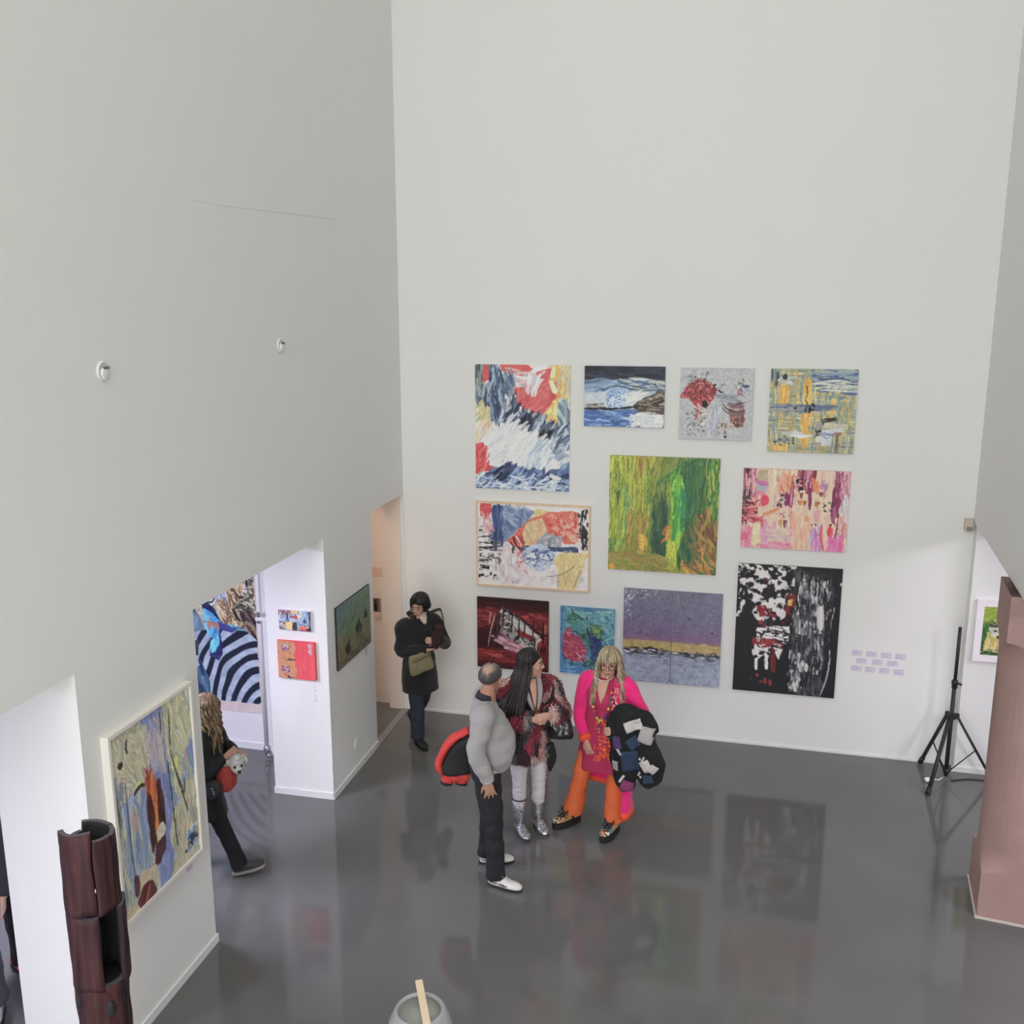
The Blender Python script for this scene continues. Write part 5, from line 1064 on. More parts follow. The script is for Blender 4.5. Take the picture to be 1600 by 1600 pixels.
def hand(g, w, fd, bk, th, curl=(20, 25, 20), spread=5., s=1., tcurl=15):
    """w wrist, fd finger direction, bk direction out of the back of the hand, th +1/-1 thumb side along fd x bk"""
    fd = Vector(fd).normalized(); bk = Vector(bk); bk = (bk-fd*bk.dot(fd)).normalized(); sd = fd.cross(bk)*th
    w = Vector(w)
    g.tube([w-fd*.03*s, w+fd*.012*s, w+fd*.05*s, w+fd*.088*s], [(.024*s, .018*s), (.027*s, .017*s), (.037*s, .015*s), (.036*s, .011*s)], 14, lat=sd, sub=2)
    for k, (o, L) in enumerate(((.028, .078), (.0095, .087), (-.0105, .08), (-.029, .063))):
        a = math.radians((1.4-k)*spread); d0 = (fd*math.cos(a)+sd*math.sin(a)).normalized(); ax = d0.cross(bk).normalized()
        p = w+fd*.078*s+sd*(o*s); pts = [p]; ang = 0
        for q, f in zip(curl, (.45, .32, .25)):
            ang += math.radians(q); d = d0*math.cos(ang)-bk*math.sin(ang); p = p+d*(L*f*s*1.05); pts.append(p)
        g.tube(pts, [.0092*s, .0086*s, .0078*s, .0062*s], 9, sub=2); g.ell(pts[-1], .0062*s, seg=8, rings=6)
    a = math.radians(42); d = (fd*math.cos(a)+sd*math.sin(a)-bk*.25).normalized(); p = w+fd*.018*s+sd*.02*s
    d2 = (fd*math.cos(a-math.radians(tcurl+10))+sd*math.sin(a-math.radians(tcurl+10))-bk*.3).normalized()
    g.tube([p, p+d*.04*s, p+d*.04*s+d2*.034*s, p+d*.04*s+d2*.058*s], [.014*s, .0115*s, .0095*s, .007*s], 10, sub=2)
    g.ell(p+d*.04*s+d2*.058*s, .007*s, seg=8, rings=6)
SKIN = {}
def skin(c):
    if c not in SKIN: SKIN[c] = mat('skin_tone', c, .5, spec=.35)
    return SKIN[c]
M_eyew = mat('eye_white', '#b9b2ad', .3); M_iris = mat('dark_iris', '#2a1d18', .25); M_lip = mat('lip', '#96504e', .45); M_brow = mat('brow_hair', '#3a2c26', .7)
def face_parts(par, M, lips='#96504e', brow=None, closed=False):
    for s in (-1, 1):
        e = G().ell((.0825, s*.031, .008), (.0115, .0145, .0085)).xf(M).build('eye', M_eyew, par)
        G().ell((.0915, s*.0315, .0075), (.0045, .0075, .0075)).xf(M).build('iris', M_iris, e)
        G().tube([(.0875, s*.0155, .0135), (.0945, s*.03, .018), (.084, s*.0465, .012)], [.0022, .0034, .002], 6, sub=4).xf(M).build('eyelash', M_brow, e)
        G().tube([(.091, s*.014, .031), (.093, s*.032, .037), (.078, s*.051, .031)], [.003, .0045, .002], 6, sub=4).xf(M).build('eyebrow', brow or M_brow, par)
    m = M_lip if lips == '#96504e' else mat('lip', lips, .4)
    g = G(); g.tube([(.086, -.02, -.0575), (.0955, -.008, -.0545), (.0965, 0, -.0555), (.0955, .008, -.0545), (.086, .02, -.0575)], [.0015, .0036, .0034, .0036, .0015], 8, sub=3)
    g.tube([(.086, -.019, -.0585), (.0955, 0, -.0625), (.086, .019, -.0585)], [.0015, .0046, .0015], 8, sub=4)
    g.xf(M).build('lips', m, par)
def glasses(par, M, m, rx=.0235, rz=.019):
    r = None; g = G()
    for s in (-1, 1):
        ring = [(.105-.012*abs(math.cos(2*PI*k/20)*.5+.5)*.6, s*.033+rx*math.cos(2*PI*k/20), .003+rz*math.sin(2*PI*k/20)) for k in range(21)]
        g.tube(ring, [.0022]*21, 6); g.tube([(.1, s*.0555, .008), (.05, s*.074, .012), (-.005, s*.081, .012)], [.002]*3, 6, sub=3)
    g.tube([(.106, -.0105, .006), (.111, 0, .01), (.106, .0105, .006)], [.002]*3, 6, sub=3)
    return g.xf(M).build('glasses', m, par)
def strand_path(az, z0, ln, M, rx=.104, ry=.086, rz=.096, cz=.036, cx=-.012, flare=.012, crown=.25, n=11):
    """falls from the crown over the skull, then hangs"""
    pts = []; ca, sa = math.cos(az), math.sin(az)
    for k in range(6):
        t = crown+(1-crown)*k/5; p = t*PI/2*1.0
        pts.append(V(cx+rx*math.sin(p)*ca, ry*math.sin(p)*sa, cz+rz*math.cos(p)))
    e = pts[-1]
    for k in range(1, n-5):
        t = k/(n-6); pts.append(V(e.x+flare*ca*t, e.y+flare*sa*t, e.z-ln*t))
    return pts
def hair_long(par, name, M, hexes, ln, az0, az1, nst, seed, rad=.009, wave=0., curl=0., fringe=None, flare=.012, lnj=.12, cap=True, m=None, drape=None):
    """strands between azimuths az0..az1 (degrees from the face), cap below"""
    rr = random.Random(seed); g = G()
    if cap:
        g.color(hexes[0]); g.ell((-.018, 0, .043), (.099, .083, .09), seg=20, rings=14)
    for k in range(nst):
        az = math.radians(rr.uniform(az0, az1)); L = ln*(1-lnj*rr.random()); g.color(rr.choice(hexes))
        pts = strand_path(az, 0, L, M, flare=flare*rr.uniform(.4, 1.3), crown=rr.uniform(.05, .35), rx=.1+.012*rr.random(), ry=.082+.012*rr.random(), n=16 if (wave or curl) else 12)
        ph = rr.uniform(0, 6); out = []
        for q, p in enumerate(pts):
            if q > 3:
                w = wave*min(1, (q-3)/5)
                p = p+V(math.cos(ph+q*1.15)*w+curl*math.cos(ph+q*1.9), math.sin(ph*1.3+q*1.05)*w+curl*math.sin(ph+q*1.9), 0)
            if drape: p = drape(p, az)
            out.append(p)
        n = len(out); R = [rad*rr.uniform(.7, 1.2)*(.55+.6*math.sin(PI*min(.94, .12+.8*i/(n-1)))) for i in range(n)]
        g.tube(out, R, 6, sub=2)
    if fringe:
        fl, fn = fringe
        for k in range(fn):
            az = math.radians(rr.uniform(-62, 62)); g.color(rr.choice(hexes)); ca, sa = math.cos(az), math.sin(az); pts = []
            for q in range(6):
                p = (.1+.9*q/5)*PI/2*.98; pts.append(V(-.012+(.105+.004*rr.random())*math.sin(p)*ca, .084*math.sin(p)*sa, .036+.094*math.cos(p)))
            pts.append(pts[-1]+V(.002, rr.uniform(-.004, .004), -fl*rr.uniform(.3, 1.)))
            g.tube(pts, [.0045, .0055, .0055, .0055, .005, .004, .0015], 6, sub=2)
    return g.xf(M).build(name, m or M_hair, par)
M_hair = mat('hair_strands', (1, 1, 1), .42, attr=True, spec=.4)
def shoe(name, par, m, ank, hd, L=.27, w=.047, sole='white', m_sole=None, sh=.022, up=.075, z0=0., pitch=0., boot=0.):
    """ank: ankle over the floor, hd: heading"""
    M = Matrix.Translation((ank[0], ank[1], z0)) @ Matrix.Rotation(hd, 4, 'Z') @ Matrix.Rotation(pitch, 4, 'Y')
    g = G(); b = L*.27
    g.tube([(-b+.012, 0, sh+.028), (-b+.05, 0, sh+.036), (L*.2, 0, sh+.03), (L*.45, 0, sh+.024), (L*.62, 0, sh+.02), (L*.72, 0, sh+.014)], [(.026, .03), (w*.78, .04), (w*.86, .036), (w, .028), (w*.8, .022), (.02, .012)], 16, lat=(0, 1, 0), sub=4)
    g.tube([(0, 0, sh+.03), (-.004, 0, up+.02), (-.006, 0, max(up+.03, boot))], [(.038, .05), (.038, .044), (.043 if boot else .036, .05 if boot else .04)], 16, lat=(0, 1, 0), sub=3)
    g.tube([(L*.06, 0, sh+.06), (L*.3, 0, sh+.045)], [(.034, .026), (.036, .02)], 14, lat=(0, 1, 0))
    o = g.xf(M).build(name, m, par, voxel=.006, smooth=2)
    s = G(); n = 26; out = []
    for k in range(n):
        a = 2*PI*k/n; x = math.cos(a); y = math.sin(a)
        xx = (-b+L)/2-.0+x*(L/2+.003)-L*.0; xx = xx-(L-b)/2+(L/2-b)
        wv = w*(1.06 if x > 0 else .86)*abs(y)**.75*(1 if y > 0 else -1); out.append((xx, wv))
    s.prism(out, 0, sh); s.xf(M).build('sole', m_sole or M_white, o, shade=False, bevel=.003)
    return o, M
def trousers(par, m, hips, path_l, path_r, rad, name='trousers', top=1.0, wl=(.165, .125), fold=(.008, 9, 9, 16), voxel=.011, seat=(.175, .135)):
    g = G(); g.tube([V(*hips)+V(0, 0, top-hips[2]), V(*hips)+V(-.005, 0, .02), V(*hips)+V(0, 0, -.09)], [wl, seat, (seat[0]*.9, seat[1]*.85)], 20, lat=(0, 1, 0), sub=3)
    for p in (path_l, path_r): g.tube(p, rad, 16, lat=(0, 1, 0), sub=5)
    return g.build(name, m, par, voxel=voxel, smooth=3, fold=fold)
def base_body(g, J, fem=True, sc=1.):
    """trunk, limbs to wrist and ankle; J holds joints"""
    c = J['chest']; p = J['pelvis']; nk = J['neck']; sl, sr = J['sh_l'], J['sh_r']
    sd = (sl-sr).normalized(); k = .93 if fem else 1.
    g.tube([p+V(0, 0, -.1), p, p.lerp(c, .45), c, c.lerp(nk, .62), nk], [(.13*k, .09), (.155*k, .105), (.125*k, .095), (.145*k, .105), (.14*k, .075), (.052, .052)], 18, lat=sd, sub=4)
    for s, el, wr in ((sl, J['el_l'], J['wr_l']), (sr, J['el_r'], J['wr_r'])):
        g.tube([nk.lerp(s, .55), s, s.lerp(el, .5), el, el.lerp(wr, .45), wr], [.05, .05*k, .042*k, .037*k, .035*k, .026*k], 12, sub=3)
    for h, kn, an in ((J['hp_l'], J['kn_l'], J['an_l']), (J['hp_r'], J['kn_r'], J['an_r'])):
        g.tube([h+V(0, 0, .05), h.lerp(kn, .4), kn, kn.lerp(an, .35), an, an+V(0, 0, -.03)], [.085*k, .072*k, .052, .05, .034, .034], 14, sub=3)
def sleeves(g, J, rad, hem=1.):
    for s in ('l', 'r'):
        a, e, w = J['sh_'+s], J['el_'+s], J['wr_'+s]; w2 = e.lerp(w, hem)
        g.tube([J['neck'].lerp(a, .45)+V(0, 0, -.04), a+V(0, 0, -.01), a.lerp(e, .5), e, e.lerp(w2, .5), w2], rad, 16, sub=4)
def person(label, loc, phi, cat='person'): return empty('person', loc, phi, label, cat)

# ---- the man in the grey sweater ------------------------------------------------------------
def man():
    P = person('grey-haired man in pale grey sweater and dark jeans, seen from behind', (1.70, -2.86, 0), math.radians(14))
    J = dict(pelvis=V(0, 0, .93), chest=V(-.01, 0, 1.27), neck=V(-.01, 0, 1.475), sh_l=V(-.02, .195, 1.405), sh_r=V(-.02, -.195, 1.405),
             el_l=V(-.05, .26, 1.13), wr_l=V(-.15, .22, .96), el_r=V(-.07, -.265, 1.14), wr_r=V(.02, -.255, .92),
             hp_l=V(0, .09, .9), hp_r=V(0, -.09, .9), kn_l=V(.01, .12, .49), kn_r=V(.05, -.12, .49), an_l=V(.0, .16, .09), an_r=V(.075, -.15, .09))
    HM = head_matrix(V(.035, .03, 1.6), math.radians(66), math.radians(5), 0, 1.03)
    g = G(); base_body(g, J, False); head(g, HM, False)
    g.tube([J['neck']+V(0, 0, -.03), V(.018, .015, 1.53)], [.062, .056], 14)
    hand(g, J['wr_r'], (.12, .03, -1), (.1, -1, -.1), 1, (12, 18, 14), 11, 1.0)
    hand(g, J['wr_l'], (-.5, -.5, -.6), (-.6, .5, .3), -1, (40, 40, 25), 4, 1.0)
    for a in ('an_l', 'an_r'): g.ell(J[a]+V(.02, 0, -.045), (.05, .025, .022))
    g.build('body', skin('#a87c68'), P, voxel=.0062, smooth=2)
    face_parts(P, HM)
    # short grey hair, thin at the crown
    nA, nT = 90, 26; vs = []; cs = []; fs = []
    for ia in range(nA+1):
        az = math.radians(32+(328-32)*ia/nA); ca, sa = math.cos(az), math.sin(az); back = max(0., -ca)
        t0 = .02
        t1 = 1.0+.36*back**.6-.12*(ca > .3)
        for it in range(nT+1):
            t = (t0+(t1-t0)*it/nT)*PI/2; e = min(1., it/4., (nT-it)/3.)
            n_ = mnoise.noise((ca*14, sa*14, t*5)); up = .0015+.0085*e+.0018*n_
            vs.append((-.014+(.094+up)*math.sin(t)*ca, (.075+up)*math.sin(t)*sa, .035+(.083+up)*math.cos(t)))
            n2 = mnoise.noise((ca*30, sa*30, t*3)); w = .5+.5*math.cos(PI*min(1, it/nT*1.6))
            c0 = np.array(lin('#3f3c3c'))*(1-w)+np.array(lin('#7d7876'))*w; dv = V(math.sin(t)*ca, math.sin(t)*sa, math.cos(t)); bd = dv.angle(V(-.62, -.1, .78)); q_ = max(0., min(1., (.62-bd+.25*n2)/.3)); c0 = c0*(1+.35*n2); cs.append(tuple(c0*(1-q_)+np.array(lin('#a88878'))*q_))
    for ia in range(nA):
        for it in range(nT):
            q = ia*(nT+1)+it; fs.append((q, q+1, q+nT+2, q+nT+1))
    h = G(); h.v = vs; h.c = cs; h.f = fs; h.xf(HM).build('hair', M_hair, P)
    M_sw = mat('grey_marl_knit', '#949292', .9, sheen=.2, bump=.3, bscale=220, var=.06, vscale=60)
    g = G()
    g.tube([V(.0, 0, .965), V(.03, 0, 1.015), V(.045, 0, 1.1), V(.025, 0, 1.22), V(-.005, 0, 1.33), V(-.012, 0, 1.42), V(-.008, 0, 1.475)],
           [(.165, .14), (.195, .17), (.195, .18), (.19, .155), (.18, .125), (.148, .095), (.072, .068)], 22, lat=(0, 1, 0), sub=4)
    sleeves(g, J, [.075, .088, .076, .066, .06, .05], .97)
    g.build('sweater', M_sw, P, voxel=.011, smooth=3, fold=(.016, 7, 7, 13))
    for s in 'r': G().tube([J['el_'+s].lerp(J['wr_'+s], .93), J['el_'+s].lerp(J['wr_'+s], 1.02)], [.05, .043], 16).build('cuff', M_sw, P)
    G().tube([V(.01, 0, .955), V(.01, 0, .925)], [(.166, .142), (.162, .139)], 24, lat=(0, 1, 0)).build('hem_shirt', mat('white_undershirt', '#c0bdbd', .8), P)
    G().tube([V(-.012, -.0, 1.462), V(-.002, .004, 1.505)], [(.077, .076), (.066, .066)], 22, lat=(0, 1, 0)).build('collar', mat('dark_collar', '#2b2a2e', .8), P)
    M_dj = mat('dark_indigo_denim', '#191a20', .8, bump=.2, bscale=300, var=.15, vscale=6)
    trousers(P, M_dj, (0, 0, .92), [J['hp_l'], J['hp_l'].lerp(J['kn_l'], .5), J['kn_l'], J['kn_l'].lerp(J['an_l'], .55), J['an_l']+V(-.01, 0, -.02)],
             [J['hp_r'], J['hp_r'].lerp(J['kn_r'], .5), J['kn_r'], J['kn_r'].lerp(J['an_r'], .55), J['an_r']+V(-.01, 0, -.025)], [(.092, .108), (.086, .095), (.07, .076), (.064, .072), (.063, .075)], top=1.04, wl=(.16, .13), seat=(.17, .132), fold=(.010, 13, 13, 15))
    M_ws = mat('white_leather', '#cfccc8', .5, bump=.1)
    M_gum = mat('dark_sole_edge', '#2f2d2c', .6)
    for k, (a, hd) in (('l', (J['an_l'], 5)), ('r', (J['an_r'], -22))):
        o, M = shoe('shoe', P, M_ws, a, math.radians(hd), .285, .05, m_sole=M_gum, sh=.011)
        for sd in (-1, 1):
            q = G(); q.tube([(.035, sd*.047, .046), (.075, sd*.0475, .05)], [(.0045, .003)]*2, 8); q.tube([(.065, sd*.0485, .04), (.1, sd*.0495, .045)], [(.005, .003)]*2, 8); q.tube([(-.07, sd*.037, .068), (-.03, sd*.043, .05), (.02, sd*.045, .05)], [.002, .0035, .003], 8, sub=3)
            q.xf(M).build('side_mark', mat('black_shoe_mark', (.02, .02, .022), .5), o)
        q = G()
        for k2 in range(4): q.tube([(.055+.022*k2, -.022, .096-.011*k2), (.058+.022*k2, 0, .101-.011*k2), (.055+.022*k2, .022, .096-.011*k2)], [.004]*3, 6)
        q.xf(M).build('laces', mat('white_lace', '#d2d0cc', .7), o)
    # jacket over his left arm, behind his back
    Jk = empty('jacket', P.matrix_basis @ V(-.24, .17, 0), math.radians(14), 'red jacket with black lining hanging behind the grey-sweatered man', 'jacket')
    M_red = mat('red_shell_fabric', '#c23c38', .65, bump=.3, bscale=16); M_bl = mat('black_lining', '#151519', .7, bump=.2, bscale=20)
    g = G(); g.tube([(.1, -.02, 1.14), (.0, -.03, 1.09), (-.09, -.03, .99), (-.135, -.02, .86), (-.11, -.01, .79)], [(.05, .022), (.055, .028), (.055, .032), (.05, .034), (.045, .036)], 14, lat=(0, 1, 0), sub=4)
    g.tube([(-.1, -.01, .8), (-.02, -.02, .76), (.1, -.01, .76)], [(.05, .05), (.055, .045), (.05, .04)], 14, lat=(0, 1, 0), sub=4)
    g.tube([(.12, .05, 1.1), (-.0, .06, .95), (-.02, .05, .8)], [(.04, .06), (.04, .1), (.04, .12)], 14, lat=(0, 1, 0), sub=4)
    for x in (-.07, .045): g.tube([(x, -.01, .78), (x-.008, -.015, .70)], [(.05, .052), (.045, .05)], 14, lat=(0, 1, 0))
    g.build('shell', M_red, Jk, voxel=.01, smooth=3, fold=(.014, 12, 12, 9))
    g = G(); g.tube([(.11, -.045, 1.1), (.03, -.055, .98), (.0, -.06, .85), (.0, -.06, .79)], [(.03, .03), (.03, .075), (.03, .115), (.03, .12)], 14, lat=(0, 1, 0), sub=4)
    g.build('lining', M_bl, Jk, voxel=.01, smooth=2, fold=(.01, 10, 10, 8))
    for x in (-.078, .037): G().tube([(x, -.016, .705), (x-.002, -.017, .69)], [(.046, .05), (.046, .05)], 14, lat=(0, 1, 0)).build('cuff', M_bl, Jk)
man()

# ---- the woman in the fur jacket ------------------------------------------------------------
def fur(par, name, src, palette, seed, nseed, spike, n, stretch):
    """tufts all over a shaped jacket, coloured in patches; one mesh"""
    rr = random.Random(seed); me = src.data; vs = me.vertices; N = len(vs)
    co = np.empty(N*3); vs.foreach_get('co', co); co = co.reshape(-1, 3)
    no = np.empty(N*3); vs.foreach_get('normal', no); no = no.reshape(-1, 3)
    seeds = [co[rr.randrange(N)] for _ in range(nseed)]; cols = [lin(rr.choice(palette), 1/.62) for _ in range(nseed)]
    wob = np.array([[mnoise.noise(Vector(p)*9), mnoise.noise(Vector(p)*9+V(5, 5, 5)), mnoise.noise(Vector(p)*9+V(9, 1, 3))] for p in co])*.03
    cc = near_cols(co+wob, seeds, cols, stretch)
    g = G()
    a = me.color_attributes.new('Col', 'FLOAT_COLOR', 'POINT'); a.data.foreach_set('color', np.hstack([cc*.8, np.ones((N, 1))]).astype(np.float32).ravel())
    for _ in range(n):
        i = rr.randrange(N); p, q = Vector(co[i]), Vector(no[i]); k = rr.uniform(.75, 1.2); g.color(tuple(min(.9, c*k) for c in cc[i]))
        L = spike*rr.uniform(.6, 1.3); d = (q*.75+V(rr.uniform(-.35, .35), rr.uniform(-.35, .35), rr.uniform(-1.1, -.2))).normalized()
        w = rr.uniform(.004, .009); e = d.cross(q); e = e.normalized() if e.length > 1e-4 else d.orthogonal()
        b = p-q*.006; m1 = p+(q*.8+d*.4).normalized()*L*.5; t = m1+(d+V(0, 0, -.5)).normalized()*L*.6
        k0 = g.addv([b-e*w, b+e*w, b+q.cross(e)*w, m1-e*w*.8, m1+e*w*.8, m1+q*w*.6, t])
        g.f += [(k0, k0+1, k0+4, k0+3), (k0+1, k0+2, k0+5, k0+4), (k0+2, k0, k0+3, k0+5), (k0+3, k0+4, k0+6), (k0+4, k0+5, k0+6), (k0+5, k0+3, k0+6)]
    # join both into the jacket's own mesh
    b0 = len(me.vertices); vv = [tuple(p) for p in co]+g.v; ff = [tuple(p.vertices) for p in me.polygons]+[tuple(b0+k for k in f) for f in g.f]
    m2 = D.meshes.new(name); m2.from_pydata(vv, [], ff); m2.update()
    a = m2.color_attributes.new('Col', 'FLOAT_COLOR', 'POINT'); c2 = np.vstack([cc*.8, np.array(g.c)])
    a.data.foreach_set('color', np.hstack([c2, np.ones((len(c2), 1))]).astype(np.float32).ravel()); m2.polygons.foreach_set('use_smooth', [True]*len(m2.polygons))
    m2.materials.append(me.materials[0]); src.data = m2; D.meshes.remove(me)
def fur_woman():
    ph = math.radians(-58)
    P = person('dark-haired woman in multicoloured fur jacket, white jeans and silver boots', (1.855, -2.13, 0), ph)
    J = dict(pelvis=V(0, 0, .88), chest=V(0, 0, 1.17), neck=V(0, 0, 1.345), sh_l=V(0, .17, 1.28), sh_r=V(0, -.17, 1.28),
             el_l=V(.06, .26, 1.05), wr_l=V(.25, .09, 1.13), el_r=V(.04, -.25, 1.03), wr_r=V(.24, -.05, 1.1),
             hp_l=V(0, .085, .85), hp_r=V(0, -.085, .85), kn_l=V(.02, .085, .46), kn_r=V(.02, -.085, .46), an_l=V(-.01, .09, .09), an_r=V(.015, -.085, .09))
    HM = head_matrix(V(.02, .015, 1.49), math.radians(60), math.radians(3), 0, .97)
    g = G(); base_body(g, J, True); head(g, HM)
    g.tube([J['neck']+V(0, 0, -.03), V(.008, .005, 1.42)], [.054, .048], 14)
    hand(g, J['wr_l'], (.3, -1, -.1), (1, .3, .25), -1, (25, 45, 35), 3, .92)
    hand(g, J['wr_r'], (.35, 1, .25), (1, -.3, .2), 1, (25, 45, 35), 3, .92)
    g.build('body', skin('#b98f7c'), P, voxel=.0062, smooth=2)
    face_parts(P, HM, '#a05a58')
    def dr(p, az):
        if p.z < -.06:
            t = max(0, min(1, (-.07-p.z)*4)); p = V(p.x-.11*t*max(.15, -math.cos(az)), p.y-.15*t if math.sin(az) < 0.3 else p.y, p.z)
        return p
    hair_long(P, 'hair', HM, ['#1b1618', '#221b1d', '#151113', '#2a2223'], .56, 74, 286, 230, 5, rad=.0085, flare=.03, lnj=.25, drape=dr)
    pal = ['#1c191d']*4+['#3a1f28']*3+['#b88a88', '#8c3040', '#c4a09c']+['#8a2c3a', '#a83848', '#742632', '#b47c78', '#c09490', '#a89896', '#8c8486', '#5a5458', '#c4a8a2', '#4a4448', '#96384a']
    M_fur = mat('patchwork_fur', (1, 1, 1), .85, attr=True, sheen=.2)
    g = G()
    g.tube([V(-.01, 0, .68), V(0, 0, .75), V(0, 0, .9), V(-.005, 0, 1.08), V(-.005, 0, 1.22), V(-.005, 0, 1.31), V(-.01, 0, 1.36)], [(.19, .14), (.19, .142), (.178, .135), (.172, .13), (.175, .115), (.12, .085), (.07, .065)], 22, lat=(0, 1, 0), sub=4)
    sleeves(g, J, [.075, .085, .08, .076, .072, .062], .97)
    # cut the front open below the waist: the left front hangs lower and apart
    src = g.build('fur_jacket', M_fur, P, voxel=.014, smooth=3, fold=(.02, 9, 9, 9))
    fur(P, 'fur_jacket', src, pal, 3, 100, .03, 9000, (1.25, 1.25, .6))
    g = G(); g.tube([V(.1, .13, .8), V(.12, .16, .68), V(.11, .15, .56)], [(.06, .02), (.05, .02), (.012, .012)], 12, lat=(0, 1, 0), sub=3)
    g.build('jacket_flap', mat('black_fur_flap', '#19171a', .85), P, voxel=.007)
    M_sl = mat('grey_white_scarf', '#958d91', .7, bump=.3, bscale=40)
    g = G()
    for s in (-1, 1): g.tube([V(-.055, s*.05, 1.41), V(.04, s*.07, 1.37), V(.13, s*.055, 1.27), V(.175, s*.02, 1.15)], [(.014, .028), (.022, .028), (.024, .024), (.008, .016)], 12, lat=(0, s, .4), sub=4)
    g.build('shirt_collar', M_sl, P, smooth=2)
    G().tube([V(.165, .0, 1.17), V(.135, .0, 1.29), V(.07, 0, 1.375)], [(.01, .012), (.026, .012), (.04, .012)], 12, lat=(0, 1, 0), sub=3).build('neckline', skin('#b98f7c'), P)
    M_wj = mat('white_jeans', '#c6c1c4', .8, bump=.15, bscale=120)
    trousers(P, M_wj, (0, 0, .85), [J['hp_l'], J['hp_l'].lerp(J['kn_l'], .5), J['kn_l'], J['kn_l'].lerp(J['an_l'], .5), J['an_l']+V(0, 0, .18)],
             [J['hp_r'], J['hp_r'].lerp(J['kn_r'], .5), J['kn_r'], J['kn_r'].lerp(J['an_r'], .5), J['an_r']+V(0, 0, .18)], [(.09, .098), (.08, .088), (.06, .066), (.056, .06), (.045, .048)], top=.96, seat=(.165, .125), fold=(.006, 9, 9, 40))
    M_sv = D.materials.new('silver_foil_leather'); M_sv.use_nodes = True
    nt = M_sv.node_tree; b = nt.nodes['Principled BSDF']; b.inputs['Metallic'].default_value = .9; b.inputs['Roughness'].default_value = .28
    tc = nt.nodes.new('ShaderNodeTexCoord'); vo = nt.nodes.new('ShaderNodeTexVoronoi'); vo.inputs['Scale'].default_value = 95; nt.links.new(tc.outputs['Object'], vo.inputs['Vector'])
    rp = nt.nodes.new('ShaderNodeValToRGB'); rp.color_ramp.elements[0].color = (.75, .76, .8, 1); rp.color_ramp.elements[1].color = (.16, .16, .18, 1); rp.color_ramp.elements[0].position = .42; rp.color_ramp.elements[1].position = .8
    nt.links.new(vo.outputs['Distance'], rp.inputs[0]); nt.links.new(rp.outputs[0], b.inputs['Base Color'])
    bp = nt.nodes.new('ShaderNodeBump'); bp.inputs['Strength'].default_value = .6; bp.inputs['Distance'].default_value = .006; nt.links.new(vo.outputs['Distance'], bp.inputs['Height']); nt.links.new(bp.outputs[0], b.inputs['Normal'])
    M_ds = mat('grey_rubber_sole', '#48474b', .6)
    for a, hd in ((J['an_l'], 2), (J['an_r'], 4)):
        o, M = shoe('boot', P, M_sv, a, math.radians(hd), .27, .049, m_sole=M_ds, sh=.016, boot=.29)
        G().tube([(-.006, 0, .09), (-.006, 0, .15), (-.006, 0, .22), (-.006, 0, .315)], [(.045, .055), (.051, .059), (.056, .064), (.06, .068)], 20, lat=(0, 1, 0)).xf(M).build('boot_shaft', M_sv, o, fold=(.004, 20, 20, 40))
        G().tube([(-.005, 0, .305), (-.005, 0, .318)], [(.064, .072), (.064, .072)], 20, lat=(0, 1, 0)).xf(M).build('seam_band', M_ds, o)
    # handbag on her left forearm
    hb = empty('handbag', P.matrix_basis @ V(.13, .24, .31), ph, 'black glossy handbag hanging from the fur jacket sleeve', 'handbag'); hb.scale = (.78,)*3
    M_lt = mat('black_patent_leather', (.014, .014, .016), .22, spec=.6, bump=.5, bscale=14)
    g = G(); g.tube([(0, 0, .70), (0, .0, .76), (.0, 0, .86), (0, 0, .91)], [(.12, .05), (.14, .06), (.115, .04), (.1, .02)], 18, lat=(.5, 1, 0), sq=1.6, sub=3)
    g.build('bag_body', M_lt, hb, voxel=.008, smooth=2, fold=(.012, 14, 14, 14))
    for s in (-1, 1): G().tube([(-.03+s*.03, -.075, .89), (-.02+s*.03, -.05, .98), (0+s*.02, -.0, 1.02), (.03+s*.03, .06, .98), (.04+s*.03, .075, .89)], [.006]*5, 8, sub=4).build('strap', M_lt, hb)
    g = G(); g.tube([(.045, -.03, .88), (.06, -.02, .83), (.05, .0, .79)], [.004]*3, 8, sub=4); g.build('clasp', M_chrome, hb)
fur_woman()

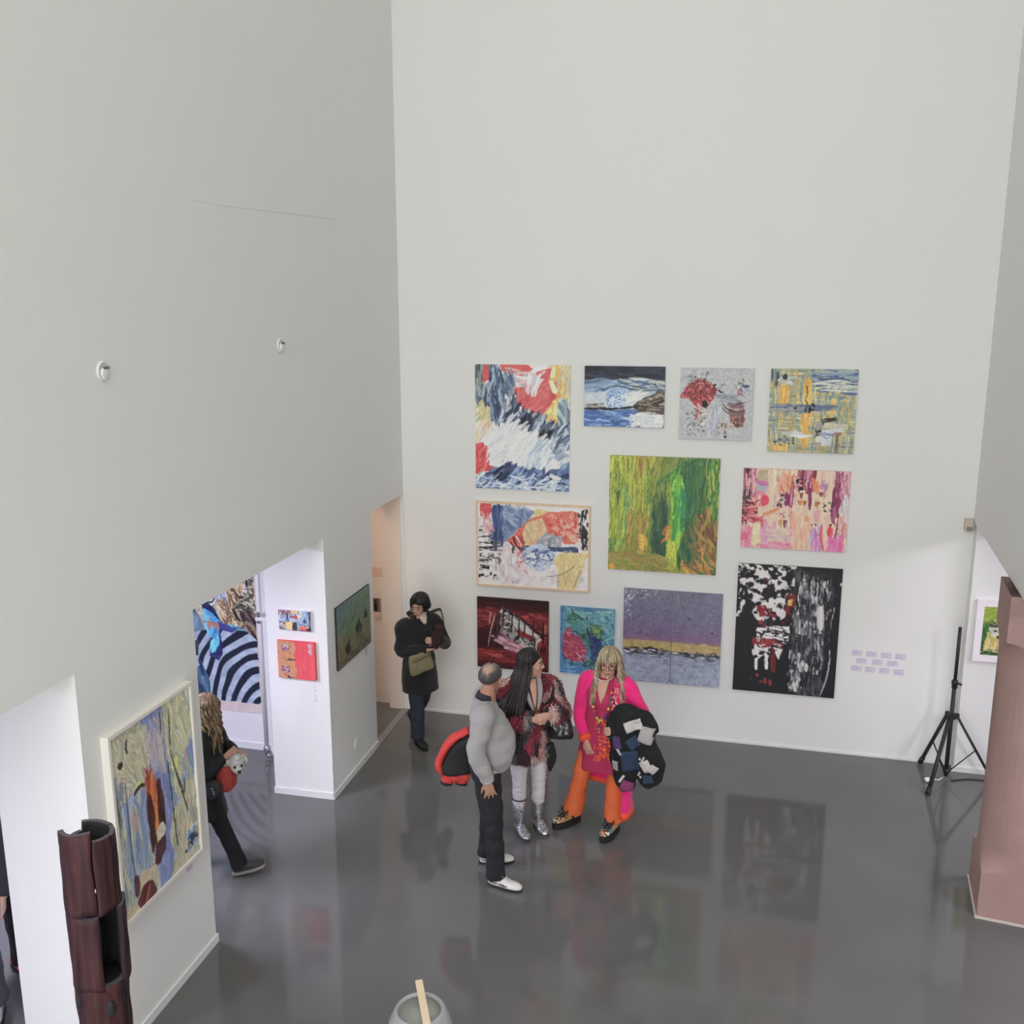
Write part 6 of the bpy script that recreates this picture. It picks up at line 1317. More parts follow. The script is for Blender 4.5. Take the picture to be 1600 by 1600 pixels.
# ---- the woman in pink ----------------------------------------------------------------------
def pink_woman():
    ph = math.radians(-97)
    P = person('blonde woman in hot pink cardigan, magenta tunic and orange trousers', (2.475, -2.0, 0), ph)
    J = dict(pelvis=V(0, 0, .92), chest=V(0, 0, 1.22), neck=V(0, 0, 1.4), sh_l=V(-.01, .175, 1.335), sh_r=V(-.01, -.155, 1.335),
             el_l=V(.02, .31, 1.1), wr_l=V(.22, .17, 1.04), el_r=V(-.02, -.215, 1.06), wr_r=V(.135, -.12, .865),
             hp_l=V(0, .09, .89), hp_r=V(0, -.09, .89), kn_l=V(.02, .1, .48), kn_r=V(.03, -.19, .48), an_l=V(.0, .095, .1), an_r=V(-.03, -.275, .1))
    HM = head_matrix(V(.03, .035, 1.515), math.radians(6), math.radians(4), 0, 1.0)
    g = G(); base_body(g, J, True); head(g, HM)
    g.tube([J['neck']+V(0, 0, -.04), V(.012, 0, 1.45)], [.056, .05], 14)
    hand(g, J['wr_r'], (.3, .35, -1), (.9, -.35, .2), 1, (18, 28, 20), 6, .95)
    hand(g, J['wr_l'], (.55, -1, -.2), (.9, .5, .3), -1, (35, 45, 30), 4, .95)
    g.build('body', skin('#b58c7a'), P, voxel=.0062, smooth=2)
    face_parts(P, HM, '#8c4a48', mat('brow_blond', '#7a6450', .7))
    glasses(P, HM, mat('brown_glasses_rim', '#54332c', .35), .025, .021)
    bl = ['#9c8b6e', '#ab9b80', '#857560', '#b8aa90', '#6f6150', '#94836a']
    def dr(p, az):
        if p.z < -.11:
            t = min(1, (-.11-p.z)*5)
            p = V(p.x+.065*t*(1 if math.cos(az) > -.2 else -.2), p.y*(1+.12*t), p.z)
        return p
    hair_long(P, 'hair', HM, bl, .4, 60, 300, 620, 9, rad=.004, wave=.012, flare=.035, fringe=(.012, 190), lnj=.5, drape=dr)
    M_pk = mat('hot_pink_knit', (.83, .018, .20), .85, sheen=.2, bump=.25, bscale=160)
    M_or = mat('orange_red_rib', (.88, .09, .045), .8, bump=.4, bscale=120)
    # tunic
    M_tu = D.materials.new('magenta_tunic_cloth'); M_tu.use_nodes = True; nt = M_tu.node_tree; b = nt.nodes['Principled BSDF']; b.inputs['Roughness'].default_value = .8
    tc = nt.nodes.new('ShaderNodeTexCoord'); sx = nt.nodes.new('ShaderNodeSeparateXYZ'); nt.links.new(tc.outputs['Object'], sx.inputs[0])
    vo = nt.nodes.new('ShaderNodeTexVoronoi'); vo.feature = 'DISTANCE_TO_EDGE'; vo.inputs['Scale'].default_value = 26; nt.links.new(tc.outputs['Object'], vo.inputs['Vector'])
    def mth(op, a, bb=None, c=None):
        n = nt.nodes.new('ShaderNodeMath'); n.operation = op
        for i, q in enumerate((a, bb, c)):
            if q is None: continue
            if isinstance(q, (int, float)): n.inputs[i].default_value = q
            else: nt.links.new(q, n.inputs[i])
        return n.outputs[0]
    line = mth('LESS_THAN', vo.outputs['Distance'], .11)
    pan = mth('MULTIPLY', mth('LESS_THAN', mth('ABSOLUTE', mth('SUBTRACT', sx.outputs[1], .035)), .085), mth('MULTIPLY', mth('LESS_THAN', sx.outputs[2], 1.08), mth('GREATER_THAN', sx.outputs[2], .7)))
    nz = nt.nodes.new('ShaderNodeTexNoise'); nz.inputs['Scale'].default_value = 14; nt.links.new(tc.outputs['Object'], nz.inputs['Vector'])
    pan = mth('MULTIPLY', mth('MULTIPLY', pan, mth('GREATER_THAN', sx.outputs[0], 0)), mth('GREATER_THAN', nz.outputs[0], .47))
    mx = nt.nodes.new('ShaderNodeMix'); mx.data_type = 'RGBA'; mx.inputs[6].default_value = (*lin('#a0284e'), 1); mx.inputs[7].default_value = (*lin('#cf5238'), 1)
    nt.links.new(mth('MULTIPLY', line, pan), mx.inputs[0]); nt.links.new(mx.outputs[2], b.inputs['Base Color'])
    g = G()
    g.tube([V(.0, 0, .6), V(.01, 0, .72), V(.01, 0, .92), V(.0, 0, 1.1), V(.005, 0, 1.22), V(-.005, 0, 1.33), V(-.005, 0, 1.385)], [(.225, .165), (.21, .155), (.195, .15), (.165, .125), (.165, .13), (.135, .09), (.08, .075)], 24, lat=(0, 1, 0), sub=4)
    g.build('tunic', M_tu, P, voxel=.01, smooth=3, fold=(.018, 13, 13, 2.2))
    G().tube([V(.136, 0, 1.2), V(.118, .0, 1.29), V(.075, 0, 1.375)], [(.008, .008), (.034, .01), (.05, .012)], 14, lat=(0, 1, 0), sub=4).build('neckline', skin('#b58c7a'), P)
    # embroidered rosettes down the front
    g = G(); rr = random.Random(4)
    for z in np.arange(.74, 1.05, .035):
        for y in (-.0, .045, .085): 
            x = .152+.004*rr.random(); g.color(rr.choice(['#d05a3a', '#c84a44', '#dc7848'])); g.ell((x+.006, y+.01*rr.uniform(-1, 1), z+.01*rr.random()), (.006, .014, .015), seg=8, rings=5)
    g.build('embroidery', mat('embroidery_thread', (1, 1, 1), .8, attr=True), P)
    # cardigan, open at the front
    g = G()
    sleeves(g, J, [.065, .076, .072, .068, .064, .054], .95)
    g.tube([V(.0, .09, 1.39), V(.035, .12, 1.31), V(.05, .15, 1.15), V(.04, .17, .92), V(.04, .2, .7), V(.04, .21, .25)], [(.03, .05), (.045, .075), (.04, .08), (.04, .1), (.045, .115), (.045, .125)], 16, lat=(0, 1, 0), sub=4)
    g.tube([V(.0, -.09, 1.39), V(.03, -.115, 1.31), V(.03, -.135, 1.15), V(.0, -.15, .92), V(-.03, -.16, .62)], [(.03, .045), (.04, .055), (.035, .05), (.035, .06), (.035, .06)], 16, lat=(0, 1, 0), sub=4)
    g.tube([V(-.08, 0, 1.38), V(-.09, 0, 1.28), V(-.09, 0, 1.0), V(-.11, 0, .7), V(-.12, 0, .42)], [(.08, .04), (.155, .05), (.155, .06), (.175, .055), (.185, .05)], 20, lat=(0, 1, 0), sub=4)
    g.build('cardigan', M_pk, P, voxel=.011, smooth=3, fold=(.014, 9, 9, 7))
    for s in 'lr': G().tube([J['el_'+s].lerp(J['wr_'+s], .86), J['el_'+s].lerp(J['wr_'+s], 1.03)], [.062, .052], 16).build('cuff', M_or, P)
    G().tube([V(.04, .21, .28), V(.04, .21, .22)], [(.05, .13), (.052, .132)], 18, lat=(0, 1, 0)).build('cardigan_hem', M_or, P)
    G().tube([V(-.12, 0, .44), V(-.12, 0, .4)], [(.187, .055), (.19, .056)], 22, lat=(0, 1, 0)).build('cardigan_hem', M_or, P)
    # ruffled scarf on her left shoulder
    g = G(); rr = random.Random(8)
    for k in range(70):
        t = rr.random(); p = V(.1+.03*math.sin(t*3), .12+.02*rr.uniform(-1, 1), 1.36-.36*t)
        g.color(rr.choice(['#cc4c6c', '#d86a80', '#b83458', '#c87888', '#e08a94'])); q = p+V(rr.uniform(-.01, .03), rr.uniform(-.03, .03), rr.uniform(-.04, .0)); g.tube([p, p.lerp(q, .5)+V(.012, 0, .006), q], [.006, .009, .004], 6)
    g.build('ruffle_scarf', mat('ruffle_yarn', (1, 1, 1), .85, attr=True), P)
    # jewellery
    M_prl = mat('pearl', '#cfc4b8', .3)
    g = G()
    for k in range(26):
        a = 2*PI*k/26; g.ell((.022+.074*math.cos(a), .066*math.sin(a), 1.4-.022*math.cos(a)), .0075, seg=8, rings=6)
    g.build('pearl_necklace', M_prl, P)
    g = G(); rr = random.Random(2)
    for k in range(17):
        t = k/16; a = (t-.5)*2; y = .085*math.sin(a*1.35); z = 1.33-.27*math.cos(a*1.45); x = .10+.055*math.cos(a*1.2)
        g.color(rr.choice(['#c8b044', '#8c9c3c', '#3c6c50', '#c87838', '#6c3c74', '#d0a060', '#b84858'])); g.ell((x, y, z), rr.uniform(.008, .014), seg=8, rings=6)
    g.color('#7a5a40'); g.tube([(.10+.055*math.cos(a*1.2), .085*math.sin(a*1.35), 1.33-.27*math.cos(a*1.45)) for a in np.linspace(-1, 1, 15)], [.003]*15, 6); g.tube([(.155, 0, 1.06), (.165, -.005, 1.06), (.165, -.005, .985)], [.003]*3, 6)
    for dz, c in ((0, '#b8a050'), (-.025, '#4c3c70'), (-.045, '#7c4470'), (-.06, '#8c8ca8')): g.color(c); g.ell((.165, -.005, 1.05+dz), .011, seg=8, rings=6)
    g.build('bead_necklace', mat('glass_beads', (1, 1, 1), .25, attr=True), P)
    M_op = mat('orange_corduroy', '#d0653a', .85, bump=.3, bscale=200, var=.05)
    trousers(P, M_op, (0, 0, .89), [J['hp_l'], J['hp_l'].lerp(J['kn_l'], .5), J['kn_l'], J['kn_l'].lerp(J['an_l'], .55), J['an_l']+V(-.01, 0, .03)],
             [J['hp_r'], J['hp_r'].lerp(J['kn_r'], .5), J['kn_r'], J['kn_r'].lerp(J['an_r'], .55), J['an_r']+V(-.01, 0, .03)], [(.09, .1), (.084, .09), (.073, .078), (.08, .084), (.094, .1)], top=1.0, fold=(.008, 9, 9, 12))
    # platform shoes with striped uppers
    M_zs = D.materials.new('striped_shoe_cloth'); M_zs.use_nodes = True; nt = M_zs.node_tree; b = nt.nodes['Principled BSDF']; b.inputs['Roughness'].default_value = .6
    tc = nt.nodes.new('ShaderNodeTexCoord'); wv = nt.nodes.new('ShaderNodeTexWave'); wv.inputs['Scale'].default_value = 16; wv.inputs['Distortion'].default_value = 9; wv.inputs['Detail Scale'].default_value = 1.5
    nt.links.new(tc.outputs['Object'], wv.inputs['Vector']); no = nt.nodes.new('ShaderNodeTexNoise'); no.inputs['Scale'].default_value = 11; nt.links.new(tc.outputs['Object'], no.inputs['Vector'])
    cr = nt.nodes.new('ShaderNodeValToRGB'); cr.color_ramp.interpolation = 'CONSTANT'; el = cr.color_ramp.elements; el[0].position = 0; el[0].color = (*lin('#5c94a0'), 1); el[1].position = .42; el[1].color = (*lin('#c8c0b0'), 1)
    for p_, c_ in ((.5, '#c88c4c'), (.58, '#d0a890')): e = el.new(p_); e.color = (*lin(c_), 1)
    nt.links.new(no.outputs[0], cr.inputs[0]); cr2 = nt.nodes.new('ShaderNodeValToRGB'); cr2.color_ramp.interpolation = 'CONSTANT'; cr2.color_ramp.elements[0].color = (0, 0, 0, 1); cr2.color_ramp.elements[1].position = .36; cr2.color_ramp.elements[1].color = (1, 1, 1, 1)
    nt.links.new(wv.outputs[1], cr2.inputs[0]); mx = nt.nodes.new('ShaderNodeMix'); mx.data_type = 'RGBA'; mx.blend_type = 'MULTIPLY'; mx.inputs[0].default_value = 1
    nt.links.new(cr.outputs[0], mx.inputs[6]); nt.links.new(cr2.outputs[0], mx.inputs[7]); nt.links.new(mx.outputs[2], b.inputs['Base Color'])
    for a, hd in ((J['an_l'], -14), (J['an_r'], -38)):
        o, M = shoe('shoe', P, M_zs, a, math.radians(hd), .28, .052, m_sole=M_black, sh=.05, up=.11)
        q = G()
        for k in range(5):
            x = .045+.026*k; z = .14-.013*k
            for s in (-1, 1): q.tube([(x, s*.028, z-.006), (x+.012, 0, z+.006), (x+.022, -s*.026, z-.012)], [.006]*3, 6, sub=3)
        for s in (-1, 1): q.tube([(.05, 0, .15), (.07, s*.03, .165), (.09, s*.045, .14), (.06, s*.01, .148)], [.006]*4, 6, sub=4); q.tube([(.05, 0, .15), (.1, s*.03, .135), (.13, s*.04, .11)], [.005]*3, 6, sub=4)
        q.xf(M).build('laces', M_black, o)
        G().tube([(-.07, 0, .085), (-.066, 0, .12)], [(.03, .02), (.026, .016)], 10, lat=(0, 1, 0)).xf(M).build('heel_tab', M_black, o)
    # patchwork coat over her left arm
    pc = empty('patchwork_coat', P.matrix_basis @ V(.13, .25, 0), ph, 'black knitted coat with white, blue and plum patches over the pink sleeve', 'coat')
    M_bk = mat('black_wool', '#141417', .9, bump=.5, bscale=60)
    g = G()
    g.tube([V(.05, -.16, 1.12), V(.05, -.05, 1.18), V(.02, .1, 1.14), V(-.02, .17, 1.0)], [(.045, .045), (.065, .06), (.075, .065), (.07, .06)], 16, sub=4)
    g.tube([V(.06, -.04, 1.14), V(.08, -.04, .95), V(.07, -.03, .7), V(.06, .0, .52)], [(.09, .06), (.11, .065), (.115, .065), (.05, .04)], 16, lat=(0, 1, 0), sub=4)
    g.tube([V(.04, .1, 1.1), V(.06, .14, .9), V(.05, .18, .72), V(.05, .12, .6)], [(.1, .06), (.11, .07), (.11, .06), (.06, .05)], 16, lat=(0, 1, 0), sub=4)
    g.tube([V(.05, -.15, 1.12), V(.09, -.13, 1.0), V(.08, -.1, .88)], [(.05, .05), (.045, .045), (.03, .03)], 14, lat=(0, 1, 0), sub=3)
    cs = g.build('coat_body', M_bk, pc, voxel=.011, smooth=3, fold=(.034, 10, 10, 8))
    # knitted patches: discs of the coat's own surface lifted a little
    dg = bpy.context.evaluated_depsgraph_get(); me = cs.data
    from mathutils.bvhtree import BVHTree
    bv = BVHTree.FromPolygons([v.co for v in me.vertices], [tuple(p.vertices) for p in me.polygons])
    def patch(y, z, w, h, rot, col, n=4):
        g = G(); ok = []; N = 9
        for i in range(N):
            for j in range(N):
                a, b_ = (i/(N-1)-.5)*w, (j/(N-1)-.5)*h; yy = y+a*math.cos(rot)-b_*math.sin(rot); zz = z+a*math.sin(rot)+b_*math.cos(rot)
                hit = bv.ray_cast(V(.6, yy, zz), V(-1, 0, 0)); ok.append(hit[0]+hit[1]*.006 if hit[0] else None)
        idx = {}
        for k, p in enumerate(ok):
            if p is not None: idx[k] = g.addv([p])
        for i in range(N-1):
            for j in range(N-1):
                q = [i*N+j, (i+1)*N+j, (i+1)*N+j+1, i*N+j+1]
                if all(k in idx for k in q) and max((ok[a]-ok[b]).length for a in q for b in q) < .06: g.f.append(tuple(idx[k] for k in q))
        if g.f:
            o = g.build('patch', col, pc); s = o.modifiers.new('s', 'SOLIDIFY'); s.thickness = .008; s.offset = 0
    Mw = mat('white_knit', '#bdb8b6', .9, bump=.8, bscale=70); Mn = mat('navy_knit', '#2a3850', .9, bump=.5, bscale=70); Mp = mat('plum_knit', '#7a3a60', .9, bump=.5, bscale=70); Mv = mat('violet_knit', '#4a3462', .9, bump=.5, bscale=70)
    Mg = mat('grey_white_knit', '#a29c9c', .9, bump=.9, bscale=90)
    patch(.045, 1.1, .13, .085, .35, Mw); patch(.15, 1.03, .11, .12, -.25, Mg); patch(-.075, .95, .06, .1, .25, Mv); patch(.05, .96, .1, .09, .7, Mn); patch(.03, .8, .14, .18, .1, Mn); patch(-.09, .74, .045, .09, 0, Mg)
    patch(.16, .78, .08, .1, .5, Mw); patch(.21, .76, .06, .08, -.6, Mw); patch(.0, .56, .1, .12, -.45, Mp); patch(-.035, .64, .018, .07, -.5, Mw); patch(-.055, .88, .016, .06, .5, Mw); patch(.17, .66, .08, .07, .2, Mn)
    for y, z in ((.11, .84), (.13, .83), (.12, .81), (.14, .85), (.1, .69), (.11, .66), (.09, .67)):
        hit = bv.ray_cast(V(.6, y, z), V(-1, 0, 0))
        if hit[0]: G().ell(hit[0]+hit[1]*.004, .011, seg=8, rings=5).build('flower_button', Mw, pc)
pink_woman()

# ---- the woman in the black coat ------------------------------------------------------------
def coat_woman():
    ph = math.radians(-42)
    P = person('woman with glasses in black knee-length coat and dark jeans by the corridor', (.40, -.72, 0), ph)
    J = dict(pelvis=V(0, 0, .86), chest=V(0, 0, 1.15), neck=V(.0, 0, 1.33), sh_l=V(.0, .17, 1.265), sh_r=V(.0, -.17, 1.265),
             el_l=V(.14, .22, 1.05), wr_l=V(.27, .07, 1.15), el_r=V(.03, -.215, 1.01), wr_r=V(.24, -.03, 1.05),
             hp_l=V(0, .085, .83), hp_r=V(0, -.085, .83), kn_l=V(-.06, .07, .46), kn_r=V(.06, -.07, .46), an_l=V(-.28, .07, .14), an_r=V(.07, -.07, .09))
    HM = head_matrix(V(.035, .0, 1.45), math.radians(-56), math.radians(16), 0, .98)
    g = G(); base_body(g, J, True); head(g, HM)
    g.tube([J['neck']+V(0, 0, -.03), V(.012, -.004, 1.4)], [.052, .047], 14)
    hand(g, J['wr_l'], (.0, -1, .05), (1, .1, .1), -1, (25, 40, 30), 3, .92)
    hand(g, J['wr_r'], (.3, 1, .1), (.5, -.1, -1), 1, (15, 30, 25), 4, .92)
    g.build('body', skin('#b08a7a'), P, voxel=.0062, smooth=2)
    face_parts(P, HM, '#93544e'); glasses(P, HM, mat('pale_metal_rim', '#b8a898', .3), .024, .015)
    hair_long(P, 'hair', HM, ['#171416', '#1f1a1c', '#121012'], .07, 50, 310, 320, 21, rad=.006, flare=.008, lnj=.2)
    g = G().color('#171416')
    rr = random.Random(6)
    for k in range(110):
        az = math.radians(rr.uniform(-75, 75)); az += .25*(1 if az > 0 else -1); ca, sa = math.cos(az), math.sin(az); pts = []
        for q in range(6):
            p = (.05+.85*q/5)*PI/2; pts.append(V(-.012+.105*math.sin(p)*ca, .085*math.sin(p)*sa, .036+.094*math.cos(p)))
        g.tube(pts, [.004, .0055, .0055, .005, .004, .0015], 6, sub=2)
    g.xf(HM).build('fringe', M_hair, P)
    M_bc = mat('black_wool_coat', '#19181b', .9, bump=.2, bscale=150, sheen=.15)
    g = G()
    g.tube([V(.0, 0, .555), V(.0, 0, .7), V(.005, 0, .9), V(.01, 0, 1.08), V(.0, 0, 1.2), V(.0, 0, 1.3), V(.0, 0, 1.36)], [(.195, .165), (.185, .155), (.165, .135), (.158, .13), (.158, .115), (.12, .085), (.07, .07)], 22, lat=(0, 1, 0), sub=4)
    sleeves(g, J, [.078, .078, .068, .063, .06, .05], .97)
    g.tube([V(-.07, -.09, 1.35), V(-.1, 0, 1.36), V(-.07, .09, 1.35), V(.0, .1, 1.34), V(.06, .07, 1.28)], [.028]*5, 12, sub=4)
    g.build('coat', M_bc, P, voxel=.011, smooth=3, fold=(.014, 7, 7, 8))
    G().tube([V(.04, .015, 1.38), V(.095, .005, 1.33), V(.125, .01, 1.28)], [(.05, .02), (.04, .02), (.015, .012)], 12, lat=(0, 1, 0), sub=3).build('scarf', mat('cream_scarf', '#b9a69a', .8), P)
    M_dj = mat('dark_blue_jeans', '#262a38', .85, bump=.2, bscale=200)
    trousers(P, M_dj, (0, 0, .83), [J['hp_l'], J['hp_l'].lerp(J['kn_l'], .5), J['kn_l'], J['kn_l'].lerp(J['an_l'], .55), J['an_l']+V(-.01, 0, .0)],
             [J['hp_r'], J['hp_r'].lerp(J['kn_r'], .5), J['kn_r'], J['kn_r'].lerp(J['an_r'], .55), J['an_r']+V(-.01, 0, -.02)], [(.09, .1), (.088, .095), (.075, .08), (.07, .075), (.068, .078)], top=.93, fold=(.009, 9, 9, 14))
    M_bs = mat('black_suede', '#1a191b', .8)
    shoe('shoe', P, M_bs, J['an_r'], math.radians(-4), .26, .047, m_sole=M_black, sh=.018)
    shoe('shoe', P, M_bs, (J['an_l'].x-.02, J['an_l'].y), math.radians(0), .26, .047, m_sole=M_black, sh=.018, z0=.075, pitch=math.radians(32))
    sb = empty('shoulder_bag', P.matrix_basis @ V(.21, .04, .05), ph, 'olive beige shoulder bag in front of the black coat', 'shoulder bag')
    M_ol = mat('olive_canvas', '#7d7458', .8, bump=.3, bscale=60)
    g = G(); g.tube([(.0, 0, .80), (.01, 0, .86), (.01, 0, .95), (.0, 0, .99)], [(.125, .045), (.13, .055), (.12, .045), (.105, .03)], 18, lat=(0, 1, 0), sq=2., sub=3)
    g.xf(Matrix.Rotation(.16, 4, 'X')).build('bag_body', M_ol, sb, voxel=.008, smooth=2, fold=(.01, 12, 12, 12))
    g = G(); g.tube([(.068, -.105, .99), (.07, .0, .995), (.066, .105, 1.0)], [(.02, .006)]*3, 10, lat=(0, 0, 1), sub=3); g.xf(Matrix.Translation((-.005, 0, -.03)) @ Matrix.Rotation(.16, 4, 'X')).build('flap_seam', mat('olive_binding', '#6a6248', .8), sb)
    G().tube([(.0, .13, .99), (-.03, .16, 1.1), (-.14, .19, 1.28), (-.2, .17, 1.31), (-.3, .0, 1.2), (-.31, -.15, 1.0), (-.1, -.2, .92), (.0, -.13, .93)], [(.016, .004)]*8, 8, lat=(0, 0, 1), sub=5).build('strap', mat('dark_strap', '#3a362e', .7), sb)
    bd = empty('hat', P.matrix_basis @ V(.3, .05, .02), ph, 'dark burgundy knitted hat held against the black coat', 'hat')
    M_bg = mat('burgundy_felt', '#331a1f', .9, bump=.5, bscale=60)
    g = G(); g.ell((.0, .02, 1.24), (.055, .05, .06)); g.tube([(-.02, .0, 1.22), (-.015, -.01, 1.12), (-.02, -.02, 1.05)], [(.06, .04), (.055, .04), (.035, .03)], 14, lat=(0, 1, 0), sub=3)
    g.build('knit', M_bg, bd, voxel=.007, smooth=2, fold=(.008, 20, 20, 20))
coat_woman()
# ---- the woman with the dog, walking behind the pier ----------------------------------------
def dog_woman():
    ph = math.radians(18)
    P = person('curly-haired woman in black coat striding past the pier with a red pet sling', (-.415, -3.345, 0), ph)
    SC = .915; P.scale = (SC,)*3
    J = dict(pelvis=V(0, 0, .86), chest=V(.02, 0, 1.17), neck=V(.03, 0, 1.345), sh_l=V(.02, .17, 1.28), sh_r=V(.02, -.17, 1.28),
             el_l=V(.1, .24, 1.05), wr_l=V(.23, .1, 1.06), el_r=V(.05, -.24, 1.03), wr_r=V(.2, -.1, 1.1),
             hp_l=V(0, .085, .84), hp_r=V(0, -.085, .84), kn_l=V(-.06, .08, .46), kn_r=V(.14, -.08, .46), an_l=V(-.3, .08, .14), an_r=V(.27, -.07, .1))
    HM = head_matrix(V(.06, -.0, 1.49), math.radians(30), math.radians(12), 0, .98)
    g = G(); base_body(g, J, True); head(g, HM)
    g.tube([J['neck']+V(0, 0, -.03), V(.045, 0, 1.42)], [.054, .048], 14)
    hand(g, J['wr_l'], (1, -.35, -.1), (0, .2, 1), -1, (12, 25, 20), 5, .92)
    hand(g, J['wr_r'], (.8, .5, .35), (.4, -.9, .2), 1, (20, 35, 30), 4, .92)
    g.build('body', skin('#b58c7a'), P, voxel=.0065, smooth=2)
    face_parts(P, HM)
    hair_long(P, 'hair', HM, ['#7c6850', '#8f7a5f', '#665441', '#a38c6e', '#554535', '#846d54'], .46, 24, 336, 400, 31, rad=.0075, curl=.011, wave=.013, flare=.06, lnj=.35)
    M_bc = mat('black_nylon_coat', '#17171b', .7, bump=.2, bscale=30)
    g = G()
    g.tube([V(-.02, 0, .56), V(-.01, 0, .7), V(.0, 0, .9), V(.02, 0, 1.1), V(.025, 0, 1.22), V(.025, 0, 1.31), V(.03, 0, 1.37)], [(.22, .19), (.205, .165), (.18, .145), (.175, .14), (.175, .125), (.135, .095), (.075, .07)], 22, lat=(0, 1, 0), sub=4)
    sleeves(g, J, [.08, .095, .085, .078, .07, .052], .93)
    g.build('coat', M_bc, P, voxel=.011, smooth=3, fold=(.014, 8, 8, 8))
    g = G(); g.tube([V(.0, -.1, 1.36), V(-.06, 0, 1.37), V(.0, .1, 1.36), V(.09, .06, 1.33), V(.1, -.06, 1.3), V(.0, -.12, 1.33)], [.03]*6, 12, sub=4)
    g.build('scarf', mat('dark_red_scarf', '#7c2a30', .85, bump=.4, bscale=50), P, fold=(.01, 20, 20, 20))
    M_tr = mat('black_trousers', '#15151a', .85)
    trousers(P, M_tr, (0, 0, .84), [J['hp_l'], J['hp_l'].lerp(J['kn_l'], .5), J['kn_l'], J['kn_l'].lerp(J['an_l'], .55), J['an_l']],
             [J['hp_r'], J['hp_r'].lerp(J['kn_r'], .5), J['kn_r'], J['kn_r'].lerp(J['an_r'], .55), J['an_r']+V(-.01, 0, -.01)], [(.088, .1), (.08, .09), (.064, .07), (.06, .066), (.066, .075)], top=.93, fold=(.008, 9, 9, 15))
    M_gs = mat('charcoal_trainer', '#3a3838', .75, bump=.3, bscale=60); M_gy = mat('pale_grey_sole', '#8f8a86', .6)
    shoe('shoe', P, M_gs, (J['an_r'].x, J['an_r'].y), math.radians(14), .275, .048, m_sole=M_gy, sh=.024, z0=.022, pitch=math.radians(-9))
    shoe('shoe', P, M_gs, (J['an_l'].x-.02, J['an_l'].y), 0, .27, .047, m_sole=M_gy, sh=.022, z0=.075, pitch=math.radians(32))
    # sling with the dog
    sl = empty('pet_sling', P.matrix_basis @ Matrix.Scale(SC, 4) @ V(0.18, -0.02, -0.05), ph, 'red fabric pet sling on the curly-haired woman holding a white dog', 'pet carrier')
    M_rd = mat('coral_red_canvas', '#a8443e', .8, bump=.4, bscale=24)
    g = G(); g.tube([(-.03, -.02, .86), (.02, -.02, .9), (.03, -.02, .99), (.03, -.01, 1.05)], [(.05, .06), (.11, .085), (.12, .085), (.1, .07)], 18, lat=(.3, 1, 0), sub=4)
    g.build('pouch', M_rd, sl, voxel=.008, smooth=2, fold=(.014, 14, 14, 14))
    G().tube([(.02, -.1, 1.03), (-.06, -.14, 1.14), (-.16, -.16, 1.28), (-.25, -.12, 1.38), (-.3, .0, 1.32), (-.36, .08, 1.1)], [(.04, .008)]*6, 10, lat=(.5, -.8, .3), sub=4).build('strap', M_rd, sl)
    G().tube([(.03, -.12, .96), (.06, -.11, .98)], [(.012, .004)]*2, 8, lat=(0, 0, 1)).build('tag', mat('white_tag', '#c4bfbe', .6), sl)
    pb = empty('round_pouch', P.matrix_basis @ Matrix.Scale(SC, 4) @ V(0.12, -0.24, 0), ph, 'small round dark pouch with a pale squiggle hanging at the black coat', 'pouch')
    Mx = Matrix.Translation((0, 0, .88)) @ Matrix.Rotation(PI/2, 4, 'X')
    G().lathe([(.02, -.03), (.075, -.026), (.085, -.01), (.085, .012), (.078, .026), (.02, .03)], 28).xf(Mx).build('pouch_body', mat('dark_green_grey_nylon', '#2c3032', .6), pb)
    G().tube([(.0, -.032, .905), (.02, -.034, .9), (.012, -.034, .885), (.03, -.034, .87), (.018, -.034, .855), (.035, -.034, .845)], [.0035]*6, 6, sub=4).build('squiggle', mat('pale_thread', '#8ea29a', .6), pb)
    G().tube([(0, 0, .96), (-.05, .06, 1.15), (-.08, .14, 1.32)], [.006]*3, 8, sub=3).build('cord', M_black, pb)
    sl.scale = pb.scale = (SC,)*3
    # the dog: head and shoulders look out of the sling
    dg = empty('dog', P.matrix_basis @ Matrix.Scale(SC, 4) @ V(0.24, -0.04, -0.06), ph, 'small white fluffy dog looking out of the red sling', 'dog')
    dg.scale = (SC,)*3
    DM = Matrix.Translation((.06, -.02, 1.08)) @ Matrix.Scale(1.2, 4) @ Matrix.Rotation(math.radians(-62), 4, 'Z') @ Matrix.Rotation(math.radians(18), 4, 'Y')
    g = G(); h = G()
    h.ell((0, 0, .012), (.058, .056, .055)); h.ell((.05, 0, -.014), (.034, .03, .026)); h.ell((.01, 0, .05), (.035, .036, .022))
    for s in (-1, 1): h.tube([(-.008, s*.045, .035), (-.01, s*.07, .015), (-.008, s*.075, -.025)], [(.022, .012), (.026, .014), (.012, .008)], 10, sub=3)
    for s in (-1, 1): h.ell((.035, s*.022, -.014), (.024, .02, .022))
    h.xf(DM); g.v = h.v; g.f = h.f; g.c = h.c
    g.tube([(.03, -.005, 1.05), (-.03, .0, 1.0), (-.07, .01, .94)], [.05, .062, .055], 14, sub=3)
    src = g.build('body', mat('white_dog_fur', (1, 1, 1), .9, attr=True), dg, voxel=.006, smooth=2, fold=(.003, 34, 34, 34))
    fur(dg, 'body', src, ['#cdc6bc', '#d4cdc4', '#c6bdb2'], 5, 20, .008, 900, (1, 1, 1))
    M_bn = mat('black_nose', '#141214', .25)
    for s in (-1, 1): G().ell((.055, s*.024, .014), .0095, seg=10, rings=7).xf(DM).build('eye', M_bn, dg)
    G().ell((.087, 0, -.006), (.01, .013, .01), seg=10, rings=7).xf(DM).build('nose', M_bn, dg)
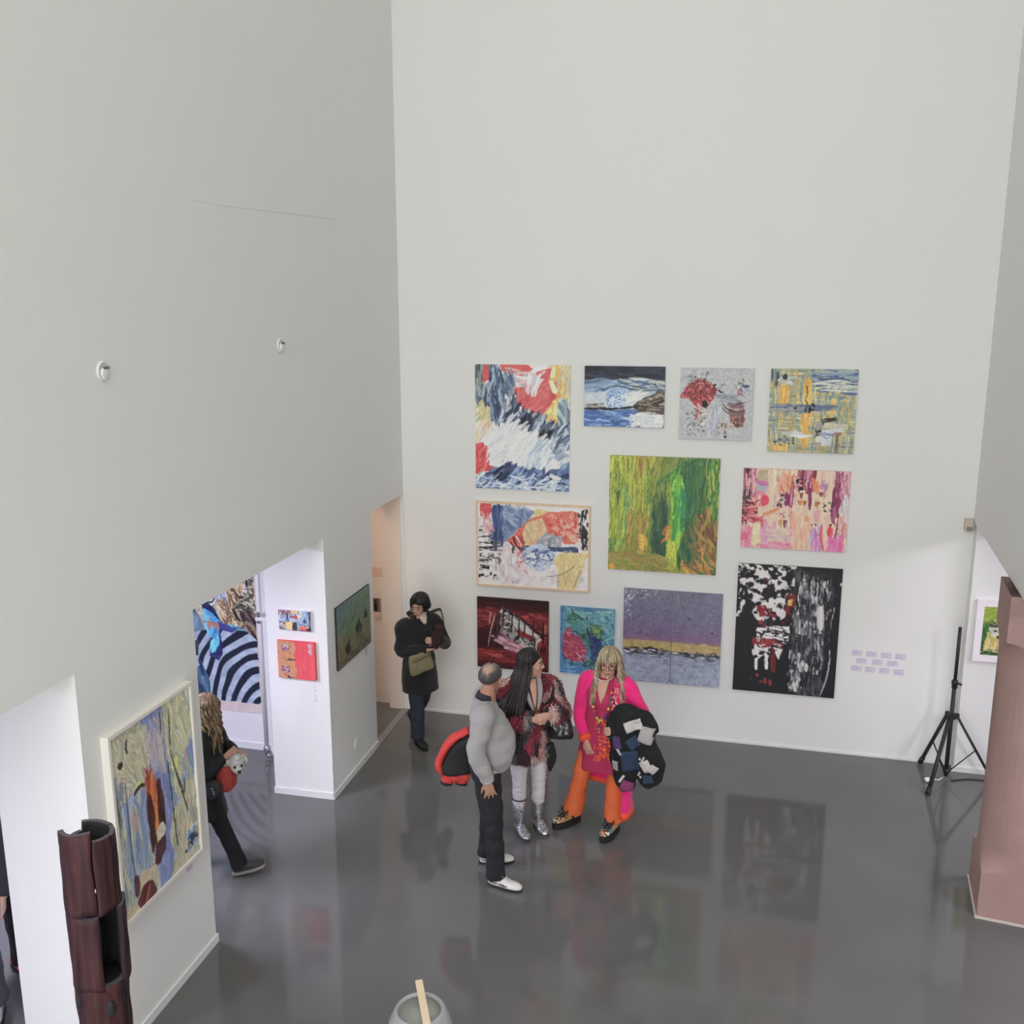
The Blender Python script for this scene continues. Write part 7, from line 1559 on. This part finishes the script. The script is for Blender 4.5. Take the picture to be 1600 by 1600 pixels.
    G().tube([(.078, -.012, -.028), (.086, 0, -.026), (.078, .012, -.028)], [.002, .003, .002], 6, sub=3).xf(DM).build('mouth', mat('dark_mouth', '#4a3a38', .5), dg)
dog_woman()

# ---- two visitors in the side room, seen past the near pier ---------------------------------
def visitor(label, loc, ph, coat, leg, shoe_m, sole_m, hems, hair, seed, stride):
    P = person(label, loc, ph)
    J = dict(pelvis=V(0, 0, .9), chest=V(.0, 0, 1.22), neck=V(.01, 0, 1.41), sh_l=V(.0, .185, 1.34), sh_r=V(.0, -.185, 1.34),
             el_l=V(-.02, .25, 1.08), wr_l=V(.06, .24, .86), el_r=V(-.02, -.25, 1.08), wr_r=V(.06, -.24, .86),
             hp_l=V(0, .09, .88), hp_r=V(0, -.09, .88), kn_l=V(.02-stride*.4, .1, .47), kn_r=V(.02+stride*.4, -.1, .47), an_l=V(-stride, .11, .09), an_r=V(stride, -.11, .09))
    HM = head_matrix(V(.03, 0, 1.55), 0, 0, 0, 1.)
    g = G(); base_body(g, J, False); head(g, HM); g.tube([J['neck']+V(0, 0, -.03), V(.02, 0, 1.48)], [.056, .05], 14)
    for s, t in (('l', -1), ('r', 1)): hand(g, J['wr_'+s], (.15, 0, -1), (0, -t, 0), t, (15, 25, 20), 5, .95)
    g.build('body', skin('#b08a78'), P, voxel=.0075, smooth=2); face_parts(P, HM)
    hair_long(P, 'hair', HM, hair, .1, 50, 310, 160, seed, rad=.007, flare=.01, fringe=(.0, 90))
    g = G(); g.tube([V(0, 0, hems), V(0, 0, .9), V(0, 0, 1.15), V(0, 0, 1.3), V(0, 0, 1.39), V(.01, 0, 1.43)], [(.21, .16), (.19, .145), (.19, .14), (.185, .12), (.13, .09), (.075, .07)], 20, lat=(0, 1, 0), sub=4)
    sleeves(g, J, [.08, .09, .08, .074, .066, .055], .95); g.build('coat', coat, P, voxel=.012, smooth=3, fold=(.012, 8, 8, 8))
    trousers(P, leg, (0, 0, .88), [J['hp_l'], J['hp_l'].lerp(J['kn_l'], .5), J['kn_l'], J['kn_l'].lerp(J['an_l'], .55), J['an_l']],
             [J['hp_r'], J['hp_r'].lerp(J['kn_r'], .5), J['kn_r'], J['kn_r'].lerp(J['an_r'], .55), J['an_r']], [(.095, .105), (.09, .098), (.075, .08), (.07, .075), (.068, .076)], top=.97, fold=(.009, 9, 9, 14))
    for s in 'lr': shoe('shoe', P, shoe_m, (J['an_'+s].x, J['an_'+s].y), 0, .27, .048, m_sole=sole_m, sh=.02)
    return P
visitor('person in long black coat, black trousers and red shoes, in the side room', (-1.02, -4.55, 0), math.radians(150), mat('long_black_coat', '#1d1d22', .85), mat('black_cloth', '#1b1b20', .85), mat('red_shoe_leather', '#a8383c', .5), M_black, .62, ['#2a2220', '#352a26'], 61, .12)
visitor('person in grey trousers and silver shoes behind the near pier', (-.93, -5.16, 0), math.radians(-60), mat('charcoal_coat', '#1f1f24', .85), mat('slate_trousers', '#4c4e55', .85, var=.1), mat('silver_shoe_leather', (.7, .7, .74), .25, metal=.85, bump=.8, bscale=40), M_black, .8, ['#5a5048', '#483e38'], 62, .05)
